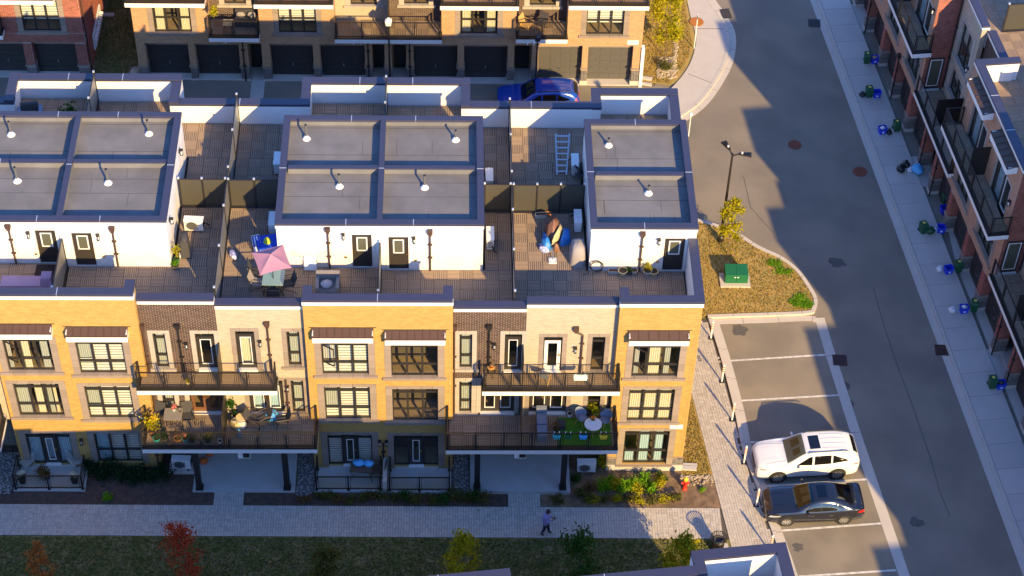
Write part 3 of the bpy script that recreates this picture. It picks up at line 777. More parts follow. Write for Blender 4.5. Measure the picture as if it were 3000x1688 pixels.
def siding(pl, par, u0, u1, v0, v1, e=.10):
    """lapped boards"""
    m = MB(); n = max(1, round((v1 - v0) / e)); h = (v1 - v0) / n
    for i in range(n):
        a = v0 + i * h; b = a + h - .002
        m.poly([pl.p(u0, a, .016), pl.p(u1, a, .016), pl.p(u1, b, .004), pl.p(u0, b, .004)]); m.poly([pl.p(u0, a, 0), pl.p(u1, a, 0), pl.p(u1, a, .016), pl.p(u0, a, .016)])
    if pl.U.cross(Vector((0, 0, 1))).dot(pl.N) < 0: m.f = [tuple(reversed(f)) for f in m.f]
    return m.build('siding_boards', 'siding', par, kind='stuff')
def downspout(pl, par, u, v1, v0, m='brown_metal', head=True, kick=None):
    b = MB(); r = .045
    if kick: b.tube([pl.p(kick[0], v1, .09), pl.p(kick[0], v1 - .22, .09), pl.p(u, v1 - .4, .09), pl.p(u, v0, .09)], r, 6)
    else: b.tube([pl.p(u, v1, .08), pl.p(u, v0, .08)], r, 6)
    x = kick[0] if kick else u
    if head: pl.box(b, x - .12, x + .12, v1 - .06, v1 + .12, .01, .2); pl.box(b, x - .08, x + .08, v1 - .2, v1 - .06, .03, .17)
    for k in range(1, 3): pl.box(b, u - .1, u + .1, v0 + (v1 - v0) * k / 3 - .015, v0 + (v1 - v0) * k / 3 + .015, .01, .13)
    return b.build('downspout', m, par)
def lantern(pl, par, u, v):
    b = MB(); pl.box(b, u - .06, u + .06, v - .02, v + .16, .0, .04); pl.box(b, u - .075, u + .075, v + .12, v + .18, .04, .2)
    b.tube([pl.p(u - .05, v - .12, .07), pl.p(u - .05, v + .12, .07)], .012, 4); b.tube([pl.p(u + .05, v - .12, .07), pl.p(u + .05, v + .12, .07)], .012, 4); b.tube([pl.p(u, v - .12, .17), pl.p(u, v + .12, .17)], .012, 4)
    pl.box(b, u - .06, u + .06, v - .15, v - .115, .05, .19)
    o = b.build('wall_lantern', 'black_metal', par)
    g = MB(); g.cone(pl.p(u, v - .11, .12), pl.p(u, v + .11, .12), .04, .04, 8); g.build('lantern_glass', 'white_plastic', o)
    return o
def awning(pl, par, u0, u1, v1, d=.42, drop=.20, fh=.34, n=8):
    b = MB(); P = pl.p
    b.poly([P(u0, v1, .0), P(u0, v1 - drop, d), P(u1, v1 - drop, d), P(u1, v1, .0)]); b.poly([P(u0, v1 - .03, 0), P(u1, v1 - .03, 0), P(u1, v1 - drop - .03, d), P(u0, v1 - drop - .03, d)])
    pl.box(b, u0, u1, v1 - drop - .03, v1 - drop - .005, d - .02, d + .03)
    o = b.build('awning', 'copper_roof', par)
    for i in range(n + 1):
        u = u0 + .015 + (u1 - u0 - .03) * i / n; m = MB(); m.beam(P(u, v1 + .012, .0), P(u, v1 - drop + .012, d + .02), .025, .03); m.build('standing_seam', 'copper_roof', o)
    m = MB(); pl.box(m, u0 + .02, u1 - .02, v1 - drop - .03 - fh, v1 - drop - .03, d - .06, d); pl.box(m, u0 + .02, u0 + .06, v1 - drop - .03 - fh, v1 - .06, 0, d - .06); pl.box(m, u1 - .06, u1 - .02, v1 - drop - .03 - fh, v1 - .06, 0, d - .06)
    pl.box(m, u0 + .06, u1 - .06, v1 - drop - fh, v1 - drop - fh + .03, 0, d - .06); m.build('fascia', 'white_trim', o)
    m = MB(); pl.box(m, u0 - .12, u1 + .12, v1 - .005, v1 + .02, 0, .03); m.build('flashing', 'black_metal', o)
    return o
def screen_run(par, pts, z, h=1.78, step=2.35, clip=None):
    """terrace divider: posts with bright caps and dark mesh panels"""
    pm = MB().box(-.035, -.035, 0, .035, .035, h + .04).mesh('screen_post', 'black_metal'); km = MB().box(-.045, -.045, 0, .045, .045, .07).mesh('post_cap', 'galv')
    for k, (a, b) in enumerate(zip(pts[:-1], pts[1:])):
        a = Vector((*a, z)); b = Vector((*b, z)); L = (b - a).length; n = max(1, round(L / step)); d = (b - a) / L; u = Vector((0, 0, 1)); nn = Vector((-d.y, d.x, 0))
        for i in range(n + 1):
            if i == 0 and k: continue
            p = a + d * (L * i / n); po = link('screen_post', pm, par, p); link('post_cap', km, po, (0, 0, h + .04))
        for i in range(n):
            p = a + d * (L * i / n + .04); q = a + d * (L * (i + 1) / n - .04)
            [MB().beam(p + u * hh, q + u * hh, .05, .045).build('screen_rail', 'black_metal', par) for hh in (h, .14)]
            m = MB(); e = nn * .006; m.hexa([p + u * .16 - e, p + u * .16 + e, q + u * .16 + e, q + u * .16 - e, p + u * (h - .02) - e, p + u * (h - .02) + e, q + u * (h - .02) + e, q + u * (h - .02) - e]); m.build('screen_panel', 'screen_mesh', par)
            m = MB(); m.beam(p + u * .05, q + u * .05, .10, .05); m.build('screen_base', 'black_metal', par)
# ================================================================ the middle row of town houses
row = thing('townhouse_row', 'long middle row of town houses with yellow brick bays and three white flat-roofed rooftop boxes', 'building')
FR = Plane((0, 0, 0), (1, 0, 0), (0, -1, 0))          # bay fronts
RC = Plane((0, .35, 0), (1, 0, 0), (0, -1, 0))        # recessed fronts
W3 = ('blind_white', 'curtain_cream', 'curtain_grey', 'curtain_blue')
def patio_unit(u0, u1, v0, v1, side=None, curtain=None):
    w = (u1 - u0) / 3
    f = [(side, 0, 1, 0, 1)] if side else None
    window(FR, row, u0, u0 + w, v0, v1, 1, (.86, .14), f, surround=None); window(FR, row, u1 - w, u1, v0, v1, 1, (.86, .14), f, surround=None)
    d = glazed_door(FR, row, u0 + w + .003, u1 - w - .003, v0 + .02, v1, surround=None, transom=.26, name='patio_door', curtain=curtain)
    sd = .30; n = 5; hh = (v1 - v0) / n
    for (a, b) in ((u0 - sd, u0), (u1, u1 + sd)):
        for i in range(n): FR.block('surround_stone', 'stone', d, a + .004, b - .002, v0 + i * hh + .006, v0 + (i + 1) * hh - .006, -.12, .022)
    for i in range(5): hh = (u1 - u0 + 2 * sd) / 5; FR.block('surround_stone', 'stone', d, u0 - sd + i * hh + .006, u0 - sd + (i + 1) * hh - .006, v1 + .004, v1 + .19, -.12, .022)
    MB().box(u0, -.10, v0 - .12, u1, .1, v0 - .004).build('threshold', 'concrete', row)
BAYS = [(-13.7, -7.21, 11.67, 11.90), (0.0, 6.48, 11.34, 11.56), (13.75, 17.35, 11.27, 11.50)]
UNITS = {0: [(-13.255, -11.21, .208), (-10.10, -8.03, .042)], 1: [(.673, 2.738, 0.), (3.749, 5.821, -.13)], 2: [(14.518, 16.597, -.148)]}
FILL3 = {0: [[('curtain_grey', 0, .35, 0, 1), ('curtain_cream', 1.0, 1.55, 0, 1), ('curtain_grey', 2.2, 2.8, 0, 1)], [('blind_white', 1, 2, 0, 1), ('blind_white', 2, 3, 0, 1), ('blind_white', 0, 1, 0, .38), ('curtain_grey', 0, 1, .36, 1)]],
         1: [[('blind_white', 1, 2, 0, 1), ('blind_white', 2, 3, 0, 1), ('blind_white', 0, 1, 0, .36), ('curtain_grey', 0, 1, .36, 1)], None],
         2: [[('curtain_cream', 1.02, 1.85, 0, 1), ('curtain_grey', 2.0, 2.5, 0, 1), ('curtain_grey', .1, .5, 0, 1)]]}
FILL2 = {0: [[('curtain_grey', 0, .9, 0, 1), ('curtain_cream', 1.2, 1.8, 0, 1), ('curtain_cream', 2.4, 2.7, 0, 1), ('curtain_grey', 2, 2.4, 0, 1)], [('blind_white', 1, 2, 0, 1), ('blind_white', 2, 3, 0, 1), ('blind_white', 0, 1, 0, .36), ('curtain_grey', 0, 1, .36, 1)]],
         1: [[('blind_white', 1, 2, 0, 1), ('blind_white', 2, 3, 0, 1), ('blind_white', 0, 1, 0, .3), ('curtain_grey', 0, 1, .3, 1)], None],
         2: [[('curtain_cream', .05, .9, 0, 1), ('curtain_cream', 1.05, 1.95, 0, 1), ('curtain_cream', 2.05, 2.9, 0, 1)]]}
for k, (x0, x1, zf, zt) in enumerate(BAYS):
    holes = []
    for i, (a, b, dz) in enumerate(UNITS[k]):
        holes += hole(a, b, 3.62 + dz, 5.92 + dz); holes += hole(a, b, 6.74 + dz, 9.04 + dz, lintel=False)
        g0, g1 = [((.30, 2.60), (.45, 2.6)), ((.22, 2.52), (.16, 2.46)), ((.32, 2.80),)][k][i]
        holes += hole(a, b, g0, g1, sill=False)
    zb = -.15 if k < 2 else .87
    if k == 2: holes_b = [h for h in holes]
    backing(FR, row, 'brick_wall', 'yellow_mortar', x0, x1, -.2, zf, holes)
    bricks(FR, row, 'yellow_brick', x0, x1, zb, zf - .02, holes)
    if k == 2:                                  # stone plinth of the end bay
        bricks(FR, row, 'stone_dark', x0, x1, .30, .87, holes, L=.42, H=.135, j=.012, proud=.03)
        MB().box(x0 - .02, -.06, .84, 14.2, 0, .90).box(16.92, -.06, .84, x1 + .04, 0, .90).build('plinth_cap', 'stone', row)
        MB().box(x0, -.05, -.3, x1 + .05, 0, .29).build('foundation', 'concrete', row)
    # side returns down to the recessed fronts
    for xe, nx in ((x0, -1), (x1, 1)):
        if k == 2 and nx == 1: continue
        MB().box(min(xe, xe - nx * .25), .251, -.2, max(xe, xe - nx * .25), .62, zt - .05).build('bay_return', 'yellow_mortar', row)
        bricks(Plane((xe, .0, 0), (0, nx, 0), (nx, 0, 0)) if nx > 0 else Plane((xe, .35, 0), (0, -1, 0), (-1, 0, 0)), row, 'yellow_brick', 0, .345, 0, zf)
    # white cornice band and metal coping
    m = MB().box(x0 - .03, -.05, zf, x1 + .03, .19, zt).build('cornice', 'white_trim', row)
    MB().box(x0 + .02, .20, zt - 2.0, x1 - .02, .33, zt - .03).build('parapet', 'siding', row)
    xr = x1 - .04 if k == 2 else x1 - .2
    cap_run(row, [(x0 + .2, .62), (x0 + .2, .145), (xr - (.16 if k == 2 else 0), .145)] + ([(xr, .62)] if k < 2 else []), .42, zt + .13, .14)
    for xe in ((x0 + .2,) if k == 2 else (x0 + .2, xr)): MB().box(xe - .16, .34, 9.3, xe + .16, .80, zt - .01).build('parapet_return', 'siding', row)
    for i, (a, b, dz) in enumerate(UNITS[k]):
        op = (0, 1) if (k, i) in ((0, 0), (1, 0), (2, 0)) else None
        window(FR, row, a, b, 6.74 + dz, 9.04 + dz, 3, (.33, .52, .15), FILL3[k][i], lintel=False, open_pane=op)
        window(FR, row, a, b, 3.62 + dz, 5.92 + dz, 3, (.33, .52, .15), FILL2[k][i])
        mid = (a + b) / 2; awning(FR, row, mid - 1.345 + (0 if k == 2 else (-.03 if i == 0 else .06)), mid + 1.345 + (0 if k == 2 else (-.03 if i == 0 else .06)), 9.90 + dz, n=6 if k == 2 else 8)
patio_unit(-13.255, -11.21, .30, 2.60, 'curtain_blue', 'curtain_blue')
window(FR, row, -10.10, -8.03, .45, 2.6, 3, (.4, .6), [('curtain_blue', 0, 1, 0, 1), ('blind_white', 1, 2, 0, 1), ('blind_white', 2, 3, 0, 1)], sill=False)
patio_unit(.673, 2.738, .22, 2.52, 'blind_white'); patio_unit(3.749, 5.821, .16, 2.46)
window(FR, row, 14.518, 16.597, .32, 2.80, 3, (.36, .50, .14), [('curtain_blue', .9, 1.75, 0, 1), ('curtain_blue', 2.1, 2.7, 0, 1), ('curtain_blue', .1, .8, 0, .35)], sill=False)
m = MB().box(14.2, -.10, .20, 16.9, -.051, .315).build('sill_course', 'stone', row)
for x in (3.1, 3.42): lantern(FR, row, x, 2.0)
lantern(FR, row, -10.7, 2.1)
# number panels, print too small to read in the photo
def number_panel(pl, par, u0, u1, v0, v1, rows_):
    m = MB(); pl.box(m, u0, u1, v0, v1, .012, .035); o = m.build('number_panel', 'white_plastic', par)
    t = MB()
    for (a, b, c, d) in rows_: pl.box(t, u0 + (u1 - u0) * a, u0 + (u1 - u0) * b, v0 + (v1 - v0) * c, v0 + (v1 - v0) * d, .0352, .037)
    t.build('lettering', 'sign_ink', o)
number_panel(FR, row, 16.56, 17.17, 2.97, 3.26, [(.44, .49, .62, .86), (.51, .56, .62, .86)] + [(.06 + .05 * i, .09 + .05 * i, .2, .34) for i in range(17)])
# recessed parts: dark brick, then cream brick
RECS = [(-20.2, -17.0, -13.7, 11.35, 11.1), (-7.21, -3.85, 0.0, 11.24, 10.94), (6.48, 9.72, 13.75, 10.80, 11.08)]
OPEN = {
 0: dict(dw=(-19.7, -19.1), dd=None, wd=None, ww=None),
 1: dict(dw=(-6.74, -6.19, 6.80, 9.11), dd=(-4.88, -4.04, 6.73, 9.10), wd=(-3.10, -2.27, 6.72, 9.26), ww=(-.85, -.28, 6.94, 9.25), d2=(-5.5, -4.0), w2=(-2.78, -1.22), z2=(3.68, 5.95)),
 2: dict(dw=(6.79, 7.35, 6.79, 9.09), dd=(8.80, 9.56, 6.62, 9.10), wd=(10.53, 11.36, 6.60, 8.92), ww=(12.69, 13.26, 6.62, 8.93), d2=(7.78, 9.32), w2=(10.0, 11.7), z2=(3.70, 5.9))}
for k, (xa, xm, xb, zd, zw) in enumerate(RECS):
    o = OPEN[k]
    for half, (u0, u1, zt, bm, mm) in enumerate(((xa, xm, zd, 'dark_brick', 'dark_mortar'), (xm, xb, zw, 'cream_brick', 'cream_mortar'))):
        hs = []
        if k:
            w3 = o['dw'] if half == 0 else o['ww']; d3 = o['dd'] if half == 0 else o['wd']; d2 = o['d2'] if half == 0 else o['w2']; z2 = o['z2']
            sp = 'stone_pale' if half == 0 else 'stone'
            hs += hole(*w3, cols=1) + [(d3[0] - .21, d3[1] + .21, d3[2] - .12, d3[3] + .19)]
            w2 = (w3[0], w3[1], z2[0] + .0, z2[1])
            hs += hole(*w2, cols=1, sill=True) + [(d2[0] - .21, d2[1] + .21, z2[0] - .12, z2[1] + .19)]
            cur = [('curtain_grey', .1, .95, .0, 1)] if (k, half) != (2, 1) else None
            window(RC, row, *w3, 1, (.33, .50, .17), cur, surround=sp); window(RC, row, *w2, 1, (.33, .50, .17), cur, surround=sp)
            white = (k, half) == (2, 1)
            glazed_door(RC, row, *d3, leaf='white_trim' if white else 'door_dark', surround=sp, curtain='curtain_cream' if (k, half) == (1, 1) else None, handle=-1 if half == 0 or (k, half) == (1, 1) else 1)
            glazed_door(RC, row, d2[0], d2[1], z2[0], z2[1], leaf='door_brown' if (k, half) == (1, 0) else 'door_dark', trim='door_brown' if (k, half) == (1, 0) else 'white_trim', surround=sp, leaves_=2, curtain='curtain_blue' if (k, half) == (1, 1) else None, name='french_doors')
        backing(RC, row, 'brick_wall', mm, u0, u1, 3.2, zt - .22, hs)
        bricks(RC, row, bm, u0, u1, 3.25, zt - .24, hs)
        e0 = .04 if half == 0 else .003; e1 = .003 if half == 0 else .04
        MB().box(u0 + e0, .30, zt - .22, u1 - e1, .55, zt).build('cornice', 'white_trim', row)
        MB().box(u0 + e0, .56, 9.3, u1 - e1, .64, zt - .02).build('parapet', 'siding', row)
        cap_run(row, [(u0 + .20, .47), (u1 - .20, .47)], .40, zt + .12, .13)
    # recessed ground floor under the lower balcony
    G = Plane((0, 1.3, 0), (1, 0, 0), (0, -1, 0))
    hs = [(xm - 1.15, xm - .25, .12, 2.3), (xm + .25, xm + 1.15, .12, 2.3)]
    backing(G, row, 'porch_wall', 'dark_mortar', xa, xb, -.3, 3.2, hs); bricks(G, row, 'stone_dark', xa, xb, 0, 3.15, hs, L=.42, H=.135)
    for h in hs:
        m = MB(); G.box(m, *h, -.2, -.14); m.build('entry_door', 'door_dark', row)
for k, u, v1, v0 in ((1, -5.57, 9.68, 6.58), (1, -1.65, 9.82, 6.72), (2, 8.10, 9.68, 6.6)): downspout(RC, row, u, v1, v0, 'black_metal' if u != -1.65 else 'brown_metal')
downspout(RC, row, 12.24, 9.53, 6.6, 'brown_metal', kick=(11.93,))
downspout(RC, row, -7.12, 9.65, 3.7, 'brown_metal'); downspout(RC, row, -1.05, 6.05, 3.7, 'brown_metal', head=False); downspout(RC, row, 13.66, 6.2, .2, 'brown_metal', head=False)
downspout(FR, row, -7.32, 3.1, .1, 'brown_metal', head=False); downspout(FR, row, 3.26, 1.95, .1, 'black_metal', head=False); downspout(RC, row, 6.56, 9.65, 3.7, 'brown_metal')
for u, v in ((-5.30, 8.4), (-2.03, 8.55), (8.33, 8.4), (11.95, 8.15), (-1.0, 5.5)): lantern(RC, row, u, v)
# ---------- roof terraces
DECKZ = [(-20.2, -10.78, 9.91), (-10.78, -3.85, 9.72), (-3.85, 3.24, 9.68), (3.24, 9.2, 9.54), (9.2, 17.0, 9.51)]
BOX = [(-20.2, -6.107, .16), (-1.385, 7.881, 0.), (12.593, 17.40, -.16)]
PF, PB, PZ = 3.839, 11.042, 12.45
MB().box(-20.2, .86, 9.2, 17.2, 13.6, 9.40).box(-14.5, 13.61, 9.2, -7.1, 15.1, 9.40).box(-.4, 13.61, 9.2, 6.9, 15.1, 9.4).box(13.6, 13.61, 9.2, 17.1, 14.55, 9.4).build('roof_slab', 'membrane', row)
decks = [MB().box(a + .01, .87, z - .09, b - .01, 13.55, z - .062).build('roof_terrace', 'deck_under', row) for a, b, z in DECKZ]
SK = [(x0, x1, PF, PB) for x0, x1, _ in BOX]
for i, (a, b, z) in list(enumerate(DECKZ))[::-1]:
    if i: deck(decks[i], row, a + .05, b - .05, 2.0, 3.84, z, base=False, phase=i)
for i, (a, b, z) in list(enumerate(DECKZ))[::-1]:
    sides = {1: (-6.05, -3.9), 2: (-3.8, -1.44), 3: (7.94, 9.15), 4: (9.25, 12.54)}
    if i in sides: deck(decks[i], row, sides[i][0], sides[i][1], 3.84, 7.5, z, base=False)
BALC = [(-7.55, -1.37, 6.60, -.78, 5, -3.85), (7.83, 13.98, 6.50, -.72, 5, 9.62)]
bal_hi = [balcony(row, x0, x1, .34, yf, z, n, screen=sx) for x0, x1, z, yf, n, sx in BALC]
BALC2 = [(-7.55, .32, 3.60, -1.70, 6, -3.85), (6.2, 14.0, 3.58, -1.74, 6, 9.62), (-21.4, -13.95, 3.7, -1.7, 5, -17)]
bal_lo = [balcony(row, x0, x1, .34, yf, z, n, screen=sx, ns=1) for x0, x1, z, yf, n, sx in BALC2]
balcony(row, -21.4, -15.2, .34, -.78, 6.75, 5)
for i, (a, b, z) in enumerate(DECKZ):
    if i in sides: deck(decks[i], row, sides[i][0], sides[i][1], 7.5, 11.05, z, base=False)
    deck(decks[i], row, a + .05, b - .05, 11.05, 13.5, z, base=False)
    deck(decks[i], row, a + .05, b - .05, .9, 2.0, z, base=False)
    if i == 0: deck(decks[i], row, a + .05, b - .05, 2.0, 3.84, z, base=False)
for x0, x1, z, y1 in ((-14.5, -10.82, 9.91, 15.05), (-10.74, -7.1, 9.72, 15.05), (-.4, 3.2, 9.68, 15.05), (3.28, 6.9, 9.54, 15.05), (13.6, 17.0, 9.51, 14.5)):
    q = MB().box(x0, 13.56, z - .09, x1, y1, z - .062).build('roof_terrace', 'deck_under', row); deck(q, row, x0, x1, 13.5, y1, z, base=False)
# ---------- rooftop boxes
mat('pipe_grey', (.17, .165, .155), .5, .15, 8, metal=.4); mat('membrane_patch', (.138, .131, .121), .95, .14, 3.)
def vent(x, y, z, h):
    o = MB().cone((x, y, z), (x, y, z + h), .052, .052, 8).build('vent_pipe', 'pipe_grey', row)
    MB().cone((x, y, z - .002), (x, y, z + .003), .55, .53, 9).build('roof_patch', 'membrane_patch', o)
    MB().cone((x, y, z + h), (x, y, z + h + .03), .06, .06, 8).build('pipe_rim', 'black_metal', o)
    MB().lathe([(.20, .0), (.17, .05), (.11, .13), (.07, .19)], (x, y, z), 12).build('flashing_cone', 'white_plastic', o)
for k, (x0, x1, dz) in enumerate(BOX):
    z = PZ + dz; zf = [9.8, 9.6, 9.5][k] - .15
    FW = Plane((0, PF + .05, 0), (1, 0, 0), (0, -1, 0))
    doors = [[(-11.97, -11.07, 9.90), (-10.39, -9.49, 9.74)], [(1.99, 2.87, 9.69), (3.61, 4.50, 9.55)], [(15.96, 16.88, 9.52)]][k]
    pen = backing(FW, row, 'rooftop_box_wall', 'stucco', x0 + .05, x1 - .05, zf, z - .1, [(a, b, c, c + 2.08) for a, b, c in doors], th=.2)
    MB().box(x0 + .05, PF + .251, zf, x0 + .25, PB - .05, z - .12).box(x1 - .25, PF + .251, zf, x1 - .05, PB - .05, z - .1).box(x0 + .251, PB - .25, zf, x1 - .251, PB - .05, z - .1).build('rooftop_box_wall', 'stucco', row)
    MB().box(x0 + .26, PF + .26, z - .48, x1 - .26, PB - .26, z - .40).build('roof_membrane', 'membrane', row)
    # laps of the roofing sheets
    mb = MB()
    for i in range(1, 8):
        yy = PF + .3 + i * .92
        if i in (2, 3, 5, 7): mb.box(x0 + .27, yy, z - .399, x1 - .27, yy + .02, z - .394)
    mb.build('roofing_lap', 'seam', row)
    dv = [[-10.83], [3.24], []][k]; cy = [7.73, 7.57, 7.40][k]
    xs = [x0 + .25] + dv + [x1 - .25]
    for d in dv: MB().box(d - .10, PF + .3, z - .40, d + .10, PB - .3, z - .06).build('party_upstand', 'membrane', row); cap_run(row, [(d, PF + .45), (d, PB - .45)], .26, z + .012, .07)
    for a, b in zip(xs[:-1], xs[1:]): MB().box(a + .13, cy - .08, z - .395, b - .13, cy + .08, z - .1).build('party_upstand', 'membrane', row); cap_run(row, [(a + .25, cy), (b - .25, cy)], .22, z - .03, .07)
    ol = .16; cap_run(row, [(x0 + ol, PF + ol), (x1 - ol, PF + ol), (x1 - ol, PB - ol), (x0 + ol, PB - ol)], .32, z, .13, closed=True)
    MB().box(x0 + .251, PF + .251, z - .47, x1 - .251, PF + .27, z - .12).box(x0 + .251, PB - .27, z - .47, x1 - .251, PB - .251, z - .12).box(x0 + .251, PF + .271, z - .47, x0 + .27, PB - .271, z - .12).box(x1 - .27, PF + .271, z - .47, x1 - .251, PB - .271, z - .12).build('membrane_upstand', 'membrane', row)
    rr_ = random.Random(k + 40); sm = MB()
    for q in range(9):
        sx = rr_.uniform(x0 + .6, x1 - .6); sy = PF + .35 + .92 * rr_.randrange(7); sm.box(sx, sy + .02, z - .399, sx + .016, sy + .9, z - .395)
    sm.build('roofing_lap', 'seam', row)
    MB().box(x0 + .02, PF + .02, z - .30, x1 - .02, PF + .045, z - .13).build('fascia', 'white_trim', row)
    for a, b, c in doors:
        d = MB(); FW.box(d, a + .02, b - .02, c, c + 2.06, -.10, -.04); dd = d.build('terrace_door', 'door_dark', row)
        m = MB(); u0, u1, v0, v1 = a + .2, b - .2, c + 1.0, c + 1.86
        for q in ((u0, u0 + .055, v0, v1), (u1 - .055, u1, v0, v1), (u0 + .055, u1 - .055, v0, v0 + .055), (u0 + .055, u1 - .055, v1 - .055, v1)): FW.box(m, *q, -.04, -.02)
        m.build('glass_bead', 'white_trim', dd)
        m = MB(); FW.box(m, u0 + .055, u1 - .055, v0 + .055, v1 - .055, -.039, -.034); m.build('pane', 'pane_door', dd) if 'pane_door' in MATS else m.build('pane', 'table_grey', dd)
        m = MB(); FW.box(m, a + .2, (a + b) / 2 - .04, c + .2, c + .82, -.04, -.03); FW.box(m, (a + b) / 2 + .04, b - .2, c + .2, c + .82, -.04, -.03); m.build('door_panel', 'door_dark', dd)
        hx = a + .09 if (a, b) in ((1.99, 2.87), (-11.97, -11.07), (15.96, 16.88)) else b - .09
        m = MB(); FW.box(m, hx - .02, hx + .02, c + .92, c + 1.06, -.04, .0); FW.box(m, hx - .07, hx + .04, c + .94, c + .965, .0, .02); m.build('handle', 'brass', dd)
        m = MB(); FW.box(m, a - .1, a, c - .04, c + 2.18, .0, .03); FW.box(m, b, b + .1, c - .04, c + 2.18, .0, .03); FW.box(m, a, b, c + 2.08, c + 2.18, .0, .03); m.build('door_casing', 'stucco', dd)
    dsp = [[(-13.06, 12.36), (-8.53, 12.24)], [(.94, 12.25), (5.47, 12.11)], [(14.93, 12.04)]][k]
    for u, v in dsp: downspout(FW, row, u, v - .1, zf + .1)
    for u, v in [[(-12.25, 11.75), (-9.2, 11.62)], [(1.62, 11.7), (4.75, 11.5)], [(15.68, 11.45)]][k]: lantern(FW, row, u, v)
    for u, v in [[(-12.1, 10.5), (-9.1, 10.35)], [(1.68, 10.35), (4.82, 10.15)], [(15.72, 10.1)]][k]:
        m = MB(); FW.box(m, u - .06, u + .06, v - .05, v + .03, 0, .05); m.build('outlet_cover', 'brass', row)
    for u, v in [[(-7.3, 11.7), (-6.7, 11.75)], [(-.75, 11.7), (-.1, 11.65), (6.35, 11.55), (7.1, 11.6)], [(13.3, 11.4), (13.9, 11.35)]][k]:
        m = MB(); FW.box(m, u - .035, u + .035, v - .1, v + .08, 0, .05); m.build('vent_hood', 'white_trim', row)
SW_L = Plane((-6.157, 0, 0), (0, 1, 0), (1, 0, 0))
lantern(SW_L, row, 4.7, 11.75); lantern(SW_L, row, 9.2, 11.75)
ZR = PZ - .41
for x, y, h, dz in ((-9.03, 6.65, .85, .16), (-13.1, 6.75, .85, .16), (-7.55, 9.95, .85, .16), (-13.85, 9.85, .8, .16), (1.35, 6.65, .75, 0), (-.30, 9.85, .85, 0), (5.2, 6.6, .75, 0), (6.6, 9.8, .6, 0), (15.35, 6.45, .48, -.16), (13.7, 9.65, .45, -.16)): vent(x, y, ZR + dz + .005, h)
# ---------- terrace dividers
for x, z, runs in ((-3.85, 9.70, [(.85, 13.55)]), (9.2, 9.53, [(.85, 13.5)]), (3.24, 9.61, [(.75, 3.75), (11.2, 15.0)]), (-10.8, 9.8, [(.75, 3.75), (11.2, 15.0)])):
    for a, b in runs: screen_run(row, [(x, a), (x, b)], z)
for xa, xb, y, z in ((-6.05, -3.92, 7.68, 9.72), (-3.78, -1.45, 7.68, 9.68), (7.94, 9.13, 7.6, 9.54), (9.27, 12.53, 7.6, 9.51)): screen_run(row, [(xa, y), (xb, y)], z, step=1.15)
# ---------- rear and end parapets
RP = [(-20.2, 13.76, 11.0), (-14.72, 13.76, 11.0), (-14.72, 15.34, 11.08), (-6.9, 15.34, 11.0), (-6.9, 13.76, 10.9), (-.62, 13.76, 10.88), (-.62, 15.34, 10.9), (7.08, 15.34, 10.88), (7.08, 13.76, 10.85), (13.42, 13.76, 10.8), (13.42, 14.78, 10.78), (17.2, 14.78, 10.76), (17.2, 11.1, 10.76)]
for i, ((xa, ya, za), (xb, yb, zb)) in enumerate(zip(RP[:-1], RP[1:])):
    zt = [10.92, 11.08, 11.05, 11.0, 10.88, 10.9, 10.9, 10.88, 10.8, 10.78, 10.78, 10.76][i]
    if xa != xb:
        MB().box(min(xa, xb) + .21, ya - .2, 9.3, max(xa, xb) - .21, ya + .2, zt - .12).build('parapet', 'siding', row)
        siding(Plane((0, ya - .20, 0), (1, 0, 0), (0, -1, 0)), row, min(xa, xb) + .2, max(xa, xb) - .2, 9.5, zt - .12)
    else:
        MB().box(xa - .2, min(ya, yb) - .2, 9.3, xa + .2, max(ya, yb) + .2, zt - .125).build('parapet', 'siding', row)
        left = i in (1, 5, 9)
        siding(Plane((xa + .2, 0, 0), (0, 1, 0), (1, 0, 0)) if left else Plane((xa - .2, 0, 0), (0, -1, 0), (-1, 0, 0)), row, *((min(ya, yb), max(ya, yb)) if left else (-max(ya, yb), -min(ya, yb))), 9.5, zt - .12)
    cap_run(row, [(xa, ya), (xb, yb)], .46, zt + .012, .13)
MB().box(17.03, .36, 9.3, 17.34, 3.83, 11.36).build('parapet', 'siding', row)
siding(Plane((17.03, 0, 0), (0, -1, 0), (-1, 0, 0)), row, -3.83, -.5, 9.5, 11.36)
cap_run(row, [(17.2, .15), (17.2, 3.6)], .42, 11.63, .13)
# end wall and back wall
E_ = Plane((17.35, 0, 0), (0, 1, 0), (1, 0, 0))
backing(E_, row, 'end_wall', 'yellow_mortar', .0, 14.9, -.3, 10.7); bricks(E_, row, 'yellow_brick', .0, 14.9, .9, 10.65); bricks(E_, row, 'stone_dark', 0, 14.9, .1, .88, L=.42, H=.135, j=.012, proud=.03)
MB().box(17.1, .251, 10.7, 17.349, 3.8, 11.36).build('end_wall', 'yellow_mortar', row)
MB().box(-20.2, 13.97, -.3, 13.4, 14.0, 9.3).box(-14.9, 14.001, 2.9, -6.7, 15.55, 9.3).box(-.8, 14.001, 2.9, 7.3, 15.55, 9.3).box(13.2, 14.001, -.3, 17.1, 15.0, 9.3).build('back_wall', 'yellow_mortar', row)
MB().box(-20, 2.2, -.2, 17.0, 13.5, 9.1).build('light_block_core', 'interior', row)  # unseen solid core, added inside the row to block light
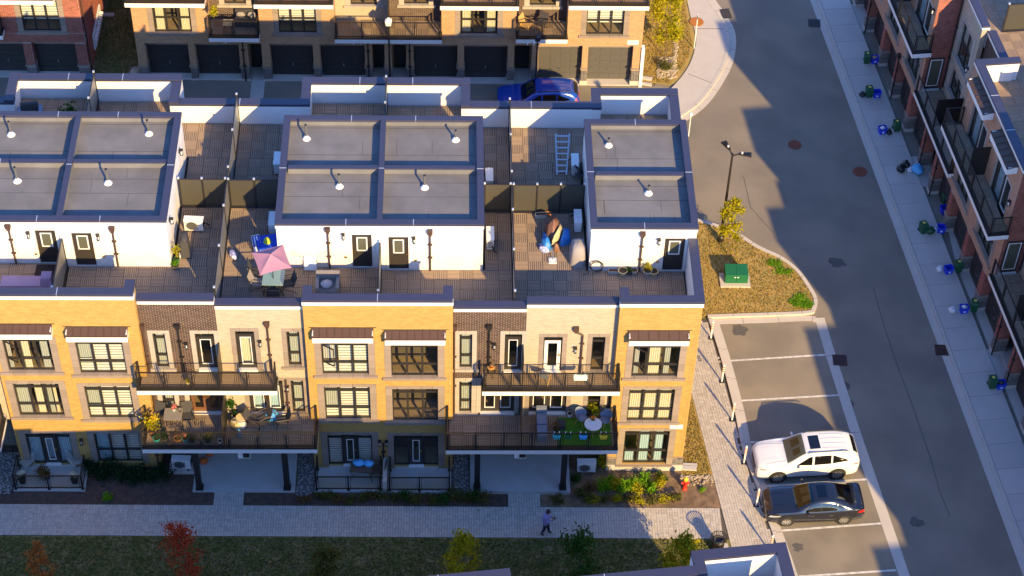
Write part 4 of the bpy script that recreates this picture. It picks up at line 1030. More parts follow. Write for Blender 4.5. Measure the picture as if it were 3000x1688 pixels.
# ---------- porches, patios and posts
def on(x): return gz(x)
for x0, x1 in ((-5.62, -.86), (7.32, 12.02)):
    p = MB().box(x0, -1.5, on(x0) - .2, x1, 1.28, .16).build('porch_slab', 'concrete_patio', row)
    for xx in (x0 + .32, x1 - .36):
        MB().box(xx - .13, -1.42, .16, xx + .13, -1.16, 3.25).box(xx - .17, -1.46, .162, xx + .17, -1.12, .28).build('porch_post', 'black_metal', row)
for x, z in ((-3.0, 3.1), (9.6, 3.1)):
    q = MB().box(x - .28, -1.62, z - .32, x + .28, -1.3, z + .14).build('meter_box', 'white_plastic', row); MB().box(x - .05, -1.68, z - .2, x + .25, -1.625, z + .1).build('meter_dial', 'black_metal', q)
PAT = [(-13.9, -10.6, .24), (.05, 3.22, .16), (3.46, 6.44, .10)]
patios = []
for x0, x1, z in PAT:
    s = MB().box(x0, -1.50, on(x0) - .2, x1, -.07, z).build('patio_slab', 'concrete_patio', row); patios.append(s)
    railing(s, [(x0 + .1, -.2), (x0 + .1, -1.4), (x1 - .1, -1.4), (x1 - .1, -.2)], z, [1, 2, 1], h=.98)
MB().box(3.24, -1.49, -.2, 3.44, -.05, .9).build('patio_divider', 'concrete', row)
# gravel strips between patio and porch
for k, (x0, x1, y1) in enumerate(((-.80, .0, .95), (6.5, 7.26, .95), (-15.6, -14.0, .8))):
    g = sheet('gravel_strip', [(x0, -1.5), (x1, -1.5), (x1, y1), (x0, y1)], .03, 'gravel_base')
    rr = random.Random(k); mb = MB()
    for i in range(int((x1 - x0) * (y1 + 1.7) * 120)):
        x = rr.uniform(x0, x1); y = rr.uniform(-1.7, y1); s = rr.uniform(.025, .06); mb.blob((x, y, gz(x) + .045), s, s * .8, s * .6, 0, 5, 3, .2, i)
    mb.build('pebbles', 'pebble', kind='stuff')
# ================================================================ rows with garages: one kit for the rear rows and the right row
def garage_door(root, a, b, y, z0, z1, m):
    d = MB().box(a, y, z0, b, y + .05, z1).build('garage_door', m, root)
    nr = 5; nc = 4; pm = MB()
    hh = (z1 - z0 - .1) / nr; ww = (b - a - .1) / nc
    for r_ in range(nr):
        for c in range(nc):
            x0 = a + .05 + c * ww + .05; x1 = x0 + ww - .10; q0 = z0 + .05 + r_ * hh + .08; q1 = q0 + hh - .16
            MB().hexa([(x0, y - .02, q0), (x0, y - .001, q0), (x1, y - .001, q0), (x1, y - .02, q0), (x0 + .03, y - .02, q1), (x0, y - .001, q1), (x1, y - .001, q1), (x1 - .03, y - .02, q1)]).build('raised_panel', m, d)
    MB().box((a + b) / 2 - .03, y - .05, z0 + .72, (a + b) / 2 + .03, y - .001, z0 + .86).build('handle', 'steel', d)
def garage_side(root, X0, X1, piers, gar, entries, bays, rec, rd, bm, mm, fm, ztop, gd, zg, bal2, bal3, awn=(), second=True):
    F = Plane((0, 0, 0), (1, 0, 0), (0, -1, 0)); Q = Plane((0, rd, 0), (1, 0, 0), (0, -1, 0))
    # ground floor: piers with stone bases, lintels, doors
    pw = MB()
    for a, b in piers:
        MB().box(a, .0, .0, b, .62, 2.76).build('pier', mm, root)
        for pl, u0, u1 in ((F, a, b), (Plane((b, 0, 0), (0, 1, 0), (1, 0, 0)), .0, .62)):
            bricks(pl, root, bm, u0, u1, 1.14, 2.76); bricks(pl, root, 'stone_dark', u0, u1, .22, 1.06, L=.30, H=.135, j=.012, proud=.035)
        MB().box(a - .06, -.06, 1.06, b + .06, .60, 1.14).build('stone_cap', 'stone', root); MB().box(a - .05, -.05, -.1, b + .05, .6, .22).build('pier_footing', 'kerb', root)
    for i, (a, b) in enumerate(gar):
        z = zg(a); garage_door(root, a + .02, b - .02, .5, z, 2.36, gd[i] if isinstance(gd, (list, tuple)) else gd)
        n = 4; w = (b - a) / n
        for k in range(n): F.block('lintel_stone', 'stone', root, a + k * w + .006, a + (k + 1) * w - .006, 2.37, 2.75, -.5, -.36)
        MB().box(a, -.02, -.3, b, .52, z - .01).build('garage_sill', 'kerb', root)
    for a, b in entries:
        MB().box(a, 1.2, .1, b, 1.26, 2.3).build('entry_door', 'door_dark', root); MB().box(a - .4, .4, -.25, b + .4, 1.2, .08).build('entry_step', 'concrete', root)
    MB().box(X0, 1.27, -.2, X1, 1.5, 2.76).build('ground_wall', mm, root)
    MB().box(X0, .25, 2.761, X1, 6, 2.9).build('soffit', 'interior', root)
    # bays
    allh = []
    for b in bays:
        for (a, c) in b[2]: allh += hole(a, c, 3.55, 5.85)
    lowholes = []
    backing(F, root, 'spandrel_wall', mm, X0, X1, 2.77, 3.42); bricks(F, root, fm, X0, X1, 2.78, 3.42)
    for (a, b, wins, up) in bays:
        hs = [h for w in wins for h in hole(*w, 3.55, 5.85)] + [(u0 - .05, u1 + .05, 6.66, 8.95) for u0, u1 in up]
        backing(F, root, 'bay_wall', mm, a, b, 3.421, ztop, hs); bricks(F, root, fm, a, b, 3.43, ztop - .05, hs)
        for i, w in enumerate(wins):
            window(F, root, *w, 3.55, 5.85, 3, (.42, .58), [('curtain_cream', .1, .9, 0, 1), ('curtain_cream', 2.1, 2.9, 0, 1)] if (int(a) + i) % 2 else [('blind_white', 0, 3, .3, 1)], sill=True)
        for u0, u1 in up:
            m = (u0 + u1) / 2; window(F, root, u0, m - .02, 6.7, 8.95, 1, (1.,), [('curtain_blue', .1, .8, 0, 1)], surround=None); glazed_door(F, root, m + .02, u1, 6.66, 8.95, surround=None, transom=0)
        for xe, nx in ((a, -1), (b, 1)):
            pl = Plane((xe, 0, 0), (0, 1, 0), (1, 0, 0)) if nx > 0 else Plane((xe, rd, 0), (0, -1, 0), (-1, 0, 0))
            MB().box(min(xe, xe - nx * .25), .252, 3.421, max(xe, xe - nx * .25), rd + .2, ztop).build('bay_return', mm, root); bricks(pl, root, bm, .0, rd, 3.43, ztop - .05)
        MB().box(a - .02, -.035, ztop, b + .02, .30, ztop + .16).build('cornice', 'white_trim', root)
        MB().box(a + .02, .31, ztop - 1.3, b - .02, .40, ztop + .12).box(a + .02, .401, ztop - 1.3, a + .3, rd + 1, ztop + .1).build('parapet', 'siding', root)
        cap_run(root, [(a + .2, rd + .8), (a + .2, .17), (b - .2, .17), (b - .2, rd + .8)], .44, ztop + .27, .11)
    for u0, u1 in awn: awning(F, root, u0, u1, 10.42, d=.55, drop=.12, n=6)
    # recesses
    for (a, b, m1, mo1, wins, off, zt) in rec:
        P = Plane((0, rd + off, 0), (1, 0, 0), (0, -1, 0))
        hs = [h for w in wins for h in hole(w[0], w[1], w[2], w[3], 2)]
        backing(P, root, 'recess_wall', mo1, a, b, 3.421, zt, hs); bricks(P, root, m1, a, b, 3.43, zt - .05, hs)
        for w in wins: window(P, root, *w, 2, (.45, .55), [('blind_white', 0, 2, .4, 1)], surround='stone_pale')
        MB().box(a + .01, rd + off - .03, zt, b - .01, rd + off + .3, zt + .15).build('cornice', 'white_trim', root)
        MB().box(a + .01, rd + off + .31, zt - 1.2, b - .01, rd + off + .4, zt + .1).build('parapet', 'siding', root)
        cap_run(root, [(a + .2, rd + off + .18), (b - .2, rd + off + .18)], .42, zt + .25, .1)
    for (x0, x1, z, yf, n, sc, sl, sr) in bal2: balcony(root, x0, x1, rd - .02, yf, z, n, screen=sc, side_l=sl, side_r=sr)
    for (x0, x1, z, yf, n, sc) in bal3: balcony(root, x0, x1, -.02, yf, z, n, screen=sc)
tan = thing('townhouse_row', 'rear row of town houses in pale tan brick with dark garage doors at street level', 'building', (0, 27.9, 0))
GT = [(-10.72, -8.35), (-7.95, -5.53), (-3.78, -1.4), (-.98, 1.5), (4.25, 6.7), (7.1, 9.53), (11.28, 13.72), (14.08, 16.58)]
PT = [(-11.2, -10.74), (-8.33, -7.97), (-5.51, -5.05), (-4.25, -3.8), (-1.38, -1.0), (1.52, 1.9), (2.62, 3.0), (3.85, 4.23), (6.72, 7.08), (9.55, 9.9), (10.9, 11.26), (13.74, 14.06), (16.6, 17.05)]
garage_side(tan, -11.2, 17.05, PT, GT, [(1.95, 2.6), (3.1, 3.75), (-5.0, -4.3), (10.0, 10.8)],
    [(-11.2, -7.05, [(-10.06, -8.0)], []), (-4.25, -.10, [(-3.18, -1.1)], []), (5.83, 9.97, [(6.87, 8.93)], []), (12.83, 17.05, [(13.88, 15.95)], [])],
    [(-7.05, -4.25, 'dark_brick', 'dark_mortar', [(-6.2, -5.0, 4.75, 6.4)], 0, 9.5), (-.10, 2.9, 'cream_brick', 'cream_mortar', [(.78, 2.24, 4.75, 6.4)], 0, 9.5), (2.9, 5.83, 'dark_brick', 'dark_mortar', [(3.75, 5.1, 4.82, 6.4)], .0, 9.4), (9.97, 12.83, 'dark_brick', 'dark_mortar', [(10.72, 12.18, 4.78, 6.4)], 0, 9.4)],
    1.0, 'tan_brick', 'tan_mortar', 'tan_brick', 10.2, ['garage_door'] * 6 + ['garage_door_grey'] * 2, lambda x: gz(x) + .05,
    [(-7.0, -4.27, 3.78, -.68, 2, None, True, True), (-.06, 5.83, 3.74, -.68, 4, 2.9, True, True), (9.98, 12.8, 3.82, -.68, 2, None, True, True)],
    [(-11.25, -7.0, 6.58, -1.2, 3, None), (-4.3, -.05, 6.55, -1.2, 3, None), (5.78, 10.02, 6.53, -1.2, 3, None), (12.78, 17.12, 6.6, -1.2, 3, None)])
FT = Plane((0, 0, 0), (1, 0, 0), (0, -1, 0))
for u in (-5.28, 1.71, 4.04): downspout(FT, tan, u, 3.5, .1, 'black_metal', head=True)
number_panel(FT, tan, 16.24, 16.86, 2.90, 3.19, [(.24, .28, .52, .80), (.32, .37, .52, .8), (.40, .45, .52, .8), (.48, .52, .52, .8), (.56, .62, .52, .8), (.66, .69, .52, .8), (.73, .75, .52, .8)] + [(.12 + .06 * i, .15 + .06 * i, .2, .3) for i in range(9)])
for u in (-6.1, .95, 1.35, 10.6, 10.95): MB().box(u - .03, -.78, 3.42, u + .03, -.70, 3.62).build('vent_hood', 'white_trim', tan)
MB().box(17.05, .0, -.2, 17.07, 12, 10.1).box(-11.22, 0, -.2, -11.2, 12, 10.1).box(-11.19, 11.8, -.2, 17.04, 12, 10.1).box(-11.19, 1.5, 9.0, 17.04, 11.79, 9.1).build('outer_wall', 'tan_brick', tan)
MB().box(17.07, -.12, -.2, 17.25, .2, 2.7).build('corner_board', 'white_trim', tan)
red = thing('brick_house', 'red brick house with two dark garage doors at the left edge of the rear street', 'building', (0, 27.9, 0))
garage_side(red, -23, -14.02, [(-22.8, -22.3), (-20.1, -19.7), (-17.5, -17.02), (-14.6, -14.02)], [(-22.3, -20.1), (-19.7, -17.5), (-17.02, -14.6)], [],
    [(-18.9, -14.02, [(-17.27, -15.2)], [])], [(-23, -18.9, 'dark_brick', 'dark_mortar', [], 0, 9.4)], 1.0, 'red_brick', 'red_mortar', 'red_brick', 10.2, 'garage_door', lambda x: gz(x) + .05,
    [(-22.6, -18.35, 3.85, -.68, 2, None, True, True)], [(-19.0, -15.1, 6.72, -1.2, 2, None)])
SR = Plane((-14.02, 0, 0), (0, 1, 0), (1, 0, 0))
backing(SR, red, 'side_wall', 'red_mortar', .63, 12, -.2, 10.1); bricks(SR, red, 'red_brick', .63, 12, .2, 10)
MB().box(-22.9, 11.8, -.2, -14.28, 12, 10.1).box(-22.9, 1.5, 9.0, -14.28, 11.7, 9.1).build('outer_wall', 'red_brick', red)
downspout(SR, red, .25, 6.0, .1, 'brown_metal', head=False)
mp = MB(); SR.box(mp, 1.8, 4.7, .75, 1.75, .03, .12); mb_ = mp.build('meter_board', 'white_plastic', red)
for i in range(10):
    m = MB(); u = 2.0 + i * .27; m.cone(SR.p(u, 1.35, .12), SR.p(u, 1.35, .28), .09, .08, 8); SR.box(m, u - .07, u + .07, .9, 1.2, .12, .2); m.build('gas_meter', 'white_plastic', mb_)
# ---------------------------------------------------------------- the row along the right side of the road
right = thing('townhouse_row', 'red brick row of town houses standing along the right side of the road', 'building', RO + RN * .25, ROTS)
def per(L, k): return [tuple(x + 13.85 * k for x in q) for q in L]
garR = [(-.1, 1.85), (2.3, 4.95), (5.4, 7.75), (8.2, 10.6), (11.1, 13.65), (16.2, 18.65), (19.1, 21.65), (22.1, 24.4), (24.9, 27.5), (30.2, 32.6), (33.1, 35.5)]
pieR = [(-.6, -.12), (1.87, 2.28), (4.97, 5.38), (7.77, 8.18), (10.62, 11.08), (13.67, 14.1), (15.78, 16.18), (18.67, 19.08), (21.67, 22.08), (24.42, 24.88), (27.52, 27.93), (29.75, 30.18), (32.62, 33.08), (35.52, 35.9)]
garage_side(right, -.6, 36, pieR, garR, [(14.35, 15.5), (28.2, 29.5)],
    [(3.9, 11.8, [(5.3, 7.3), (9.1, 11.15)], [(5.0, 7.3), (8.85, 11.3)]), (17.75, 25.8, [(18.9, 20.9), (22.75, 24.8)], [(18.85, 21.1), (22.8, 25.05)])],
    [(-.6, 3.9, 'cream_brick', 'cream_mortar', [], 0, 10.4), (11.8, 15.05, 'cream_brick', 'cream_mortar', [(12.62, 14.38, 6.72, 9.1), (12.62, 14.38, 4.5, 6.02)], 0, 10.4), (15.05, 17.75, 'dark_brick', 'dark_mortar', [], .35, 10.1), (25.8, 36, 'cream_brick', 'cream_mortar', [(26.6, 28.4, 6.72, 9.1), (26.6, 28.4, 4.5, 6.02)], 0, 10.4)],
    1.25, 'red_brick', 'red_mortar', 'red_brick_lit', 10.55, 'garage_door', lambda x: .0,
    [(11.9, 18.5, 3.78, -.32, 4, 14.95, False, True), (25.9, 33, 3.78, -.32, 4, 29.2, False, True)],
    [(4.4, 12.35, 6.84, -1.08, 5, 8.1), (18.0, 26.15, 6.84, -1.08, 5, 22.0)], awn=[(18.6, 21.3), (22.5, 25.2), (4.9, 7.5), (8.6, 11.3)])
FRt = Plane((0, 0, 0), (1, 0, 0), (0, -1, 0))
for u in (14.2, 16.4, 8.3, 2.4, 28.0, 30.2): downspout(FRt, right, u - .02, 3.2, .05, 'black_metal', head=True)
RCt = Plane((0, 1.25, 0), (1, 0, 0), (0, -1, 0))
downspout(RCt, right, 12.05, 10.3, 4.0, 'black_metal'); downspout(RCt, right, 26.0, 7.0, 4.0, 'black_metal')
for pl_x in (11.81, 25.81):                      # doors in the south side of the bays, onto the lower balconies
    S_ = Plane((pl_x, 0, 0), (0, 1, 0), (1, 0, 0))
    m = MB(); S_.box(m, .18, 1.02, 3.8, 5.95, .012, .05); dd = m.build('balcony_door', 'door_dark', right)
    m = MB()
    for q in ((.26, .31, 4.0, 5.85), (.89, .94, 4.0, 5.85), (.31, .89, 4.0, 4.05), (.31, .89, 5.8, 5.85)): S_.box(m, *q, .05, .065)
    m.build('glass_bead', 'white_trim', dd); m = MB(); S_.box(m, .31, .89, 4.05, 5.8, .051, .057); m.build('pane', 'pane_door', dd)
    m = MB(); S_.box(m, .15, 1.05, 3.68, 3.79, .012, .12); m.build('threshold', 'white_trim', dd)
for u, v in ((17.2, 9.7), (21.9, 9.2), (25.4, 8.2), (11.5, 8.9)): lantern(FRt, right, u, v)
# roof terrace of the right row
MB().box(-.6, 1.7, 9.25, 36, 14, 9.47).build('roof_slab', 'membrane', right)
rt = MB().box(-.6, 1.7, 9.471, 36, 14, 9.5).build('roof_terrace', 'deck_under', right)
deck(rt, right, 9.0, 25.4, 1.7, 8.0, 9.56, base=False)
deck(rt, right, 4.2, 11.4, .45, 1.7, 9.56, base=False); deck(rt, right, 18.1, 25.4, .45, 1.7, 9.56, base=False)
screen_run(right, [(14.3, 2.7), (14.3, 9)], 9.55, h=1.8); screen_run(right, [(20.6, 2.2), (20.6, 9)], 9.55, h=1.8)
MB().box(17.8, .45, 9.2, 18.1, 2.0, 10.7).box(11.45, .45, 9.2, 11.75, 2.0, 10.7).build('parapet', 'stucco', right)
siding(Plane((18.1, 0, 0), (0, 1, 0), (1, 0, 0)), right, .45, 2.0, 9.5, 10.7)
MB().box(-.6, 13.8, -.2, 36, 14, 10.2).box(35.8, .3, -.2, 36, 13.7, 10).box(-.6, .63, -.2, -.4, 13.7, 10).build('outer_wall', 'red_brick', right)
# ---------------------------------------------------------------- the row in front, of which the roof edge shows
FA = R(6.4)
frontrow = thing('townhouse_row', 'nearest row of town houses, dark roof edge and white parapet at the bottom edge', 'building', (19.58, -12.32, 0), FA)
ZF = 10.9
mb = MB()
for x0, x1, y in ((-3.75, 0, 0), (-10.95, -3.75, -.74), (-19.1, -10.95, 0), (-25.5, -19.1, -.74), (-33.6, -25.5, 0), (-44, -33.6, -.74)):
    zt = ZF - .13 if y == 0 else ZF - .05
    MB().box(x0, y - .3, -.4, x1, y, 9.2).build('back_wall', 'yellow_mortar', frontrow)
    bricks(Plane((x1, y, 0), (-1, 0, 0), (0, 1, 0)), frontrow, 'yellow_brick', 0, x1 - x0, 0, 9.2) if x0 > -20 else None
    MB().box(x0 + (.0 if y == 0 else .2), y - .42, 9.2, x1 - (0 if y == 0 else .2), y, zt).build('parapet', 'siding', frontrow)
    siding(Plane((0, y - .42, 0), (1, 0, 0), (0, -1, 0)), frontrow, x0 + .2, x1 - .2, 9.5, zt)
    cap_run(frontrow, [(x0 + .2, y - .2), (x1 - .2, y - .2)], .46, zt + .13, .13)
for x in (-.2, -3.55, -11.15, -18.9, -25.7, -33.4):
    far = -13.6 if x == -.2 else -.9
    MB().box(x - .2, far, 9.2, x + .2, -.43, ZF - .135).build('parapet', 'siding', frontrow)
    cap_run(frontrow, [(x, -.55), (x, far)], .46, ZF + .0, .13)
    siding(Plane((x - .2, 0, 0), (0, -1, 0), (-1, 0, 0)), frontrow, .45, -far, 9.5, ZF - .135) if x != -3.55 else None
MB().box(-44, -15, 9.2, -.4, -1.5, 9.45).build('roof_slab', 'membrane', frontrow)
MB().box(-44, -15.3, -.4, 0, -15, 11.4).box(-.3, -15, -.4, 0, -.31, 9.2).box(-44, -14.9, -.4, -.31, -1.5, 9.19).build('outer_wall', 'yellow_mortar', frontrow)
for x0, x1 in ((-4.9, -.1), (-18.5, -9.6), (-33, -23.6)):
    MB().box(x0, -11.4, 9.4, x1, -4.2, 12.3).build('rooftop_box', 'stucco', frontrow); cap_run(frontrow, [(x0 + .2, -11.2), (x1 - .2, -11.2), (x1 - .2, -4.4), (x0 + .2, -4.4)], .42, 12.45, .14, closed=True)

# the right row goes on towards the camera beyond the frame
MB().box(36.01, -.25, -.3, 74, 14, 10.75).build('outer_wall', 'red_brick', right)
for s0, s1, z in ((26.3, 29.0, 13.1), (34.2, 37.8, 13.1), (42.5, 45.1, 13.2), (51.3, 59.0, 13.2), (65.1, 74, 13.2)):
    MB().box(s0, -.25 if s0 > 36 else .02, 10.76 if s0 > 36 else 10.4, s1, 6.5, z).build('rooftop_box', 'stucco', right)
MB().box(37.81, -.2, 10.76, 42.49, .4, 11.85).build('parapet', 'siding', right)
# ================================================================ things
def zu(u, v, z): d = ray(u, v); return CAMPOS + d * ((z - CAMPOS.z) / d.z)
def gu(u, v, h=0.): d = ray(u, v); return CAMPOS + d * ((gz(CAMPOS.x) + h - CAMPOS.z) / (d.z - GS * d.x))
def z3(x, y, z): return zu(650 + x * .14493, 660 + y * .14493, z)
def z4(x, y, z): return zu(1560 + x * .20702, 520 + y * .20702, z)
def z5(x, y, z): return zu(1560 + x * .1173, 1160 + y * .1173, z)
def z6(x, y, z): return zu(400 + x * .18631, 1150 + y * .18631, z)
# ---------------------------------------------------------------- cars
def cr1(P, t):
    n = len(P); i = min(int(t), n - 2); f = t - i
    p0, p1, p2, p3 = P[max(i - 1, 0)], P[i], P[i + 1], P[min(i + 2, n - 1)]
    return .5 * (2 * p1 + (p2 - p0) * f + (2 * p0 - 5 * p1 + 4 * p2 - p3) * f * f + (3 * p1 - p0 - 3 * p2 + p3) * f ** 3)
from mathutils.bvhtree import BVHTree
def make_car(label, cat, paint, W, st, wheels, side_win, wind, rear, roofpanel, head, tail, loc, rot, rw=.34, grille=None, rails=None, group='cars parked by the houses', sunroof=None, trim=.0):
    """st: stations (x, sill z, belt half width, belt z, top half width, top z); nose at low x"""
    root = thing('parked_car', label, cat, loc, rot, group)
    K = []
    for (x, zs, wb, zb, wt, zt) in st:
        K.append(np.array([(x, 0, zs), (x, wb * .86, zs), (x, wb * .97, zs + .10), (x, wb * 1.0, zs + (zb - zs) * .55), (x, wb * .965, zb - .03), (x, wb * .93, zb + .02), (x, (wb * .93 + wt) / 2 + .015, (zb + zt) / 2 + (zt - zb) * .04), (x, wt, zt - min(.05, (zt - zb) * .4)), (x, wt * .72, zt - .008), (x, 0, zt)]))
    ns, nr = 60, 36; V = []
    for i in range(ns + 1):
        ring = cr1(K, i * (len(K) - 1) / ns)
        R_ = [np.array(ring[j]) for j in range(len(ring))]
        half = [cr1(R_, j * (len(R_) - 1) / nr) for j in range(nr + 1)]
        V += [tuple(p) for p in half] + [(p[0], -p[1], p[2]) for p in half[nr - 1:0:-1]]
    m = 2 * nr; F = []
    for i in range(ns):
        for j in range(m): F.append((i * m + j, i * m + (j + 1) % m, (i + 1) * m + (j + 1) % m, (i + 1) * m + j))
    F.append(tuple(range(m))); F.append(tuple(ns * m + j for j in range(m))[::-1])
    mb = MB(); mb.v = V; mb.f = F; mb.m = [0] * len(F)
    bm = bmesh.new(); me = mb.mesh('body', paint, True); bm.from_mesh(me); bmesh.ops.recalc_face_normals(bm, faces=bm.faces[:]); bm.to_mesh(me)
    tree = BVHTree.FromBMesh(bm); bm.free()
    body = link('body', me, root)
    def patchm(name, m_, q, axis, off=.006, n=8, k=8, par=body, sgn=1):
        """a patch laid on the body: corner coordinates seen from the side ('y'), from above ('z'), from front or back ('x')"""
        g = MB(); q = [np.array(c, dtype=float) for c in q]; idx = {}
        for a in range(n + 1):
            for b in range(k + 1):
                s, t = a / n, b / k; c = q[0] * (1 - s) * (1 - t) + q[1] * s * (1 - t) + q[2] * s * t + q[3] * (1 - s) * t
                if axis == 'y': o, d = Vector((c[0], 3 * sgn, c[1])), Vector((0, -sgn, 0))
                elif axis == 'z': o, d = Vector((c[0], c[1], 4)), Vector((0, 0, -1))
                else: o, d = Vector((5 * sgn, c[0], c[1])), Vector((-sgn, 0, 0))
                h, nn, *_ = tree.ray_cast(o, d)
                idx[a, b] = len(g.v)
                if h is None: h = o + d * 3; nn = -d
                g.v.append(tuple(h + nn * off))
        for a in range(n):
            for b in range(k): g.f.append((idx[a, b], idx[a + 1, b], idx[a + 1, b + 1], idx[a, b + 1])); g.m.append(0)
        return g.build(name, m_, par, True)
    for sg in (1, -1):
        for q in side_win: patchm('side_window', 'car_glass_dark', q, 'y', sgn=sg)
        patchm('headlight', 'headlight', head, 'y', .008, 4, 3, sgn=sg); patchm('tail_light', 'tail_red', tail, 'y', .008, 4, 3, sgn=sg)
        w0 = wheels[0]; w1 = wheels[1]
        xm = (w0 + w1) / 2
        patchm('sill_trim', 'car_trim', ((w0 + rw + .05, st[4][1] + .02), (w1 - rw - .05, st[4][1] + .02), (w1 - rw - .05, st[4][1] + .12), (w0 + rw + .05, st[4][1] + .12)), 'y', .01, 8, 2, sgn=sg)
        for xx in (xm - .03, xm + .95 * (w1 - w0) / 2.8 - .05): patchm('door_seam', 'car_trim', ((xx, st[4][1] + .15), (xx + .012, st[4][1] + .15), (xx + .012, st[4][3] - .02), (xx, st[4][3] - .02)), 'y', .004, 1, 6, sgn=sg)
        for xx in (xm - .25, xm + .62): patchm('door_handle', 'chrome' if paint == 'car_black' else paint, ((xx, st[4][3] - .16), (xx + .18, st[4][3] - .155), (xx + .18, st[4][3] - .12), (xx, st[4][3] - .125)), 'y', .02, 2, 1, sgn=sg)
        mx = side_win[0][0][0] + .12
        mir = MB().blob((mx, sg * (W / 2 + .09), st[4][3] + .10), .07, .12, .075, 0, 8, 6); mir.beam((mx, sg * (W / 2 - .08), st[4][3] + .05), (mx, sg * (W / 2 + .02), st[4][3] + .08), .06, .05); mir.build('wing_mirror', paint if paint != 'car_black' else 'car_black', body, True)
        if rails: MB().tube([(rails[0], sg * rails[2], rails[3] - .03), (rails[0] + .15, sg * rails[2], rails[3] + .035), (rails[1] - .15, sg * rails[2], rails[3] + .035), (rails[1], sg * rails[2], rails[3] - .03)], .02, 6).build('roof_rail', 'car_trim', body)
    patchm('windscreen', 'car_glass', wind, 'z', .008, 8, 8); patchm('rear_window', 'car_glass_dark', rear, 'z', .008, 8, 8)
    if sunroof: patchm('sunroof', 'car_glass_dark', sunroof, 'z', .007, 4, 4)
    if grille: patchm('grille', 'car_trim', grille, 'x', .01, 6, 3, sgn=-1)
    xw = (wind[0][0] + wind[2][0]) / 2
    for xa, ya, xb, yb in ((wind[0][0] - .08, .52, wind[0][0] - 1.05, .60), (wind[0][0] - .1, .30, wind[0][0] - 1.1, .34)):
        for sg in (1, -1): patchm('bonnet_crease', 'car_trim' if ya > .5 else paint, [(xa, sg * ya), (xa, sg * (ya + .014)), (xb, sg * (yb + .014)), (xb, sg * yb)], 'z', .003 if ya > .5 else .016, 1, 8)
    patchm('dashboard', 'seat_beige', [(xw - .10, -wind[0][1] * .68), (xw - .10, -.10), (xw + .2, -.10), (xw + .2, -wind[0][1] * .6)], 'z', .003, 4, 4)
    if rails:
        for yy in (-.42, -.14, .14, .42): patchm('roof_rib', paint, [(rails[0] + .75, yy - .03), (rails[0] + .75, yy + .03), (rails[1] - .05, yy + .03), (rails[1] - .05, yy - .03)], 'z', .022, 1, 8)
    # seats and dashboard seen through the windscreen
    xw = (wind[0][0] + wind[2][0]) / 2
    patchm('dashboard', 'seat_beige', [(xw - .12, wind[0][1] * .72), (xw - .12, .08), (xw + .24, .08), (xw + .24, wind[0][1] * .66)], 'z', .003, 4, 4)
    for x in wheels:
        for sg in (1, -1):
            y = sg * (W / 2 - .10)
            a = MB().cone((x, y - sg * .02, rw + .01), (x, sg * (W / 2 + .004), rw + .01), rw + .065, rw + .06, 24); a.build('wheel_well_dark', 'car_trim', body)  # black disc stands in for the darkness inside the wheel well
            wl_ = MB()
            pr = [(rw * .68, -.10), (rw * .96, -.10), (rw, -.06), (rw, .06), (rw * .96, .10), (rw * .68, .10)]
            n = 24; vs = []
            for r_, h in pr:
                for i in range(n): t = 2 * math.pi * i / n; vs.append((x + r_ * math.cos(t), sg * (W / 2 - .075) + h, rw + r_ * math.sin(t)))
            wl_.add(vs, [(j * n + i, j * n + (i + 1) % n, (j + 1) * n + (i + 1) % n, (j + 1) * n + i) for j in range(len(pr) - 1) for i in range(n)])
            wh = wl_.build('wheel', 'tyre', root, True)
            rim = MB().cone((x, sg * (W / 2 - .05), rw), (x, sg * (W / 2 + .0), rw), rw * .2, rw * .16, 10)
            for i in range(10):
                t = 2 * math.pi * i / 10; rim.beam((x + math.cos(t) * rw * .1, sg * (W / 2 + .0), rw + math.sin(t) * rw * .1), (x + math.cos(t + .12) * rw * .68, sg * (W / 2 + .012), rw + math.sin(t + .12) * rw * .68), .03, .05)
            vs = []
            for r_ in (rw * .64, rw * .72):
                for i in range(n): t = 2 * math.pi * i / n; vs.append((x + r_ * math.cos(t), sg * (W / 2 + .022), rw + r_ * math.sin(t)))
            rim.add(vs, [(i, (i + 1) % n, n + (i + 1) % n, n + i) for i in range(n)]); rim.build('rim', 'alloy', wh)
            MB().cone((x, sg * (W / 2 - .06), rw), (x, sg * (W / 2 - .045), rw), rw * .7, rw * .7, 20).build('hub_well', 'car_trim', wh)
    for sg in (1, -1):
        yy = sg * W * .30
        MB().box(st[-1][0] - .04, yy - .25, .55, st[-1][0] - .01, yy + .25, .6).build('bumper_trim', 'car_trim', body)
    return root
SUV = [(-2.46, .38, .62, .62, .50, .70), (-2.40, .26, .78, .78, .62, .92), (-2.10, .24, .90, .90, .74, 1.02), (-1.55, .24, .945, .98, .76, 1.08), (-.98, .24, .955, 1.03, .75, 1.14), (-.30, .24, .96, 1.05, .70, 1.60), (.25, .24, .965, 1.06, .69, 1.71), (.95, .24, .965, 1.08, .68, 1.72), (1.60, .24, .955, 1.11, .66, 1.68), (2.10, .26, .93, 1.14, .61, 1.56), (2.36, .34, .86, 1.14, .55, 1.30), (2.46, .45, .74, .98, .5, 1.06)]
pf_ = Vector((21.865, -.604, 0)); pr_ = Vector((24.735, -.397, 0)); hd = (pr_ - pf_).normalized(); cx_ = (pf_ + pr_) / 2 + Vector((-hd.y, hd.x, 0)) * .87
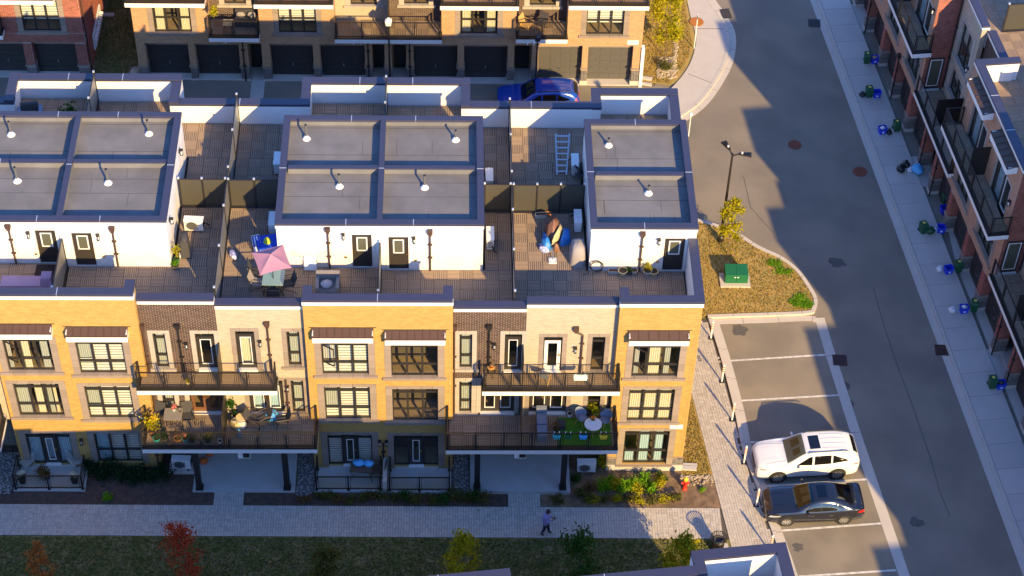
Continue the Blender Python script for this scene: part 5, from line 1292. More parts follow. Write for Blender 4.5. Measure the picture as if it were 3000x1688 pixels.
make_car('white family car with roof rails and a dark sunroof, parked in a marked bay', 'car', 'car_white', 1.93, SUV, (-1.45, 1.40),
    [((-.62, 1.12), (.12, 1.10), (.12, 1.56), (-.02, 1.54)), ((.22, 1.10), (1.02, 1.13), (1.02, 1.58), (.22, 1.58)), ((1.10, 1.14), (1.85, 1.24), (1.80, 1.30), (1.10, 1.58))],
    [(-1.02, .70), (-1.02, -.70), (-.18, -.60), (-.18, .60)], [(2.10, .52), (2.10, -.52), (2.33, -.50), (2.33, .50)], None,
    ((-2.36, .80), (-1.85, .90), (-1.80, .95), (-2.30, .92)), ((2.02, 1.02), (2.42, .98), (2.42, 1.06), (2.02, 1.06)), (cx_.x + hd.x * .02, cx_.y + hd.y * .02, gz(cx_.x)), math.atan2(hd.y, hd.x), .37, ((-.45, .45), (.45, .45), (.5, .72), (-.5, .72)), (-.1, 1.85, .63, 1.70), sunroof=[(.05, .40), (.05, -.40), (.55, -.40), (.55, .40)])
SED = [(-2.31, .34, .60, .50, .5, .58), (-2.24, .22, .76, .62, .62, .74), (-1.95, .19, .86, .72, .70, .86), (-1.45, .18, .895, .80, .72, .93), (-.88, .18, .90, .85, .70, .99), (-.28, .18, .90, .88, .62, 1.30), (.22, .18, .90, .89, .585, 1.405), (.80, .18, .90, .91, .57, 1.39), (1.35, .18, .895, .93, .585, 1.24), (1.85, .20, .87, .945, .64, 1.05), (2.20, .26, .80, .93, .64, .99), (2.31, .38, .68, .80, .56, .88)]
pf_ = Vector((22.022, -3.175, 0)); pr_ = Vector((24.687, -3.063, 0)); hd = (pr_ - pf_).normalized(); cx_ = (pf_ + pr_) / 2 + Vector((-hd.y, hd.x, 0)) * .83
make_car('black sedan with a sloping rear window, parked next to the white car', 'car', 'car_black', 1.80, SED, (-1.36, 1.34),
    [((-.52, .95), (.18, .93), (.18, 1.28), (-.02, 1.25)), ((.26, .93), (.95, .96), (.95, 1.25), (.26, 1.29)), ((1.0, .97), (1.40, 1.03), (1.36, 1.06), (1.0, 1.22))],
    [(-.93, .64), (-.93, -.64), (-.10, -.53), (-.10, .53)], [(1.02, .50), (1.02, -.50), (1.75, -.54), (1.75, .54)], None,
    ((-2.22, .58), (-1.70, .68), (-1.65, .74), (-2.12, .70)), ((1.95, .78), (2.26, .74), (2.26, .90), (2.02, .90)), (cx_.x, cx_.y, gz(cx_.x)), math.atan2(hd.y, hd.x), .325, ((-.5, .36), (.5, .36), (.55, .56), (-.55, .56)), sunroof=[(.08, .36), (.08, -.36), (.52, -.36), (.52, .36)])
CRV = [(x * .94, zs, wb * .965, zb * .97, wt * .98, zt * .965) for x, zs, wb, zb, wt, zt in SUV]
make_car('blue hatchback car parked in the lane before the rear garages', 'car', 'car_blue', 1.86, CRV, (-1.36, 1.30),
    [((-.58, 1.08), (.11, 1.07), (.11, 1.50), (-.02, 1.48)), ((.21, 1.07), (.95, 1.09), (.95, 1.52), (.21, 1.52)), ((1.03, 1.10), (1.74, 1.20), (1.69, 1.26), (1.03, 1.52))],
    [(-.96, .66), (-.96, -.66), (-.17, -.57), (-.17, .57)], [(1.97, .50), (1.97, -.50), (2.19, -.48), (2.19, .48)], None,
    ((-2.22, .77), (-1.74, .87), (-1.69, .92), (-2.16, .89)), ((1.92, .92), (2.28, .86), (2.28, 1.22), (2.06, 1.26)), (11.25, 25.95, gz(11.2)), R(1.5), .35, None, (-.1, 1.75, .60, 1.64))
# ---------------------------------------------------------------- condensers of the air conditioners
def condenser(label, loc, rot=0., pads=False):
    t = thing('air_conditioner', label, 'air conditioner', loc, rot, 'outdoor air conditioner units')
    b = MB().box(-.43, -.16, .08, .43, .16, .68).build('housing', 'white_plastic', t)
    MB().box(-.45, -.18, .681, .45, .18, .70).build('lid', 'white_plastic', t)
    for x in (-.3, .3): MB().box(x - .04, -.2, 0, x + .04, .2, .08).build('foot', 'black_plastic', t)
    m = MB()
    for i in range(9): m.box(-.36, -.175, .14 + i * .055, .18, -.161, .15 + i * .055)
    m.box(-.37, -.178, .12, -.355, -.161, .62).box(.17, -.178, .12, .185, -.161, .62); m.build('fan_guard', 'steel', t, kind='stuff')
    f = MB().cone((-.09, -.1605, .38), (-.09, -.162, .38), .25, .25, 20).build('fan', 'charcoal_fabric', t)
    m = MB()
    for i in range(7): m.box(.431, -.12, .18 + i * .06, .44, .12, .205 + i * .06)
    m.build('louvres', 'charcoal_fabric', t, kind='stuff')
    m = MB().tube([(.40, .1, .3), (.55, .12, .32), (.62, .14, .2), (.62, .3, .05)], .03, 5); m.build('refrigerant_pipe', 'black_plastic', t)
    return t
def at(v, z=None): return (v.x, v.y, v.z if z is None else z)
condenser('white air conditioner with a wire fan guard facing the camera beside the left rooftop box', at(zp('11', 1960, 860, 9.72)), R(-3))
condenser('white air conditioner just behind the dark screen at the left rooftop box', (-5.35, 8.35, 9.72), R(90))
condenser('white air conditioner before the screen at the right side of the middle rooftop box', at(zp('12', 2355, 950, 9.9), 9.54), R(-90))
condenser('white air conditioner behind the screen, right of the middle rooftop box', at(zp('12', 2348, 305, 10.24), 9.54), R(90))
condenser('air conditioner above the blue play table, left of the middle rooftop box', at(zp('12', 165, 745, 10.38), 9.68), R(90))
condenser('air conditioner behind the screen at the left side of the middle rooftop box', at(zp('12', 215, 140, 10.38), 9.68), R(90))
condenser('air conditioner beside the tarpaulin heap, left of the right rooftop box', at(zp('13', 663, 725, 10.2), 9.51), R(90))
condenser('air conditioner beside the aluminium ladder', at(zp('13', 635, 160, 10.2), 9.51), R(90))
g = gp('31', 1835, 385); condenser('air conditioner on concrete pads in the dark planting bed', (g.x, g.y + .1, gz(g.x) + .10), R(-2))
MB().box(g.x - .62, g.y - .25, gz(g.x), g.x - .03, g.y + .45, gz(g.x) + .08).build('concrete_pad', 'concrete', kind='structure'); MB().box(g.x - .015, g.y - .25, gz(g.x), g.x + .6, g.y + .45, gz(g.x) + .08).build('concrete_pad', 'concrete', kind='structure')
g = gp('33', 745, 415); condenser('air conditioner in the sun beside the end bay, near the bright green shrubs', (g.x, g.y + .1, gz(g.x) + .08), 0)
# ---------------------------------------------------------------- furniture kit
def sling_chair(label, loc, rot, fab='charcoal_fabric', fr='black_metal', group=None, s=1.):
    t = thing('patio_chair', label, 'chair', loc, rot, group, (s, s, s))
    MB().hexa([(-.25, -.24, .40), (-.25, .24, .38), (.25, .24, .38), (.25, -.24, .40), (-.25, -.24, .425), (-.25, .24, .405), (.25, .24, .405), (.25, -.24, .425)]).build('seat', fab, t)
    MB().hexa([(-.25, .24, .40), (-.25, .265, .39), (.25, .265, .39), (.25, .24, .40), (-.25, .40, .92), (-.25, .425, .92), (.25, .425, .92), (.25, .40, .92)]).build('backrest', fab, t)
    for x in (-.28, .28):
        MB().tube([(x, -.30, 0), (x, -.24, .40), (x, .34, .02)], .015, 5).build('leg', fr, t); MB().tube([(x, .24, .40), (x, .42, .94)], .015, 5).build('leg', fr, t)
        MB().tube([(x, -.26, .40), (x, -.26, .63), (x, .32, .64)], .018, 5).build('armrest', fr, t)
    MB().tube([(-.28, .42, .94), (.28, .42, .94)], .015, 5).build('top_rail', fr, t)
    return t
def table(label, loc, rot, w, d, h, top, leg='black_metal', x=.0, name='patio_table', cat='table'):
    t = thing(name, label, cat, loc, rot)
    MB().box(-w / 2, -d / 2, h - .03, w / 2, d / 2, h).build('tabletop', top, t)
    for sx in (-1, 1):
        for sy in (-1, 1): MB().tube([(sx * (w / 2 - .06), sy * (d / 2 - .06), h - .03), (sx * (w / 2 - .12), sy * (d / 2 - .1), h * .4), (sx * (w / 2 + x), sy * (d / 2 + x), 0)], .016, 5).build('leg', leg, t)
    return t
def pot(label, loc, r, h, m, plant=None, pm=None, n=160, ph=.25, pr=None, size=.03, name='potted_plant', cat='plant pot', square=False, seed=1, flower=None, fn=60, group=None):
    t = thing(name, label, cat, loc, 0, group)
    if square: MB().hexa([(-r * .7, -r * .7, 0), (-r * .7, r * .7, 0), (r * .7, r * .7, 0), (r * .7, -r * .7, 0), (-r, -r, h), (-r, r, h), (r, r, h), (r, -r, h)]).build('pot', m, t)
    else:
        MB().lathe([(r * .70, 0), (r * .95, h * .9), (r * 1.06, h * .9), (r * 1.06, h), (r * .9, h), (r * .86, h * .86)], n=14).build('pot', m, t)
        MB().cone((0, 0, h * .86), (0, 0, h * .87), r * .86, r * .86, 12).build('soil', 'soil_pot', t)
    if plant: leaves('foliage', cloud((0, 0, h + ph * .5), pr or r * 1.2, pr or r * 1.2, ph * .6, n, seed, 6, .6), size, plant, t, seed)
    if flower: leaves('flowers', cloud((0, 0, h + ph * .85), (pr or r * 1.2) * .9, (pr or r * 1.2) * .9, ph * .3, fn, seed + 5, 5, .6), size, flower, t, seed)
    return t
# middle terrace: parasol, glass table with four chairs
Z1 = 9.68
tc = [z3(870, 930, Z1 + .72), z3(1255, 925, Z1 + .72), z3(1205, 1190, Z1 + .72), z3(845, 1175, Z1 + .72)]
c = sum(tc, Vector()) / 4
table('patio table with a pale glass top under the mauve parasol', (c.x, c.y, Z1), R(-2), 0.95, .95, .72, 'table_glass')
cor = [z3(600, 555, 11.78), z3(1240, 390, 11.78), z3(1415, 865, 11.62), z3(770, 1020, 11.55)]; ap = z3(985, 580, 12.06)
t = thing('parasol', 'faded mauve parasol with four panels standing over the glass table', 'parasol', (c.x, c.y, Z1))
o_ = Vector((c.x, c.y, Z1)); mb = MB(); apx = ap - o_
for i in range(4):
    a = cor[i] - o_; b = cor[(i + 1) % 4] - o_; n = 6; k0 = len(mb.v); mid = (a + b) / 2 + (apx - (a + b) / 2) * .10 + Vector((0, 0, .02))
    for q in range(n + 1):
        f = q / n; e = (1 - f) ** 2 * a + 2 * f * (1 - f) * mid + f * f * b
        for r_ in range(n + 1): g_ = r_ / n; p = apx.lerp(e, g_); p.z += -.05 * math.sin(math.pi * g_) * math.sin(math.pi * f) ; mb.v.append(tuple(p))
    for q in range(n):
        for r_ in range(n): k = k0 + q * (n + 1) + r_; mb.f.append((k, k + 1, k + n + 2, k + n + 1)); mb.m.append(0)
cn = mb.build('canopy', 'mauve_fabric', t, True)
for i in range(4): MB().beam(apx + Vector((0, 0, -.02)), cor[i] - o_ + Vector((0, 0, -.02)), .015).build('rib', 'black_metal', t)
MB().cone((0, 0, .02), apx + Vector((0, 0, .07)), .02, .02, 8).build('pole', 'black_metal', t); MB().lathe([(.22, 0), (.22, .04), (.05, .08), (.03, .2)]).build('base', 'black_metal', t)
G_ = 'sling chairs round the glass table'
for lab, (x, y), rz in (('dark sling chair in front of the glass table with its back to the camera', (1040, 1350), 180), ('dark sling chair at the right side of the glass table', (1320, 1180), -75), ('pale backed sling chair at the left side of the glass table', (735, 1150), 80), ('dark sling chair half hidden under the left edge of the parasol', (720, 900), 95)):
    p = z3(x, y, Z1 + .4); sling_chair(lab, (p.x, p.y, Z1), R(rz), 'grey_fabric' if 'pale' in lab else 'charcoal_fabric', group=G_)
p = z3(2140, 1250, Z1 + .3)
t = thing('armchair', 'grey upholstered armchair with a loose cushion behind the parapet', 'armchair', (p.x, p.y, Z1), 0)
MB().box(-.38, -.36, .06, .38, .36, .40).build('seat', 'grey_fabric', t); MB().box(-.52, .361, .05, .52, .56, .80).build('backrest', 'grey_fabric', t)
for x in (-.45, .45): MB().box(x - .07, -.38, .05, x + .07, .36, .62).build('armrest', 'grey_fabric', t)
MB().blob((-.05, -.02, .52), .27, .26, .13, 0, 12, 6, .06).build('cushion', 'cushion', t, True)
p = z3(930, 360, Z1 + .45)
t = thing('play_table', 'cobalt blue plastic play table against the white rooftop box', 'table', (p.x, p.y, Z1), R(12))
MB().box(-.48, -.42, .46, .48, .42, .56).box(-.48, -.42, .561, -.42, .42, .68).box(.42, -.42, .561, .48, .42, .68).build('tray', 'cobalt', t)
for sx in (-.4, .4):
    for sy in (-.34, .34): MB().cone((sx, sy, 0), (sx, sy, .46), .07, .06, 8).build('leg', 'cobalt', t)
MB().hexa([(-.42, -.75, .02), (-.42, -.43, .02), (.3, -.43, .02), (.3, -.75, .02), (-.42, -.52, .34), (-.42, -.43, .5), (.3, -.43, .5), (.3, -.52, .34)]).build('slide', 'sky_blue', t)
p2 = p + Vector((-.02, -.02, 0))
t = thing('bucket', 'lime bucket upside down on the blue play table', 'bucket', (p2.x, p2.y, Z1 + .56)); MB().lathe([(.19, 0), (.17, .03), (.13, .16), (.05, .2)], n=14).build('shell', 'lime', t); MB().lathe([(.05, .201), (.05, .24)], n=8).build('knob', 'yellow_paint', t)
p = z3(710, 440, Z1 + .3); t = thing('folded_chair', 'folded striped beach chair leaning beside the blue play table', 'folding chair', (p.x, p.y, Z1), R(20))
for i in range(5): MB().hexa([(-.15 + i * .06, -.3, .02), (-.15 + i * .06, -.27, .02), (-.10 + i * .06, -.27, .02), (-.10 + i * .06, -.3, .02), (-.15 + i * .06, .12, .85), (-.15 + i * .06, .15, .85), (-.10 + i * .06, .15, .85), (-.10 + i * .06, .12, .85)]).build('stripe', 'white_plastic' if i % 2 else 'cobalt', t)
MB().tube([(-.18, -.34, 0), (-.18, .16, .9), (.18, .16, .9), (.18, -.34, 0)], .014, 5).build('frame', 'steel', t)
p = z3(220, 580, Z1 + .15); t = thing('cushion', 'blue and white patterned cushion lying by the terrace screen', 'cushion', (p.x, p.y, Z1), R(25)); MB().blob((0, 0, .12), .16, .36, .11, 0, 12, 6, .12).build('cover', 'pattern_blue', t, True)
p = z3(1790, 720, Z1 + .45); t = thing('drying_rack', 'wire clothes drying rack with a white board, unfolded before the rooftop box', 'drying rack', (p.x, p.y - .1, Z1), R(-3))
for sx in (-1, 1):
    MB().tube([(sx * .30, -.35, 0), (sx * .30, .30, .92)], .012, 5).build('leg', 'steel', t); MB().tube([(sx * .30, .35, 0), (sx * .30, -.28, .9)], .012, 5).build('leg', 'steel', t)
    w = MB().tube([(sx * .32, .30, .92), (sx * .72, .28, 1.06), (sx * .72, -.22, 1.02), (sx * .32, -.28, .9)], .01, 4)
    for i in range(1, 5): w.tube([(sx * (.32 + i * .08), .30, .92 + i * .028), (sx * (.32 + i * .08), -.27, .9 + i * .024)], .005, 4)
    w.build('wing', 'steel', t)
w = MB().tube([(-.32, .30, .92), (.32, .30, .92)], .012, 5).tube([(-.32, -.28, .9), (.32, -.28, .9)], .012, 5)
for i in range(5): w.tube([(-.32, -.2 + i * .1, .905), (.32, -.2 + i * .1, .905)], .005, 4)
w.build('rods', 'steel', t); MB().hexa([(-.28, -.16, .10), (-.28, -.12, .10), (.28, -.12, .10), (.28, -.16, .10), (-.28, .14, .72), (-.28, .17, .72), (.28, .17, .72), (.28, .14, .72)]).build('board', 'white_plastic', t)
# left terrace
Z0 = 9.72
p = zp('11', 1870, 1090, Z0); t = thing('barbecue', 'narrow barbecue under a black cover beside the left rooftop box', 'barbecue', (p.x, p.y, Z0), R(5))
MB().hexa([(-.2, -.42, .0), (-.2, .42, .0), (.2, .42, 0), (.2, -.42, 0), (-.16, -.36, .98), (-.14, .36, 1.02), (.16, .36, 1.02), (.16, -.36, .98)]).build('cover', 'charcoal_fabric', t); MB().blob((0, 0, 1.0), .17, .36, .12, 0, 10, 6, .1).build('cover_top', 'charcoal_fabric', t, True)
p = zp('11', 1835, 1115, Z0 + .1); t = thing('tool_box', 'small white box lying at the foot of the black barbecue', 'box', (p.x, p.y, Z0), R(15)); MB().box(-.14, -.08, 0, .14, .08, .14).build('case', 'white_plastic', t); MB().box(-.05, -.02, .141, .05, .02, .17).build('handle', 'charcoal_fabric', t)
p = zp('11', 1782, 1190, Z0); pot('green pot with tall yellowing stalks by the corner of the rooftop box', at(p, Z0), .13, .28, 'utility_green', 'leaf_yellowgreen', n=120, ph=.9, pr=.16, size=.05, seed=3)
p = zp('11', 1765, 1245, Z0); pot('lime green bushy plant in a dark pot at the rooftop box corner', at(p, Z0), .17, .2, 'charcoal_fabric', 'leaf_bright', n=260, ph=.22, pr=.2, seed=4)
p = zp('11', 470, 1380, 10.3); t = thing('garden_sofa', 'garden sofa under a lilac cover at the left terrace', 'sofa', (p.x - .8, p.y, 9.91), 0); MB().box(-1.2, -.32, .1, 1.1, .3, .42).build('seat', 'lilac_fabric', t); MB().hexa([(.55, -.30, .421), (.55, .28, .421), (1.1, .28, .421), (1.1, -.3, .421), (.6, -.22, .78), (.62, .2, .82), (1.06, .2, .82), (1.06, -.22, .78)]).build('cover', 'lilac_fabric', t)
p = zp('11', 462, 1270, 9.92); t = thing('doormat', 'black doormat before the terrace door of the left rooftop box', 'doormat', (p.x, p.y, 9.915)); MB().box(-.46, -.33, 0, .46, .33, .02).build('mat', 'doormat', t)
# right terrace
Z2 = 9.51
def heap(label, cat, name, P, z, parts):
    c = sum(P, Vector()) / len(P); t = thing(name, label, cat, (c.x, c.y, z)); 
    for (nm, m, pts, h0, h1, seed) in parts:
        rr = random.Random(seed); k = len(pts); cc = sum(pts, Vector()) / k; mb = MB(); L = 6
        for l in range(L):
            f = l / (L - 1); s = (1 - f ** 2.2) ** .5 * .98 + .02
            for q in range(k * 3):
                a = pts[q // 3]; b = pts[(q // 3 + 1) % k]; e = a.lerp(b, (q % 3) / 3)
                d = (e - cc) * s * (1 + rr.uniform(-.07, .07)); mb.v.append((cc.x + d.x - c.x, cc.y + d.y - c.y, h0 + (h1 - h0) * f + rr.uniform(-.03, .03) * (l > 0)))
        n = k * 3
        for l in range(L - 1):
            for q in range(n): mb.f.append((l * n + q, l * n + (q + 1) % n, (l + 1) * n + (q + 1) % n, (l + 1) * n + q)); mb.m.append(0)
        mb.f.append(tuple((L - 1) * n + q for q in range(n))); mb.m.append(0); mb.build(nm, m, t, True)
    return t
zz = lambda x, y, h=0.: z4(x, y, Z2 + h)
HP = [zz(265, 460, .9), zz(400, 520, .8), zz(430, 700, .6), zz(400, 880, .2), zz(260, 950, .1), zz(130, 830, .2), zz(150, 640, .5)]
HP = [Vector((v.x, v.y, 0)) for v in HP]
def q4(*P): return [Vector((*zz(x, y, h)[:2], 0)) for x, y, h in P]
heap('heap of garden things wrapped in brown and blue tarpaulin', 'covered heap', 'covered_heap', HP, Z2, [
    ('brown_tarpaulin', 'brown_tarp', q4((280, 470, .8), (395, 560, .7), (400, 720, .6), (300, 900, .3), (190, 830, .3), (170, 680, .5)), 0, .95, 1),
    ('blue_tarpaulin', 'blue_tarp', q4((150, 760, .2), (250, 900, .15), (270, 1010, .1), (170, 1040, .05), (110, 950, .1)), 0, .5, 2),
    ('blue_tarpaulin', 'blue_tarp', q4((420, 700, .3), (530, 720, .3), (545, 900, .1), (430, 970, .05), (380, 940, .1)), 0, .55, 3),
    ('sand_tarpaulin', 'sand_tarp', q4((395, 620, .6), (425, 680, .6), (380, 860, .4), (270, 960, .3), (350, 850, .4)), .3, .82, 4),
    ('brown_bundle', 'brown_tarp', q4((290, 960, .1), (370, 980, .1), (380, 1040, .05), (300, 1040, .05)), 0, .4, 5),
    ('patterned_cloth', 'pattern_blue', q4((90, 930, .1), (230, 990, .1), (240, 1050, .05), (160, 1060, .05), (85, 1010, .05)), 0, .25, 6)])
b0 = zz(285, 1185); t = thing('parasol_stand', 'white square parasol stand with a bare rod on the sunlit deck', 'parasol stand', (b0.x, b0.y, Z2)); MB().box(-.18, -.17, 0, .18, .17, .06).build('plate', 'white_plastic', t); MB().cone((0, .05, .06), (.02, .55, .35), .015, .015, 6).build('rod', 'steel', t)
for x in (-.12, .12):
    for y in (-.11, .11): MB().cone((x, y, .061), (x, y, .07), .02, .02, 8).build('bolt', 'charcoal_fabric', t)
c = zz(640, 1080, .4); t = thing('barbecue', 'barbecue under a crumpled grey cover beside the right rooftop box', 'barbecue', (c.x, c.y, Z2), 0)
mb = MB(); rr = random.Random(5); prof = [(.62, .0), (.60, .35), (.55, .75), (.46, 1.0), (.28, 1.12), (.05, 1.16)]; n = 20
for r_, h in prof:
    for i in range(n): a = 2 * math.pi * i / n; k = 1 + rr.uniform(-.05, .05); mb.v.append((.62 * r_ * k * math.copysign(abs(math.cos(a)) ** .6, math.cos(a)), .85 * r_ * k * math.copysign(abs(math.sin(a)) ** .6, math.sin(a)), h + rr.uniform(-.02, .02) * (h > 0)))
for j in range(len(prof) - 1):
    for i in range(n): mb.f.append((j * n + i, j * n + (i + 1) % n, (j + 1) * n + (i + 1) % n, (j + 1) * n + i)); mb.m.append(0)
mb.f.append(tuple((len(prof) - 1) * n + i for i in range(n))); mb.m.append(0); mb.build('cover', 'grey_cover', t, True)
MB().box(-.30, -.30, .02, .30, .30, .05).build('shelf', 'black_metal', t)
h_ = zz(905, 1235, .35); t = thing('garden_hose', 'dark garden hose coiled against the front of the right rooftop box', 'garden hose', (h_.x, PF - .0, Z2))
mb = MB(); rr = random.Random(2)
pts = [(math.cos(a * .42) * (.30 + rr.uniform(-.05, .05)), -.06 - rr.random() * .08, .40 + math.sin(a * .42) * (.32 + rr.uniform(-.06, .05))) for a in range(75)]
mb.tube(pts, .014, 5); mb.build('coil', 'rubber', t); MB().tube([(-.28, -.1, .2), (-.42, -.2, .02), (-.6, -.25, .02)], .014, 5).build('hose_end', 'rubber', t)
p = zz(1155, 1350); t = thing('planter_box', 'empty rectangular planter at the left end of the row of pots', 'planter', (p.x, p.y, Z2)); MB().box(-.28, -.1, 0, .28, -.085, .17).box(-.28, .085, 0, .28, .1, .17).box(-.28, -.085, 0, -.265, .085, .17).box(.265, -.085, 0, .28, .085, .17).build('trough', 'pot_grey', t); MB().box(-.264, -.084, .01, .264, .084, .14).build('soil', 'soil_pot', t)
GP = 'pots along the right rooftop box'
for lab, x, y, r, h, m, pl_, kw in (('wide cream pot of bare soil between the planter and a small plant', 1275, 1365, .21, .24, 'pot_cream', None, {}), ('small dark green plant between the cream pot and the grey pot', 1362, 1355, .14, .16, 'charcoal_fabric', 'leaf_green', dict(ph=.2)), ('small grey pot of bare soil left of the downspout', 1440, 1352, .15, .2, 'pot_grey', None, {}), ('large grey pot with a yellow green plant right of the downspout', 1620, 1365, .22, .26, 'pot_grey', 'leaf_yellowgreen', dict(ph=.42, pr=.22, n=200, size=.04)), ('wide cream pot of bare soil nearest the terrace door', 1712, 1368, .21, .22, 'pot_cream', None, {})):
    p = zz(x, y); pot(lab, at(p, Z2), r, h, m, pl_, group=GP, **kw)
for lab, x, y, m in (('terracotta window box behind the tarpaulin heap', 185, 500, 'terracotta'), ('pale window box beside the terracotta one behind the heap', 120, 515, 'pot_grey')):
    p = zz(x, y, .2); t = thing('planter_box', lab, 'planter', (p.x, p.y, Z2)); MB().box(-.26, -.1, 0, .26, -.085, .2).box(-.26, .085, 0, .26, .1, .2).box(-.26, -.085, 0, -.245, .085, .2).box(.245, -.085, 0, .26, .085, .2).build('trough', m, t); MB().box(-.244, -.084, .01, .244, .084, .16).build('soil', 'soil_pot', t)
# ladder lying between the screens
a = zp('13', 475, 300, Z2 + .1); b = zp('13', 465, 45, Z2 + .9); cR = zp('13', 520, 300, Z2 + .1)
t = thing('ladder', 'aluminium step ladder leaning on the rear part of the right terrace', 'ladder', (a.x, a.y, Z2)); L = Vector((.15, 1.85, 1.0))
for x0, x1 in ((-.10, -.14), (.34, .52)): MB().beam((x0, 0, .04), (x1, 1.85, 1.0), .07, .04).build('rail', 'steel', t)
for i in range(7): f = (i + .5) / 7; MB().beam((-.10 - .04 * f, 1.85 * f, .06 + .96 * f), (.34 + .18 * f, 1.85 * f, .06 + .96 * f), .09, .03).build('rung', 'steel', t)
p = zp('13', 690, 300, Z2 + .5); t = thing('chair_stack', 'dark stacked folding chairs by the ladder beside the right rooftop box', 'chairs', (p.x, p.y, Z2), R(30)); rr = random.Random(4)
for i in range(9): MB().tube([(rr.uniform(-.2, .2), -.3 + rr.uniform(-.1, .1), 0), (rr.uniform(-.2, .2), rr.uniform(-.1, .1), .55), (rr.uniform(-.25, .25), .3, .9)], .015, 5).build('chair_frame', 'black_metal', t)
MB().box(-.2, -.18, .42, .2, .2, .46).build('seat', 'charcoal_fabric', t)
p = zp('03', 1400, 1105, 9.51); t = thing('storage_chest', 'slatted wooden storage chest in the rear corner of the right terrace', 'chest', (p.x, p.y + .3, 9.51))
MB().box(-.32, -.25, 0, .32, .25, .55).build('box', 'wood_dark', t)
for i in range(6): MB().box(-.34, -.27 + i * .092, .551, .34, -.27 + i * .092 + .08, .58).build('lid_slat', 'wood_light', t)
# rear terraces at the left
zr = 9.91; p = zp('01', 330, 1090, zr + .3); t = thing('lounge_chair', 'dark blue lounge chair on the shaded rear terrace at the left', 'chair', (p.x, 13.3, zr), R(10))
MB().box(-.42, -.4, .1, .42, .35, .42).build('seat', 'charcoal_fabric', t); MB().box(-.42, .351, .1, .42, .5, .85).build('backrest', 'charcoal_fabric', t)
for x in (-.5, .5): MB().box(x - .08, -.4, .1, x + .08, .5, .62).build('armrest', 'slate_fabric', t)
p = zp('01', 700, 1080, zr + .2); pot('dark leafy plant on the shaded rear terrace at the left', (p.x, 13.4, zr), .2, .3, 'charcoal_fabric', 'leaf_green', n=260, ph=.6, pr=.45, size=.08, seed=9)
p = zp('01', 985, 1090, Z0 + .2); sling_chair('folded dark chair standing by the rear terrace screen', (p.x, 13.5, Z0), R(200))
# ---------------------------------------------------------------- upper balconies
bz = 6.62
p = zp('21', 1890, 945, bz + .1); pot('small potted plant on the left upper balcony', at(p, bz), .11, .16, 'pot_cream', 'leaf_yellowgreen', n=80, ph=.14, group=None)
p = zp('22', 2365, 800, bz + .3); t = thing('stool', 'yellow topped stool at the left end of the right upper balcony', 'stool', (p.x, p.y - .1, 6.52)); MB().cone((0, 0, .55), (0, 0, .60), .19, .19, 16).build('seat', 'wood_light', t)
for k in range(4): a_ = k * math.pi / 2 + .4; MB().tube([(math.cos(a_) * .13, math.sin(a_) * .13, .55), (math.cos(a_) * .22, math.sin(a_) * .22, 0)], .013, 5).build('leg', 'black_metal', t)
p = zp('22', 2370, 770, bz + .6); t = thing('lantern', 'orange lantern standing on the yellow stool', 'lantern', (p.x, p.y - .1, 7.12)); MB().cone((0, 0, 0), (0, 0, .2), .09, .09, 10).build('body', 'orange_tape', t); MB().cone((0, 0, .201), (0, 0, .25), .1, .02, 10).build('lid', 'brass', t)
p = zp('23', 325, 940, 6.52); t = thing('folding_chair', 'pale folding chair with yellow legs on the right upper balcony', 'folding chair', (p.x, p.y, 6.52), R(160))
MB().box(-.22, -.2, .44, .22, .2, .47).build('seat', 'slate_fabric', t); MB().hexa([(-.22, .2, .50), (-.22, .22, .50), (.22, .22, .5), (.22, .2, .5), (-.22, .30, .88), (-.22, .32, .88), (.22, .32, .88), (.22, .3, .88)]).build('backrest', 'slate_fabric', t)
for x in (-.23, .23): MB().beam((x, -.25, 0), (x, .3, .88), .03).build('leg', 'wood_light', t); MB().beam((x, .28, 0), (x, -.2, .45), .03).build('leg', 'wood_light', t)
def rail_planter(label, p, m, w=.36, plant=None, group=None):
    t = thing('rail_planter', label, 'planter', at(p), 0, group); MB().hexa([(-w / 2 + .03, -.08, -.22), (-w / 2 + .03, .08, -.22), (w / 2 - .03, .08, -.22), (w / 2 - .03, -.08, -.22), (-w / 2, -.1, -.02), (-w / 2, .1, -.02), (w / 2, .1, -.02), (w / 2, -.1, -.02)]).build('trough', m, t)
    for x in (-w / 3, w / 3): MB().box(x - .02, .06, -.10, x + .02, .12, .10).build('hook', 'white_plastic', t)
    if plant: leaves('foliage', cloud((0, 0, .05), w * .45, .1, .1, 70, 3, 4, .6), .03, plant, t)
rail_planter('mint white planter hanging on the rail of the right upper balcony', Vector((*zp('23', 690, 885, 7.5)[:2], 7.5)), 'mint', .62)
# ---------------------------------------------------------------- lower left balcony
lz = 3.62
def y6(x, y, h=0.): return z6(x, y, lz + h)
p = (y6(430, 440, .7) + y6(700, 440, .7) + y6(710, 235, .7) + y6(460, 235, .7)) / 4
table('small grey patio table with curved legs and a bunch of pink flowers on it', (p.x, p.y, lz), 0, .82, .70, .70, 'table_grey')
q = y6(590, 275, .72); pot('bunch of pink flowers standing on the grey patio table', (q.x, q.y, lz + .70), .08, .12, 'white_plastic', 'leaf_green', n=60, ph=.12, pr=.15, flower='petal_pink', fn=220, size=.035, cat='flowers', name='flower_pot')
q = y6(685, 290, .75); t = thing('glass_jar', 'glass jar beside the pink flowers on the grey patio table', 'jar', (q.x, q.y, lz + .70)); MB().cone((0, 0, 0), (0, 0, .16), .06, .06, 10).build('body', 'rail_glass', t); MB().cone((0, 0, .161), (0, 0, .18), .062, .062, 10).build('lid', 'steel', t)
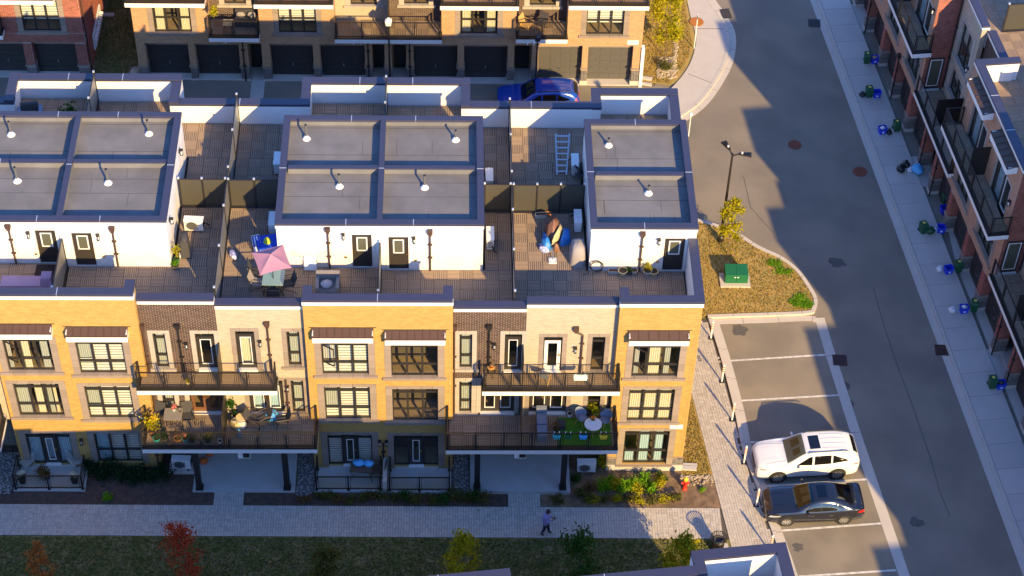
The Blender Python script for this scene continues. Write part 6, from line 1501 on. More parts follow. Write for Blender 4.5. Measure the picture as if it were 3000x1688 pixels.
for lab, x, y, rz in (('dark mesh chair on the left of the grey patio table', 335, 420, -20), ('dark mesh chair on the right of the grey patio table', 815, 430, 10)):
    p = y6(x, y, .2); sling_chair(lab, (p.x, p.y + .05, lz), R(rz), group='mesh chairs at the grey patio table')
for lab, x, y, r, h, m, f, kw in (('tall yellow flowering plant in the corner of the left lower balcony', 250, 640, .2, .3, 'terracotta', 'leaf_yellowgreen', dict(ph=.95, pr=.42, n=420, size=.045, flower='petal_yellow', fn=140, seed=2)), ('white daisies in the far left corner by the rail', 120, 560, .13, .5, 'charcoal_fabric', 'leaf_green', dict(ph=.25, flower='petal_white', fn=90, seed=3)), ('teal glazed pot behind the front rail', 320, 760, .17, .22, 'teal_glaze', 'leaf_green', dict(ph=.2, n=90, seed=4)), ('dark green bush in a black pot right of the teal pot', 440, 755, .2, .25, 'charcoal_fabric', 'leaf_dark', dict(ph=.45, n=260, size=.04, seed=5)), ('rust coloured plant behind the second rail panel', 650, 760, .18, .2, 'terracotta', 'leaf_brown', dict(ph=.35, n=200, pr=.35, seed=6)), ('pot of pink roses behind the second rail panel', 770, 760, .17, .22, 'teal_glaze', 'leaf_green', dict(ph=.3, n=140, flower='petal_pink', fn=60, seed=7)), ('low spreading green plant beside the pink roses', 870, 770, .16, .18, 'charcoal_fabric', 'leaf_olive', dict(ph=.25, n=170, pr=.3, seed=8)), ('olive green bush behind the third rail panel', 1120, 765, .18, .22, 'charcoal_fabric', 'leaf_olive', dict(ph=.42, n=240, pr=.3, seed=9)), ('small white pot standing alone by the privacy screen', 1315, 790, .11, .16, 'white_plastic', None, {}), ('tall dark plant in the corner by the privacy screen', 1520, 330, .2, .35, 'charcoal_fabric', 'leaf_green', dict(ph=1.0, pr=.32, n=420, size=.07, seed=11)), ('leafy plant in a grey pot before the tall dark plant', 1560, 420, .16, .3, 'pot_grey', 'leaf_green', dict(ph=.3, n=90, seed=12))):
    p = y6(x, y); pot(lab, at(p, lz), r, h, m, f, group='pots on the left lower balcony', **kw)
q = y6(1660, 520); t = thing('drum', 'white drum with a lid standing on the left lower balcony', 'drum', (q.x, q.y, lz)); MB().cone((0, 0, 0), (0, 0, .55), .2, .23, 16).build('body', 'white_plastic', t); MB().cone((0, 0, .551), (0, 0, .60), .25, .25, 16).build('lid', 'pot_cream', t)
q = y6(1580, 530); t = thing('carton', 'cardboard coloured box in front of the white drum', 'box', (q.x, q.y, lz), R(40)); MB().box(-.2, -.2, 0, .2, .2, .4).build('box', 'pot_cream', t); MB().box(-.19, -.012, .401, .19, .012, .404).build('tape', 'white_plastic', t)
q = y6(1620, 680); t = thing('water_jug', 'clear blue water jug by the front rail', 'jug', (q.x, q.y, lz)); MB().lathe([(.13, 0), (.14, .25), (.05, .34), (.04, .4)], n=12).build('body', 'slate_fabric', t); MB().lathe([(.045, .401), (.045, .43)], n=8).build('cap', 'sky_blue', t)
for lab, x, y, rz in (('brown folding armchair left of the blue bean bag', 1850, 470, 75), ('brown folding armchair right of the blue bean bag', 2290, 470, -80), ('second brown folding armchair nearest the blue bean bag', 1985, 450, -60)):
    q = y6(x, y, .2); sling_chair(lab, (q.x, q.y, lz), R(rz), 'charcoal_fabric', 'brown_metal', group='folding armchairs on the lower balcony')
q = y6(2120, 370, .2); t = thing('bean_bag', 'bright blue furry bean bag under the french doors', 'bean bag', (q.x, q.y, lz)); MB().blob((0, 0, .24), .36, .30, .26, 0, 14, 8, .06).build('bag', 'sky_blue', t, True); leaves('fur', cloud((0, 0, .3), .36, .3, .24, 300, 4, 10, .5), .03, 'curtain_blue', t)
# ---------------------------------------------------------------- lower right balcony
rz_ = 3.60
def y5(x, y, h=0.): return z5(x, y, rz_ + h)
pts = [y5(620, 560), y5(1930, 560), y5(1950, 1240), y5(640, 1240)]
x0 = min(v.x for v in pts); x1 = 13.75; yA = y5(900, 1240).y; yB = y5(900, 560).y
t = thing('turf_mat', 'green artificial turf mat covering half of the right lower balcony', 'turf mat', ((x0 + x1) / 2, (yA + yB) / 2, rz_ + .012)); w = (x1 - x0) / 2; d = (yB - yA) / 2
MB().box(-w, -d, 0, w, d, .02).build('mat', 'turf', t); rr = np.random.RandomState(3); leaves('pile', np.stack([rr.uniform(-w, w, 3000), rr.uniform(-d, d, 3000), np.full(3000, .03)], 1), .02, 'leaf_bright', t, kind='stuff')
def tub_chair(label, p, rot):
    t = thing('tub_chair', label, 'chair', (p.x, p.y, rz_ + .03), rot, 'grey tub chairs on the turf mat')
    n = 14; prof = []; mb = MB()
    for j in range(8):
        f = j / 7
        for i in range(n + 1):
            a = math.pi * (-.10 + 1.2 * i / n); r_ = .20 + .12 * f; back = (math.sin(a) * .5 + .5)
            mb.v.append((math.cos(a) * r_, math.sin(a) * r_ * 1.0, .40 + f * (.10 + .38 * back ** 1.5)))
    for j in range(7):
        for i in range(n): k = j * (n + 1) + i; mb.f.append((k, k + 1, k + n + 2, k + n + 1)); mb.m.append(0)
    mb.build('shell', 'slate_fabric', t, True); MB().blob((0, -.02, .41), .25, .25, .06, 0, 14, 6).build('seat', 'slate_fabric', t, True)
    for sx in (-1, 1):
        for sy in (-1, 1): MB().beam((sx * .10, sy * .10, .38), (sx * .24, sy * .22, 0), .028).build('leg', 'wood_light', t)
tub_chair('grey tub chair with wooden legs left of the white round table', y5(1215, 690), R(55)); tub_chair('grey tub chair with wooden legs right of the white round table', y5(1800, 740), R(-60))
q = y5(1515, 720, .6); t = thing('round_table', 'white round table with light wooden legs on the turf mat', 'table', (q.x, q.y, rz_ + .03)); MB().cone((0, 0, .60), (0, 0, .63), .40, .40, 24).build('tabletop', 'white_plastic', t)
for k in range(3): a_ = k * 2.09 + .5; MB().beam((math.cos(a_) * .08, math.sin(a_) * .08, .6), (math.cos(a_) * .3, math.sin(a_) * .3, 0), .03).build('leg', 'wood_light', t)
pot('red and orange flowers standing on the white round table', (q.x - .02, q.y + .16, rz_ + .66), .07, .1, 'white_plastic', 'leaf_green', n=40, ph=.14, pr=.14, flower='petal_red', fn=110, size=.035, name='flower_pot', cat='flowers')
q = y5(235, 700, .4); t = thing('garden_bench', 'slate grey cushioned bench at the left of the turf mat', 'bench', (q.x, q.y, rz_)); MB().box(-.24, -.75, .05, .24, .65, .34).build('frame', 'slate_fabric', t)
for k in range(2): MB().box(-.22, -.74 + k * .72, .341, .22, -.10 + k * .72, .44).build('cushion', 'slate_fabric', t)
MB().box(-.24, .66, .05, .24, .85, .7).build('backrest', 'slate_fabric', t)
q = y5(700, 760, .1); t = thing('crate', 'black slatted crate at the edge of the turf mat', 'crate', (q.x, q.y, rz_ + .03))
for i in range(4): MB().box(-.22, -.2 + i * .105, .30, .22, -.11 + i * .105, .32).build('slat', 'charcoal_fabric', t)
MB().box(-.22, -.2, 0, .22, .2, .295).build('box', 'charcoal_fabric', t)
q = y5(590, 890); pot('round wiry dried plant beside the black crate', at(q, rz_ + .01), .15, .18, 'charcoal_fabric', 'leaf_brown', n=260, ph=.5, pr=.26, size=.03, seed=21)
q = y5(930, 480, .1); pot('bare white pot by the french doors', at(q, rz_), .13, .24, 'white_plastic', 'leaf_brown', n=30, ph=.2, seed=22)
q = y5(1500, 470, .2); pot('yellow green plant in a dark pot behind the round table', at(q, rz_), .2, .35, 'charcoal_fabric', 'leaf_yellowgreen', n=300, ph=.55, pr=.34, size=.06, seed=23)
for lab, x, m in (('turquoise planter hanging on the balcony rail', 605, 'teal_glaze'), ('green planter hanging on the balcony rail', 890, 'utility_green'), ('blue planter hanging on the balcony rail', 1265, 'sky_blue'), ('yellow planter hanging on the balcony rail', 1770, 'yellow_paint')):
    q = y5(x, 940, 1.0); rail_planter(lab, Vector((q.x, -1.74, rz_ + 1.02)), m, .34, 'leaf_green', 'coloured planters hanging on the rail')
# ---------------------------------------------------------------- patios and porches at ground level
def lattice_chair(label, p, rot, z):
    t = thing('lattice_chair', label, 'chair', (p.x, p.y, z), rot, 'white lattice chairs on the left patio')
    m = MB(); n = 7
    for i in range(n + 1): q_ = -.25 + .5 * i / n; m.beam((q_, -.24, .42), (q_, .24, .42), .022, .02).beam((-.25, -.24 + .48 * i / n, .425), (.25, -.24 + .48 * i / n, .425), .022, .018)
    m.build('seat', 'curtain_grey', t)
    m = MB()
    for i in range(n + 1): q_ = -.25 + .5 * i / n; m.beam((q_, .25, .43), (q_, .36, .86), .022, .02).beam((-.25, .25 + .11 * i / n, .43 + .43 * i / n), (.25, .25 + .11 * i / n, .43 + .43 * i / n), .022, .018)
    m.build('backrest', 'curtain_grey', t)
    for sx in (-.26, .26): MB().tube([(sx, -.26, 0), (sx, -.25, .62), (sx, .30, .64)], .018, 5).build('armrest', 'curtain_grey', t); MB().tube([(sx, .26, .42), (sx, .30, 0)], .018, 5).build('leg', 'curtain_grey', t)
pz = .24
lattice_chair('white lattice chair at the left end of the small left patio', zp('31', 265, 310, pz + .35), R(-40), pz); lattice_chair('white lattice chair at the right end of the small left patio', zp('31', 760, 300, pz + .35), R(35), pz)
q = zp('31', 480, 400, pz); pot('rust brown ornamental grass in a pot between the lattice chairs', (q.x, -.75, pz), .2, .3, 'charcoal_fabric', 'leaf_brown', n=520, ph=.55, pr=.42, size=.05, seed=31)
for lab, x in (('white chrysanthemums in a tall black planter at the left patio corner', 235), ('white chrysanthemums in a tall black planter at the right patio corner', 757)):
    q = zp('31', x, 505, pz); pot(lab, at(q, pz), .16, .42, 'black_plastic', 'leaf_green', n=120, ph=.26, pr=.22, square=True, flower='petal_white', fn=420, size=.028, seed=x, name='flower_pot', cat='flowers')
for lab, x, y, r_ in (('orange pumpkin nearer the front of the left porch', 2055, 310, .21), ('orange pumpkin behind the first under the balcony', 2110, 235, .19)):
    q = zp('31', x, y, .16); t = thing('pumpkin', lab, 'pumpkin', (q.x, q.y, .16)); mb = MB(); n = 24
    for j in range(9):
        ph_ = math.pi * j / 8
        for i in range(n): a = 2 * math.pi * i / n; k = 1 - .10 * abs(math.sin(4 * a)); mb.v.append((r_ * k * math.sin(ph_) * math.cos(a), r_ * k * math.sin(ph_) * math.sin(a), r_ * .78 * (1 - math.cos(ph_))))
    for j in range(8):
        for i in range(n): mb.f.append((j * n + i, j * n + (i + 1) % n, (j + 1) * n + (i + 1) % n, (j + 1) * n + i)); mb.m.append(0)
    mb.build('shell', 'pumpkin', t, True); MB().cone((0, 0, r_ * 1.5), (.02, 0, r_ * 1.95), .03, .02, 6).build('stalk', 'leaf_olive', t)
q = zp('32', 1060, 370, .9); table('dark patio table with wrapped plastic bundles on it', (q.x, -.62, .16), R(-4), 1.05, .62, .72, 'wood_dark')
t = thing('wrapped_bundle', 'clear plastic wrapped bundle lying on the dark patio table', 'bundle', (q.x + .05, -.52, .88)); MB().blob((-.18, .05, .12), .28, .2, .14, 0, 12, 7, .18, 3).blob((.28, .02, .12), .26, .2, .13, 0, 12, 7, .18, 4).build('wrapping', 'bag_blue', t, True)
sling_chair('dark folding chair at the right of the dark patio table', (q.x + .75, -.5, .16), R(-95), 'wood_dark')
# ---------------------------------------------------------------- street furniture
pm = dict()
def bollard(label, x, y):
    t = thing('bollard', label, 'bollard', (x, y, gz(x) + .02), 0, 'striped posts along the parking kerb'); MB().box(-.12, -.10, 0, .12, .10, .045).build('base', 'black_plastic', t)
    MB().cone((0, 0, .045), (0, 0, .70), .042, .042, 10).cone((0, 0, .70), (0, 0, 1.22), .058, .058, 10).cone((0, 0, 1.22), (0, 0, 1.31), .05, .02, 10).build('post', 'white_plastic', t)
    for z in (.78, .93, 1.08): MB().cone((0, 0, z), (0, 0, z + .08), .0605, .0605, 10).build('band', 'orange_tape', t)
for lab, x, y in (('striped post nearest the lawn corner of the parking kerb', 19.53, 8.45), ('striped post beside the first parking line', 19.82, 5.57), ('striped post level with the second parking line', 20.09, 3.10), ('striped post by the nose of the white car', 20.41, .45), ('striped post by the nose of the black sedan', 20.74, -2.1), ('striped post nearest the dark roof edge', 21.1, -4.75)): bollard(lab, x, y)
t = thing('street_lamp', 'tall dark street lamp with two flat heads behind the yellow tree', 'street lamp', (20.64, 15.37, gz(20.6) + .05))
MB().lathe([(.16, 0), (.16, .35), (.10, .42)], n=12).build('base', 'black_metal', t); MB().cone((0, 0, .4), (.0, 0, 6.3), .085, .05, 10).build('pole', 'black_metal', t)
for dx, dy, k in ((-.12, .28, 0), (.42, -.05, 1)):
    d = Vector((dx, dy, 0)).normalized(); MB().beam((0, 0, 6.15), d * .35 + Vector((0, 0, 6.32)), .05).build('arm', 'black_metal', t)
    a = d * .3; b = d * .95; n_ = Vector((-d.y, d.x, 0)); zt = Vector((0, 0, 6.36)); zb_ = Vector((0, 0, 6.28))
    h_ = MB().hexa([a - n_ * .06 + zb_, a + n_ * .06 + zb_, b + n_ * .17 + zb_, b - n_ * .17 + zb_, a - n_ * .05 + zt, a + n_ * .05 + zt, b + n_ * .15 + zt, b - n_ * .15 + zt]); h_.f = [tuple(reversed(f)) for f in h_.f]; hd_ = h_.build('lamp_head', 'black_metal', t)
    for i in range(5): e = d * (.55 + i * .08); MB().beam(e - n_ * .12 + zt + Vector((0, 0, .02)), e + n_ * .12 + zt + Vector((0, 0, .02)), .015, .03).build('cooling_fin', 'black_metal', hd_)
    MB().cone(d * .48 + zt, d * .48 + zt + Vector((0, 0, .08)), .05, .05, 8).build('sensor', 'white_plastic', hd_)
for lab, x, y, h in (('lamp post with a small lantern before the middle rear garages', 2.93, 26.9, 5.0), ('lamp post in front of the grey garage doors beside the blue car', 11.12, 26.6, 4.3)):
    t = thing('lamp_post', lab, 'lamp post', (x, y, gz(x))); MB().cone((0, 0, 0), (0, 0, h), .07, .045, 8).build('pole', 'black_metal', t)
    MB().hexa([(-.13, -.13, h), (-.13, .13, h), (.13, .13, h), (.13, -.13, h), (-.18, -.18, h + .3), (-.18, .18, h + .3), (.18, .18, h + .3), (.18, -.18, h + .3)]).build('lantern', 'white_plastic' if h > 4.5 else 'black_metal', t); MB().cone((0, 0, h + .301), (0, 0, h + .5), .2, .02, 8).build('cap', 'white_plastic' if h > 4.5 else 'black_metal', t)
p = gp('03', 1830, 500); t = thing('sign_post', 'thin white post at the inner edge of the curved sidewalk', 'post', (p.x, p.y, gz(p.x) + .1)); MB().cone((0, 0, 0), (0, 0, 2.55), .03, .03, 8).build('pole', 'white_plastic', t); MB().box(-.012, -.10, 2.2, .012, .1, 2.5).build('plate', 'steel', t)
p = gp('03', 1775, 1370); t = thing('sign_post', 'white post with a round top by the right rooftop box', 'post', (p.x, p.y, gz(p.x))); MB().cone((0, 0, 0), (0, 0, 1.55), .03, .03, 8).build('pole', 'white_plastic', t); MB().blob((0, 0, 1.62), .11, .11, .11).build('top', 'white_plastic', t, True)
def cover(label, t_, x, y, r_, m, h=.012, name='manhole_cover', cat='manhole cover'):
    p = gp(t_, x, y); t = thing(name, label, cat, (p.x, p.y, gz(p.x) + h), 0); MB().cone((0, 0, 0), (0, 0, .012), r_, r_, 24).build('frame', m, t); 
    for k in range(5): MB().box(-r_ * .7, -r_ * .6 + k * r_ * .3 - .015, .0125, r_ * .7, -r_ * .6 + k * r_ * .3 + .015, .018).build('rib', m, t)
cover('rust orange cover in the curved sidewalk by the thin white post', '03', 1855, 235, .42, 'manhole_orange', .112)
cover('round rusty cover in the middle of the road nearer the sunlit patch', '14', 268, 10, .38, 'rust'); cover('round rusty cover in the road nearer the right kerb', '14', 925, 280, .40, 'rust')
def basin(label, t_, x, y, rot, m='grate', sx=.36, sy=.36):
    p = gp(t_, x, y); t = thing('catch_basin', label, 'drain grate', (p.x, p.y, gz(p.x) + .012), rot); MB().box(-sx, -sy, 0, sx, sy, .012).build('frame', m, t)
    for k in range(8): MB().beam((-sx * .85, -sy * .85 + k * sy * .24, .016), (sx * .85, -sy * .85 + k * sy * .24, .016), .025, .012).build('bar', 'black_metal', t)
basin('rusty drain grate in the road beside the parking strip', '24', 722, 728, R(-3)); basin('dark drain grate at the right kerb', '24', 1762, 627, R(-3), sx=.42); basin('dark drain grate at the far right kerb', '04', 465, 235, R(-4), 'charcoal_fabric'); basin('dark drain grate at the curved sidewalk', '03', 2150, 140, R(8), 'charcoal_fabric', .3, .45); basin('small dark plate in the paved side path', '23', 1872, 712, 0, 'charcoal_fabric', .2, .2)
t = thing('transformer', 'dark green utility transformer box on a concrete pad in the lawn', 'utility box', (21.15, 12.55, gz(21) + .09)); MB().box(-.82, -.62, 0, .74, .35, .10).build('pad', 'kerb', t)
for x0, x1 in ((-.58, .0), (.012, .60)): d_ = MB().hexa([(x0, -.38, .101), (x0, .40, .101), (x1, .40, .101), (x1, -.38, .101), (x0, -.34, .66), (x0, .40, .74), (x1, .40, .74), (x1, -.34, .66)]).build('cabinet', 'utility_green', t); MB().box(x1 - .12 if x0 < 0 else x0 + .02, -.392, .5, x1 - .04 if x0 < 0 else x0 + .10, -.372, .56).build('label_plate', 'white_plastic', d_)
p = gp('33', 1735, 575); t = thing('fire_hydrant', 'red fire hydrant with a yellow top in the sunny planting bed', 'fire hydrant', (p.x, p.y, gz(p.x) + .02))
MB().lathe([(.13, 0), (.13, .05), (.095, .07), (.095, .62), (.13, .64), (.13, .68)], n=14).build('barrel', 'red_paint', t, True); MB().lathe([(.12, .681), (.11, .78), (.06, .84), (.03, .86), (.03, .92)], n=14).build('bonnet', 'yellow_paint', t, True)
for d in ((1, 0), (-1, 0), (0, -1)): MB().cone((d[0] * .08, d[1] * .08, .45), (d[0] * .19, d[1] * .19, .45), .06, .06, 10).build('outlet', 'red_paint', t)
p = gp('33', 2060, 1195); t = thing('litter_bin', 'black slatted litter bin with a flared rim at the corner of the path', 'litter bin', (p.x, p.y, gz(p.x) + .03))
for k in range(24):
    a = 2 * math.pi * k / 24; c_, s_ = math.cos(a), math.sin(a); MB().tube([(c_ * .26, s_ * .26, .05), (c_ * .28, s_ * .28, .80), (c_ * .37, s_ * .37, 1.0)], .017, 4).build('slat', 'black_metal', t)
for r_, z in ((.37, 1.0), (.28, .8), (.26, .08)):
    m = MB(); m.tube([(math.cos(2 * math.pi * k / 24) * r_, math.sin(2 * math.pi * k / 24) * r_, z) for k in range(25)], .02, 5); m.build('hoop', 'black_metal', t)
MB().lathe([(.22, .1), (.23, .82)], n=16).build('liner', 'black_plastic', t); m = MB(); m.tube([(math.cos(2 * math.pi * k / 20) * .20, math.sin(2 * math.pi * k / 20) * .2, .85) for k in range(21)], .05, 6); m.build('lid_ring', 'charcoal_fabric', t)
MB().box(p.x - .5, p.y - .5, gz(p.x), p.x + .55, p.y + .4, gz(p.x) + .03).build('concrete_pad', 'concrete', kind='structure')
# ---------------------------------------------------------------- bins and bags put out along the right sidewalk
GB = 'green bins put out along the right sidewalk'; BB = 'blue boxes put out along the right sidewalk'; SB = 'bags put out along the right sidewalk'
def green_bin(label, t_, x, y):
    p = gp(t_, x, y - 12, .08); t = thing('organics_bin', label, 'bin', (p.x, p.y + .08, gz(p.x) + .085), ROTS + R(90) + rnd.uniform(-.25, .25), GB)
    MB().hexa([(-.15, -.17, .02), (-.15, .17, .02), (.15, .17, .02), (.15, -.17, .02), (-.19, -.21, .60), (-.19, .21, .60), (.19, .21, .60), (.19, -.21, .60)]).build('body', 'green_plastic', t)
    MB().hexa([(-.20, -.22, .601), (-.20, .22, .601), (.20, .22, .601), (.20, -.22, .601), (-.17, -.17, .67), (-.17, .20, .68), (.17, .20, .68), (.17, -.17, .67)]).build('lid', 'green_plastic', t)
    MB().hexa([(-.07, -.03, .673), (-.07, .11, .677), (.07, .11, .677), (.07, -.03, .673), (-.07, -.03, .678), (-.07, .11, .682), (.07, .11, .682), (.07, -.03, .678)]).build('label_sticker', 'label_yellow', t)
    for s_ in (-.16, .16): MB().cone((s_ - .02, .19, .08), (s_ + .02, .19, .08), .08, .08, 10).build('wheel', 'black_plastic', t)
    MB().tube([(-.15, .24, .58), (.15, .24, .58)], .018, 6).build('handle', 'green_plastic', t)
def blue_box(label, t_, x, y, fill=None):
    p = gp(t_, x, y - 10, .08); t = thing('recycling_box', label, 'recycling box', (p.x, p.y + .08, gz(p.x) + .085), ROTS + R(90) + rnd.uniform(-.2, .2), BB); a, b, h = .20, .17, .42
    m = MB(); i_, o = .85, 1.0
    for q in (((-a, -b), (a, -b)), ((a, -b), (a, b)), ((a, b), (-a, b)), ((-a, b), (-a, -b))):
        (xa, ya), (xb, yb) = q; m.hexa([(xa * .86, ya * .86, .0), (xa * .78, ya * .78, .0), (xb * .78, yb * .78, .0), (xb * .86, yb * .86, .0), (xa * 1.05, ya * 1.05, h), (xa * .95, ya * .95, h), (xb * .95, yb * .95, h), (xb * 1.05, yb * 1.05, h)])
    m.box(-a * .82, -b * .82, 0, a * .82, b * .82, .02); m.build('box', 'blue_plastic', t)
    m = MB()
    for (xa, ya), (xb, yb) in (((-a, -b), (a, -b)), ((a, -b), (a, b)), ((a, b), (-a, b)), ((-a, b), (-a, -b))): m.beam((xa * 1.08, ya * 1.08, h), (xb * 1.08, yb * 1.08, h), .03, .03)
    m.build('rim', 'blue_plastic', t); MB().box(-.06, -b * .985 - .012, .14, .06, -b * .985 + .002, .24).build('emblem', 'white_plastic', t)
    if fill: MB().blob((0, 0, h - .04), .15, .12, .12, 0, 9, 6, .25, 3).build('contents', fill, t, True)
def bag(label, t_, x, y, s_, m):
    p = gp(t_, x, y - 8, .08); t = thing('refuse_bag', label, 'bag', (p.x, p.y + s_ * .5, gz(p.x) + .085), rnd.uniform(0, 6), SB); sd = int(x)
    MB().blob((0, 0, s_ * .72), s_, s_ * .85, s_ * .72, 0, 14, 9, .14, sd).build('bag', m, t, True); MB().lathe([(.05, s_ * 1.36), (.03, s_ * 1.5), (.09, s_ * 1.72), (.02, s_ * 1.68)], n=8).build('knot', m, t)
green_bin('green bin beside the farthest blue box up the sidewalk', '04', 990, 650); blue_box('farthest blue box, heaped with pale packaging', '04', 1065, 650, 'skin')
bag('black bag lying left of the second green bin', '04', 945, 990, .19, 'bag_black'); green_bin('green bin between a black bag and a blue box', '04', 1012, 992); blue_box('square blue box right of the second green bin', '04', 1090, 995)
blue_box('blue box at the left of the third group, clear bag inside', '04', 1145, 1360, 'bag_white'); bag('black bag between the blue box and the green bin of the third group', '04', 1218, 1366, .19, 'bag_black'); green_bin('green bin at the right of the third group', '04', 1288, 1333)
bag('large black bag at the left of the heap of bags', '14', 1335, 298, .27, 'bag_black'); bag('second black bag at the back of the heap of bags', '14', 1385, 250, .25, 'bag_black'); bag('small white bag in the heap of bags', '14', 1425, 295, .16, 'bag_white'); bag('large translucent blue bag at the right of the heap of bags', '14', 1500, 318, .36, 'bag_blue')
green_bin('green bin standing between pillars behind a blue box', '14', 1780, 625); blue_box('blue box under the green bin between the pillars', '14', 1768, 712)
green_bin('green bin tilted beside a dark green bag', '14', 1555, 910); bag('dark green bag between a green bin and a blue box', '14', 1632, 920, .26, 'green_plastic'); bag('clear white bag against the blue box', '14', 1672, 905, .15, 'bag_white'); blue_box('blue box at the pillar foot, open and half empty', '14', 1738, 905)
bag('white bag left of the blue box, without any clear bag beside it', '14', 1728, 1295, .19, 'bag_white'); blue_box('blue box between a white bag and a green bin', '14', 1810, 1318); green_bin('green bin at the pillar right of the white bag and blue box', '14', 1908, 1300)
bag('crumpled white bag on the pavement joint', '24', 1850, 265, .21, 'bag_white'); blue_box('blue box with a white bag in it', '24', 1965, 265, 'bag_white'); green_bin('dark green bin against the pillar, next to the box with a white bag', '24', 2066, 246)
green_bin('green bin nearest the camera on the sidewalk', '24', 2248, 1018); blue_box('blue box nearest the camera on the sidewalk', '24', 2333, 1028, 'charcoal_fabric')
# ================================================================ person on the path
def person():
    f0 = gp('33', 300, 1030); f1 = gp('33', 362, 1045)
    bx, by = (f0.x + f1.x) / 2, (f0.y + f1.y) / 2 + .05
    t = thing('person', 'person in lavender jacket and dark jeans walking the path with a phone', 'person', (bx, by, gz(bx) + .03), R(-12), None, (1.03, 1.03, 1.03))
    # joints: x forward, y to the left
    J = {'pelvis': (0, 0, .93, .150, .125), 'waist': (.0, 0, 1.08, .150, .12), 'chest': (.02, 0, 1.28, .185, .135), 'neckb': (.05, 0, 1.46, .085, .085), 'neck': (.085, 0, 1.53, .062, .062), 'head': (.12, 0, 1.62, .092, .085), 'crown': (.125, 0, 1.70, .082, .078),
         'shl': (.03, .175, 1.41, .082, .08), 'ell': (.03, .245, 1.14, .062, .062), 'wrl': (.25, .11, 1.15, .045, .045), 'shr': (.03, -.175, 1.41, .082, .08), 'elr': (.05, -.245, 1.14, .062, .062), 'wrr': (.27, -.08, 1.19, .045, .045),
         'hpl': (0, .095, .88, .108, .105), 'knl': (.10, .10, .49, .078, .075), 'anl': (.16, .10, .09, .052, .052), 'tol': (.30, .115, .045, .042, .04), 'hpr': (0, -.095, .88, .108, .105), 'knr': (-.02, -.10, .49, .078, .075), 'anr': (-.16, -.10, .10, .052, .052), 'tor': (-.02, -.115, .045, .042, .04)}
    E_ = [('pelvis', 'waist'), ('waist', 'chest'), ('chest', 'neckb'), ('neckb', 'neck'), ('neck', 'head'), ('head', 'crown'), ('chest', 'shl'), ('shl', 'ell'), ('ell', 'wrl'), ('chest', 'shr'), ('shr', 'elr'), ('elr', 'wrr'), ('pelvis', 'hpl'), ('hpl', 'knl'), ('knl', 'anl'), ('anl', 'tol'), ('pelvis', 'hpr'), ('hpr', 'knr'), ('knr', 'anr'), ('anr', 'tor')]
    ks = list(J); me = bpy.data.meshes.new('body'); me.from_pydata([J[k][:3] for k in ks], [(ks.index(a), ks.index(b)) for a, b in E_], [])
    o = link('body', me, None); o.modifiers.new('skin', 'SKIN'); sv = me.skin_vertices[0].data
    for i, k in enumerate(ks): sv[i].radius = J[k][3:5]; sv[i].use_root = (k == 'pelvis')
    ss = o.modifiers.new('smooth', 'SUBSURF'); ss.levels = 2; ss.render_levels = 2
    dg = bpy.context.evaluated_depsgraph_get(); ev = bpy.data.meshes.new_from_object(o.evaluated_get(dg)); bpy.data.objects.remove(o)
    mb = MB(); mb.v = [tuple(v.co) for v in ev.vertices]; mb.f = [tuple(p.vertices) for p in ev.polygons]
    for f in mb.f:
        c = sum((Vector(mb.v[i]) for i in f), Vector()) / len(f)
        if c.z > 1.485: m = 0
        elif c.z > .84 and not (c.x > .24 and c.z > 1.0): m = 1
        elif c.x > .24 and c.z > 1.0: m = 0
        elif c.z > .10: m = 2
        else: m = 3
        mb.m.append(m)
    for sg, w in ((1, 'wrl'), (-1, 'wrr')):      # hands: palm, four unequal bent fingers and a thumb
        p = Vector(J[w][:3]); d = Vector((.9, -sg * .35, .12)).normalized(); s_ = Vector((-d.y, d.x, 0)) * sg
        q = p + d * .09; mb.cone(p, q, .03, .038, 8, 0)
        for i, L in enumerate((.072, .080, .075, .058)):
            a = q + s_ * (-.027 + .018 * i); b = a + d * L * .55 + Vector((0, 0, .01)); c = b + d * L * .3 + Vector((0, 0, .035)); mb.cone(a, b, .0095, .0088, 6, 0).cone(b, c, .0088, .0065, 6, 0)
        a = p + d * .03 + s_ * .03; b = a + d * .035 + s_ * .028 + Vector((0, 0, .012)); mb.cone(a, b, .011, .010, 6, 0).cone(b, b + d * .032 + Vector((0, 0, .012)), .010, .007, 6, 0)
    body = mb.build('body', ['skin', 'lavender_jacket', 'denim', 'black_plastic'], t, True)
    MB().blob((.10, 0, 1.70), .105, .095, .085, 0, 14, 9, .05).blob((.05, 0, 1.64), .06, .088, .10, 0, 12, 8, .05).build('hair', 'hair', t, True)
    fc = MB(); h = Vector((.205, 0, 1.60))
    for sg in (1, -1): fc.blob(h + Vector((-.015, sg * .032, .03)), .012, .014, .009, 1, 8, 5); fc.blob((.115, sg * .09, 1.61), .02, .012, .03, 0, 8, 5)
    fc.cone(h + Vector((-.01, 0, .03)), h + Vector((.012, 0, -.005)), .008, .016, 6, 0); fc.box(.185, -.024, 1.553, .197, .024, 1.562, 2); fc.build('face', ['skin', 'hair', 'tail_red'], t, True)
    m = MB().box(-.012, -.04, -.075, .0, .04, .075); ph = m.build('phone', 'black_plastic'); single(ph, 'dark phone held in front of the chest by the person on the path', 'phone')
    ph.location = t.matrix_basis @ Vector((.40, .015, 1.27)); ph.rotation_euler = (0, R(-50), R(-12))
    MB().blob((.0, 0, 1.20), .175, .225, .28, 0, 14, 9, .04).build('jacket', 'lavender_jacket', t, True)
    MB().lathe([(.10, 0), (.12, .06), (.09, .09)], (.045, 0, 1.41), 12).build('collar', 'lavender_jacket', t, True)
person()
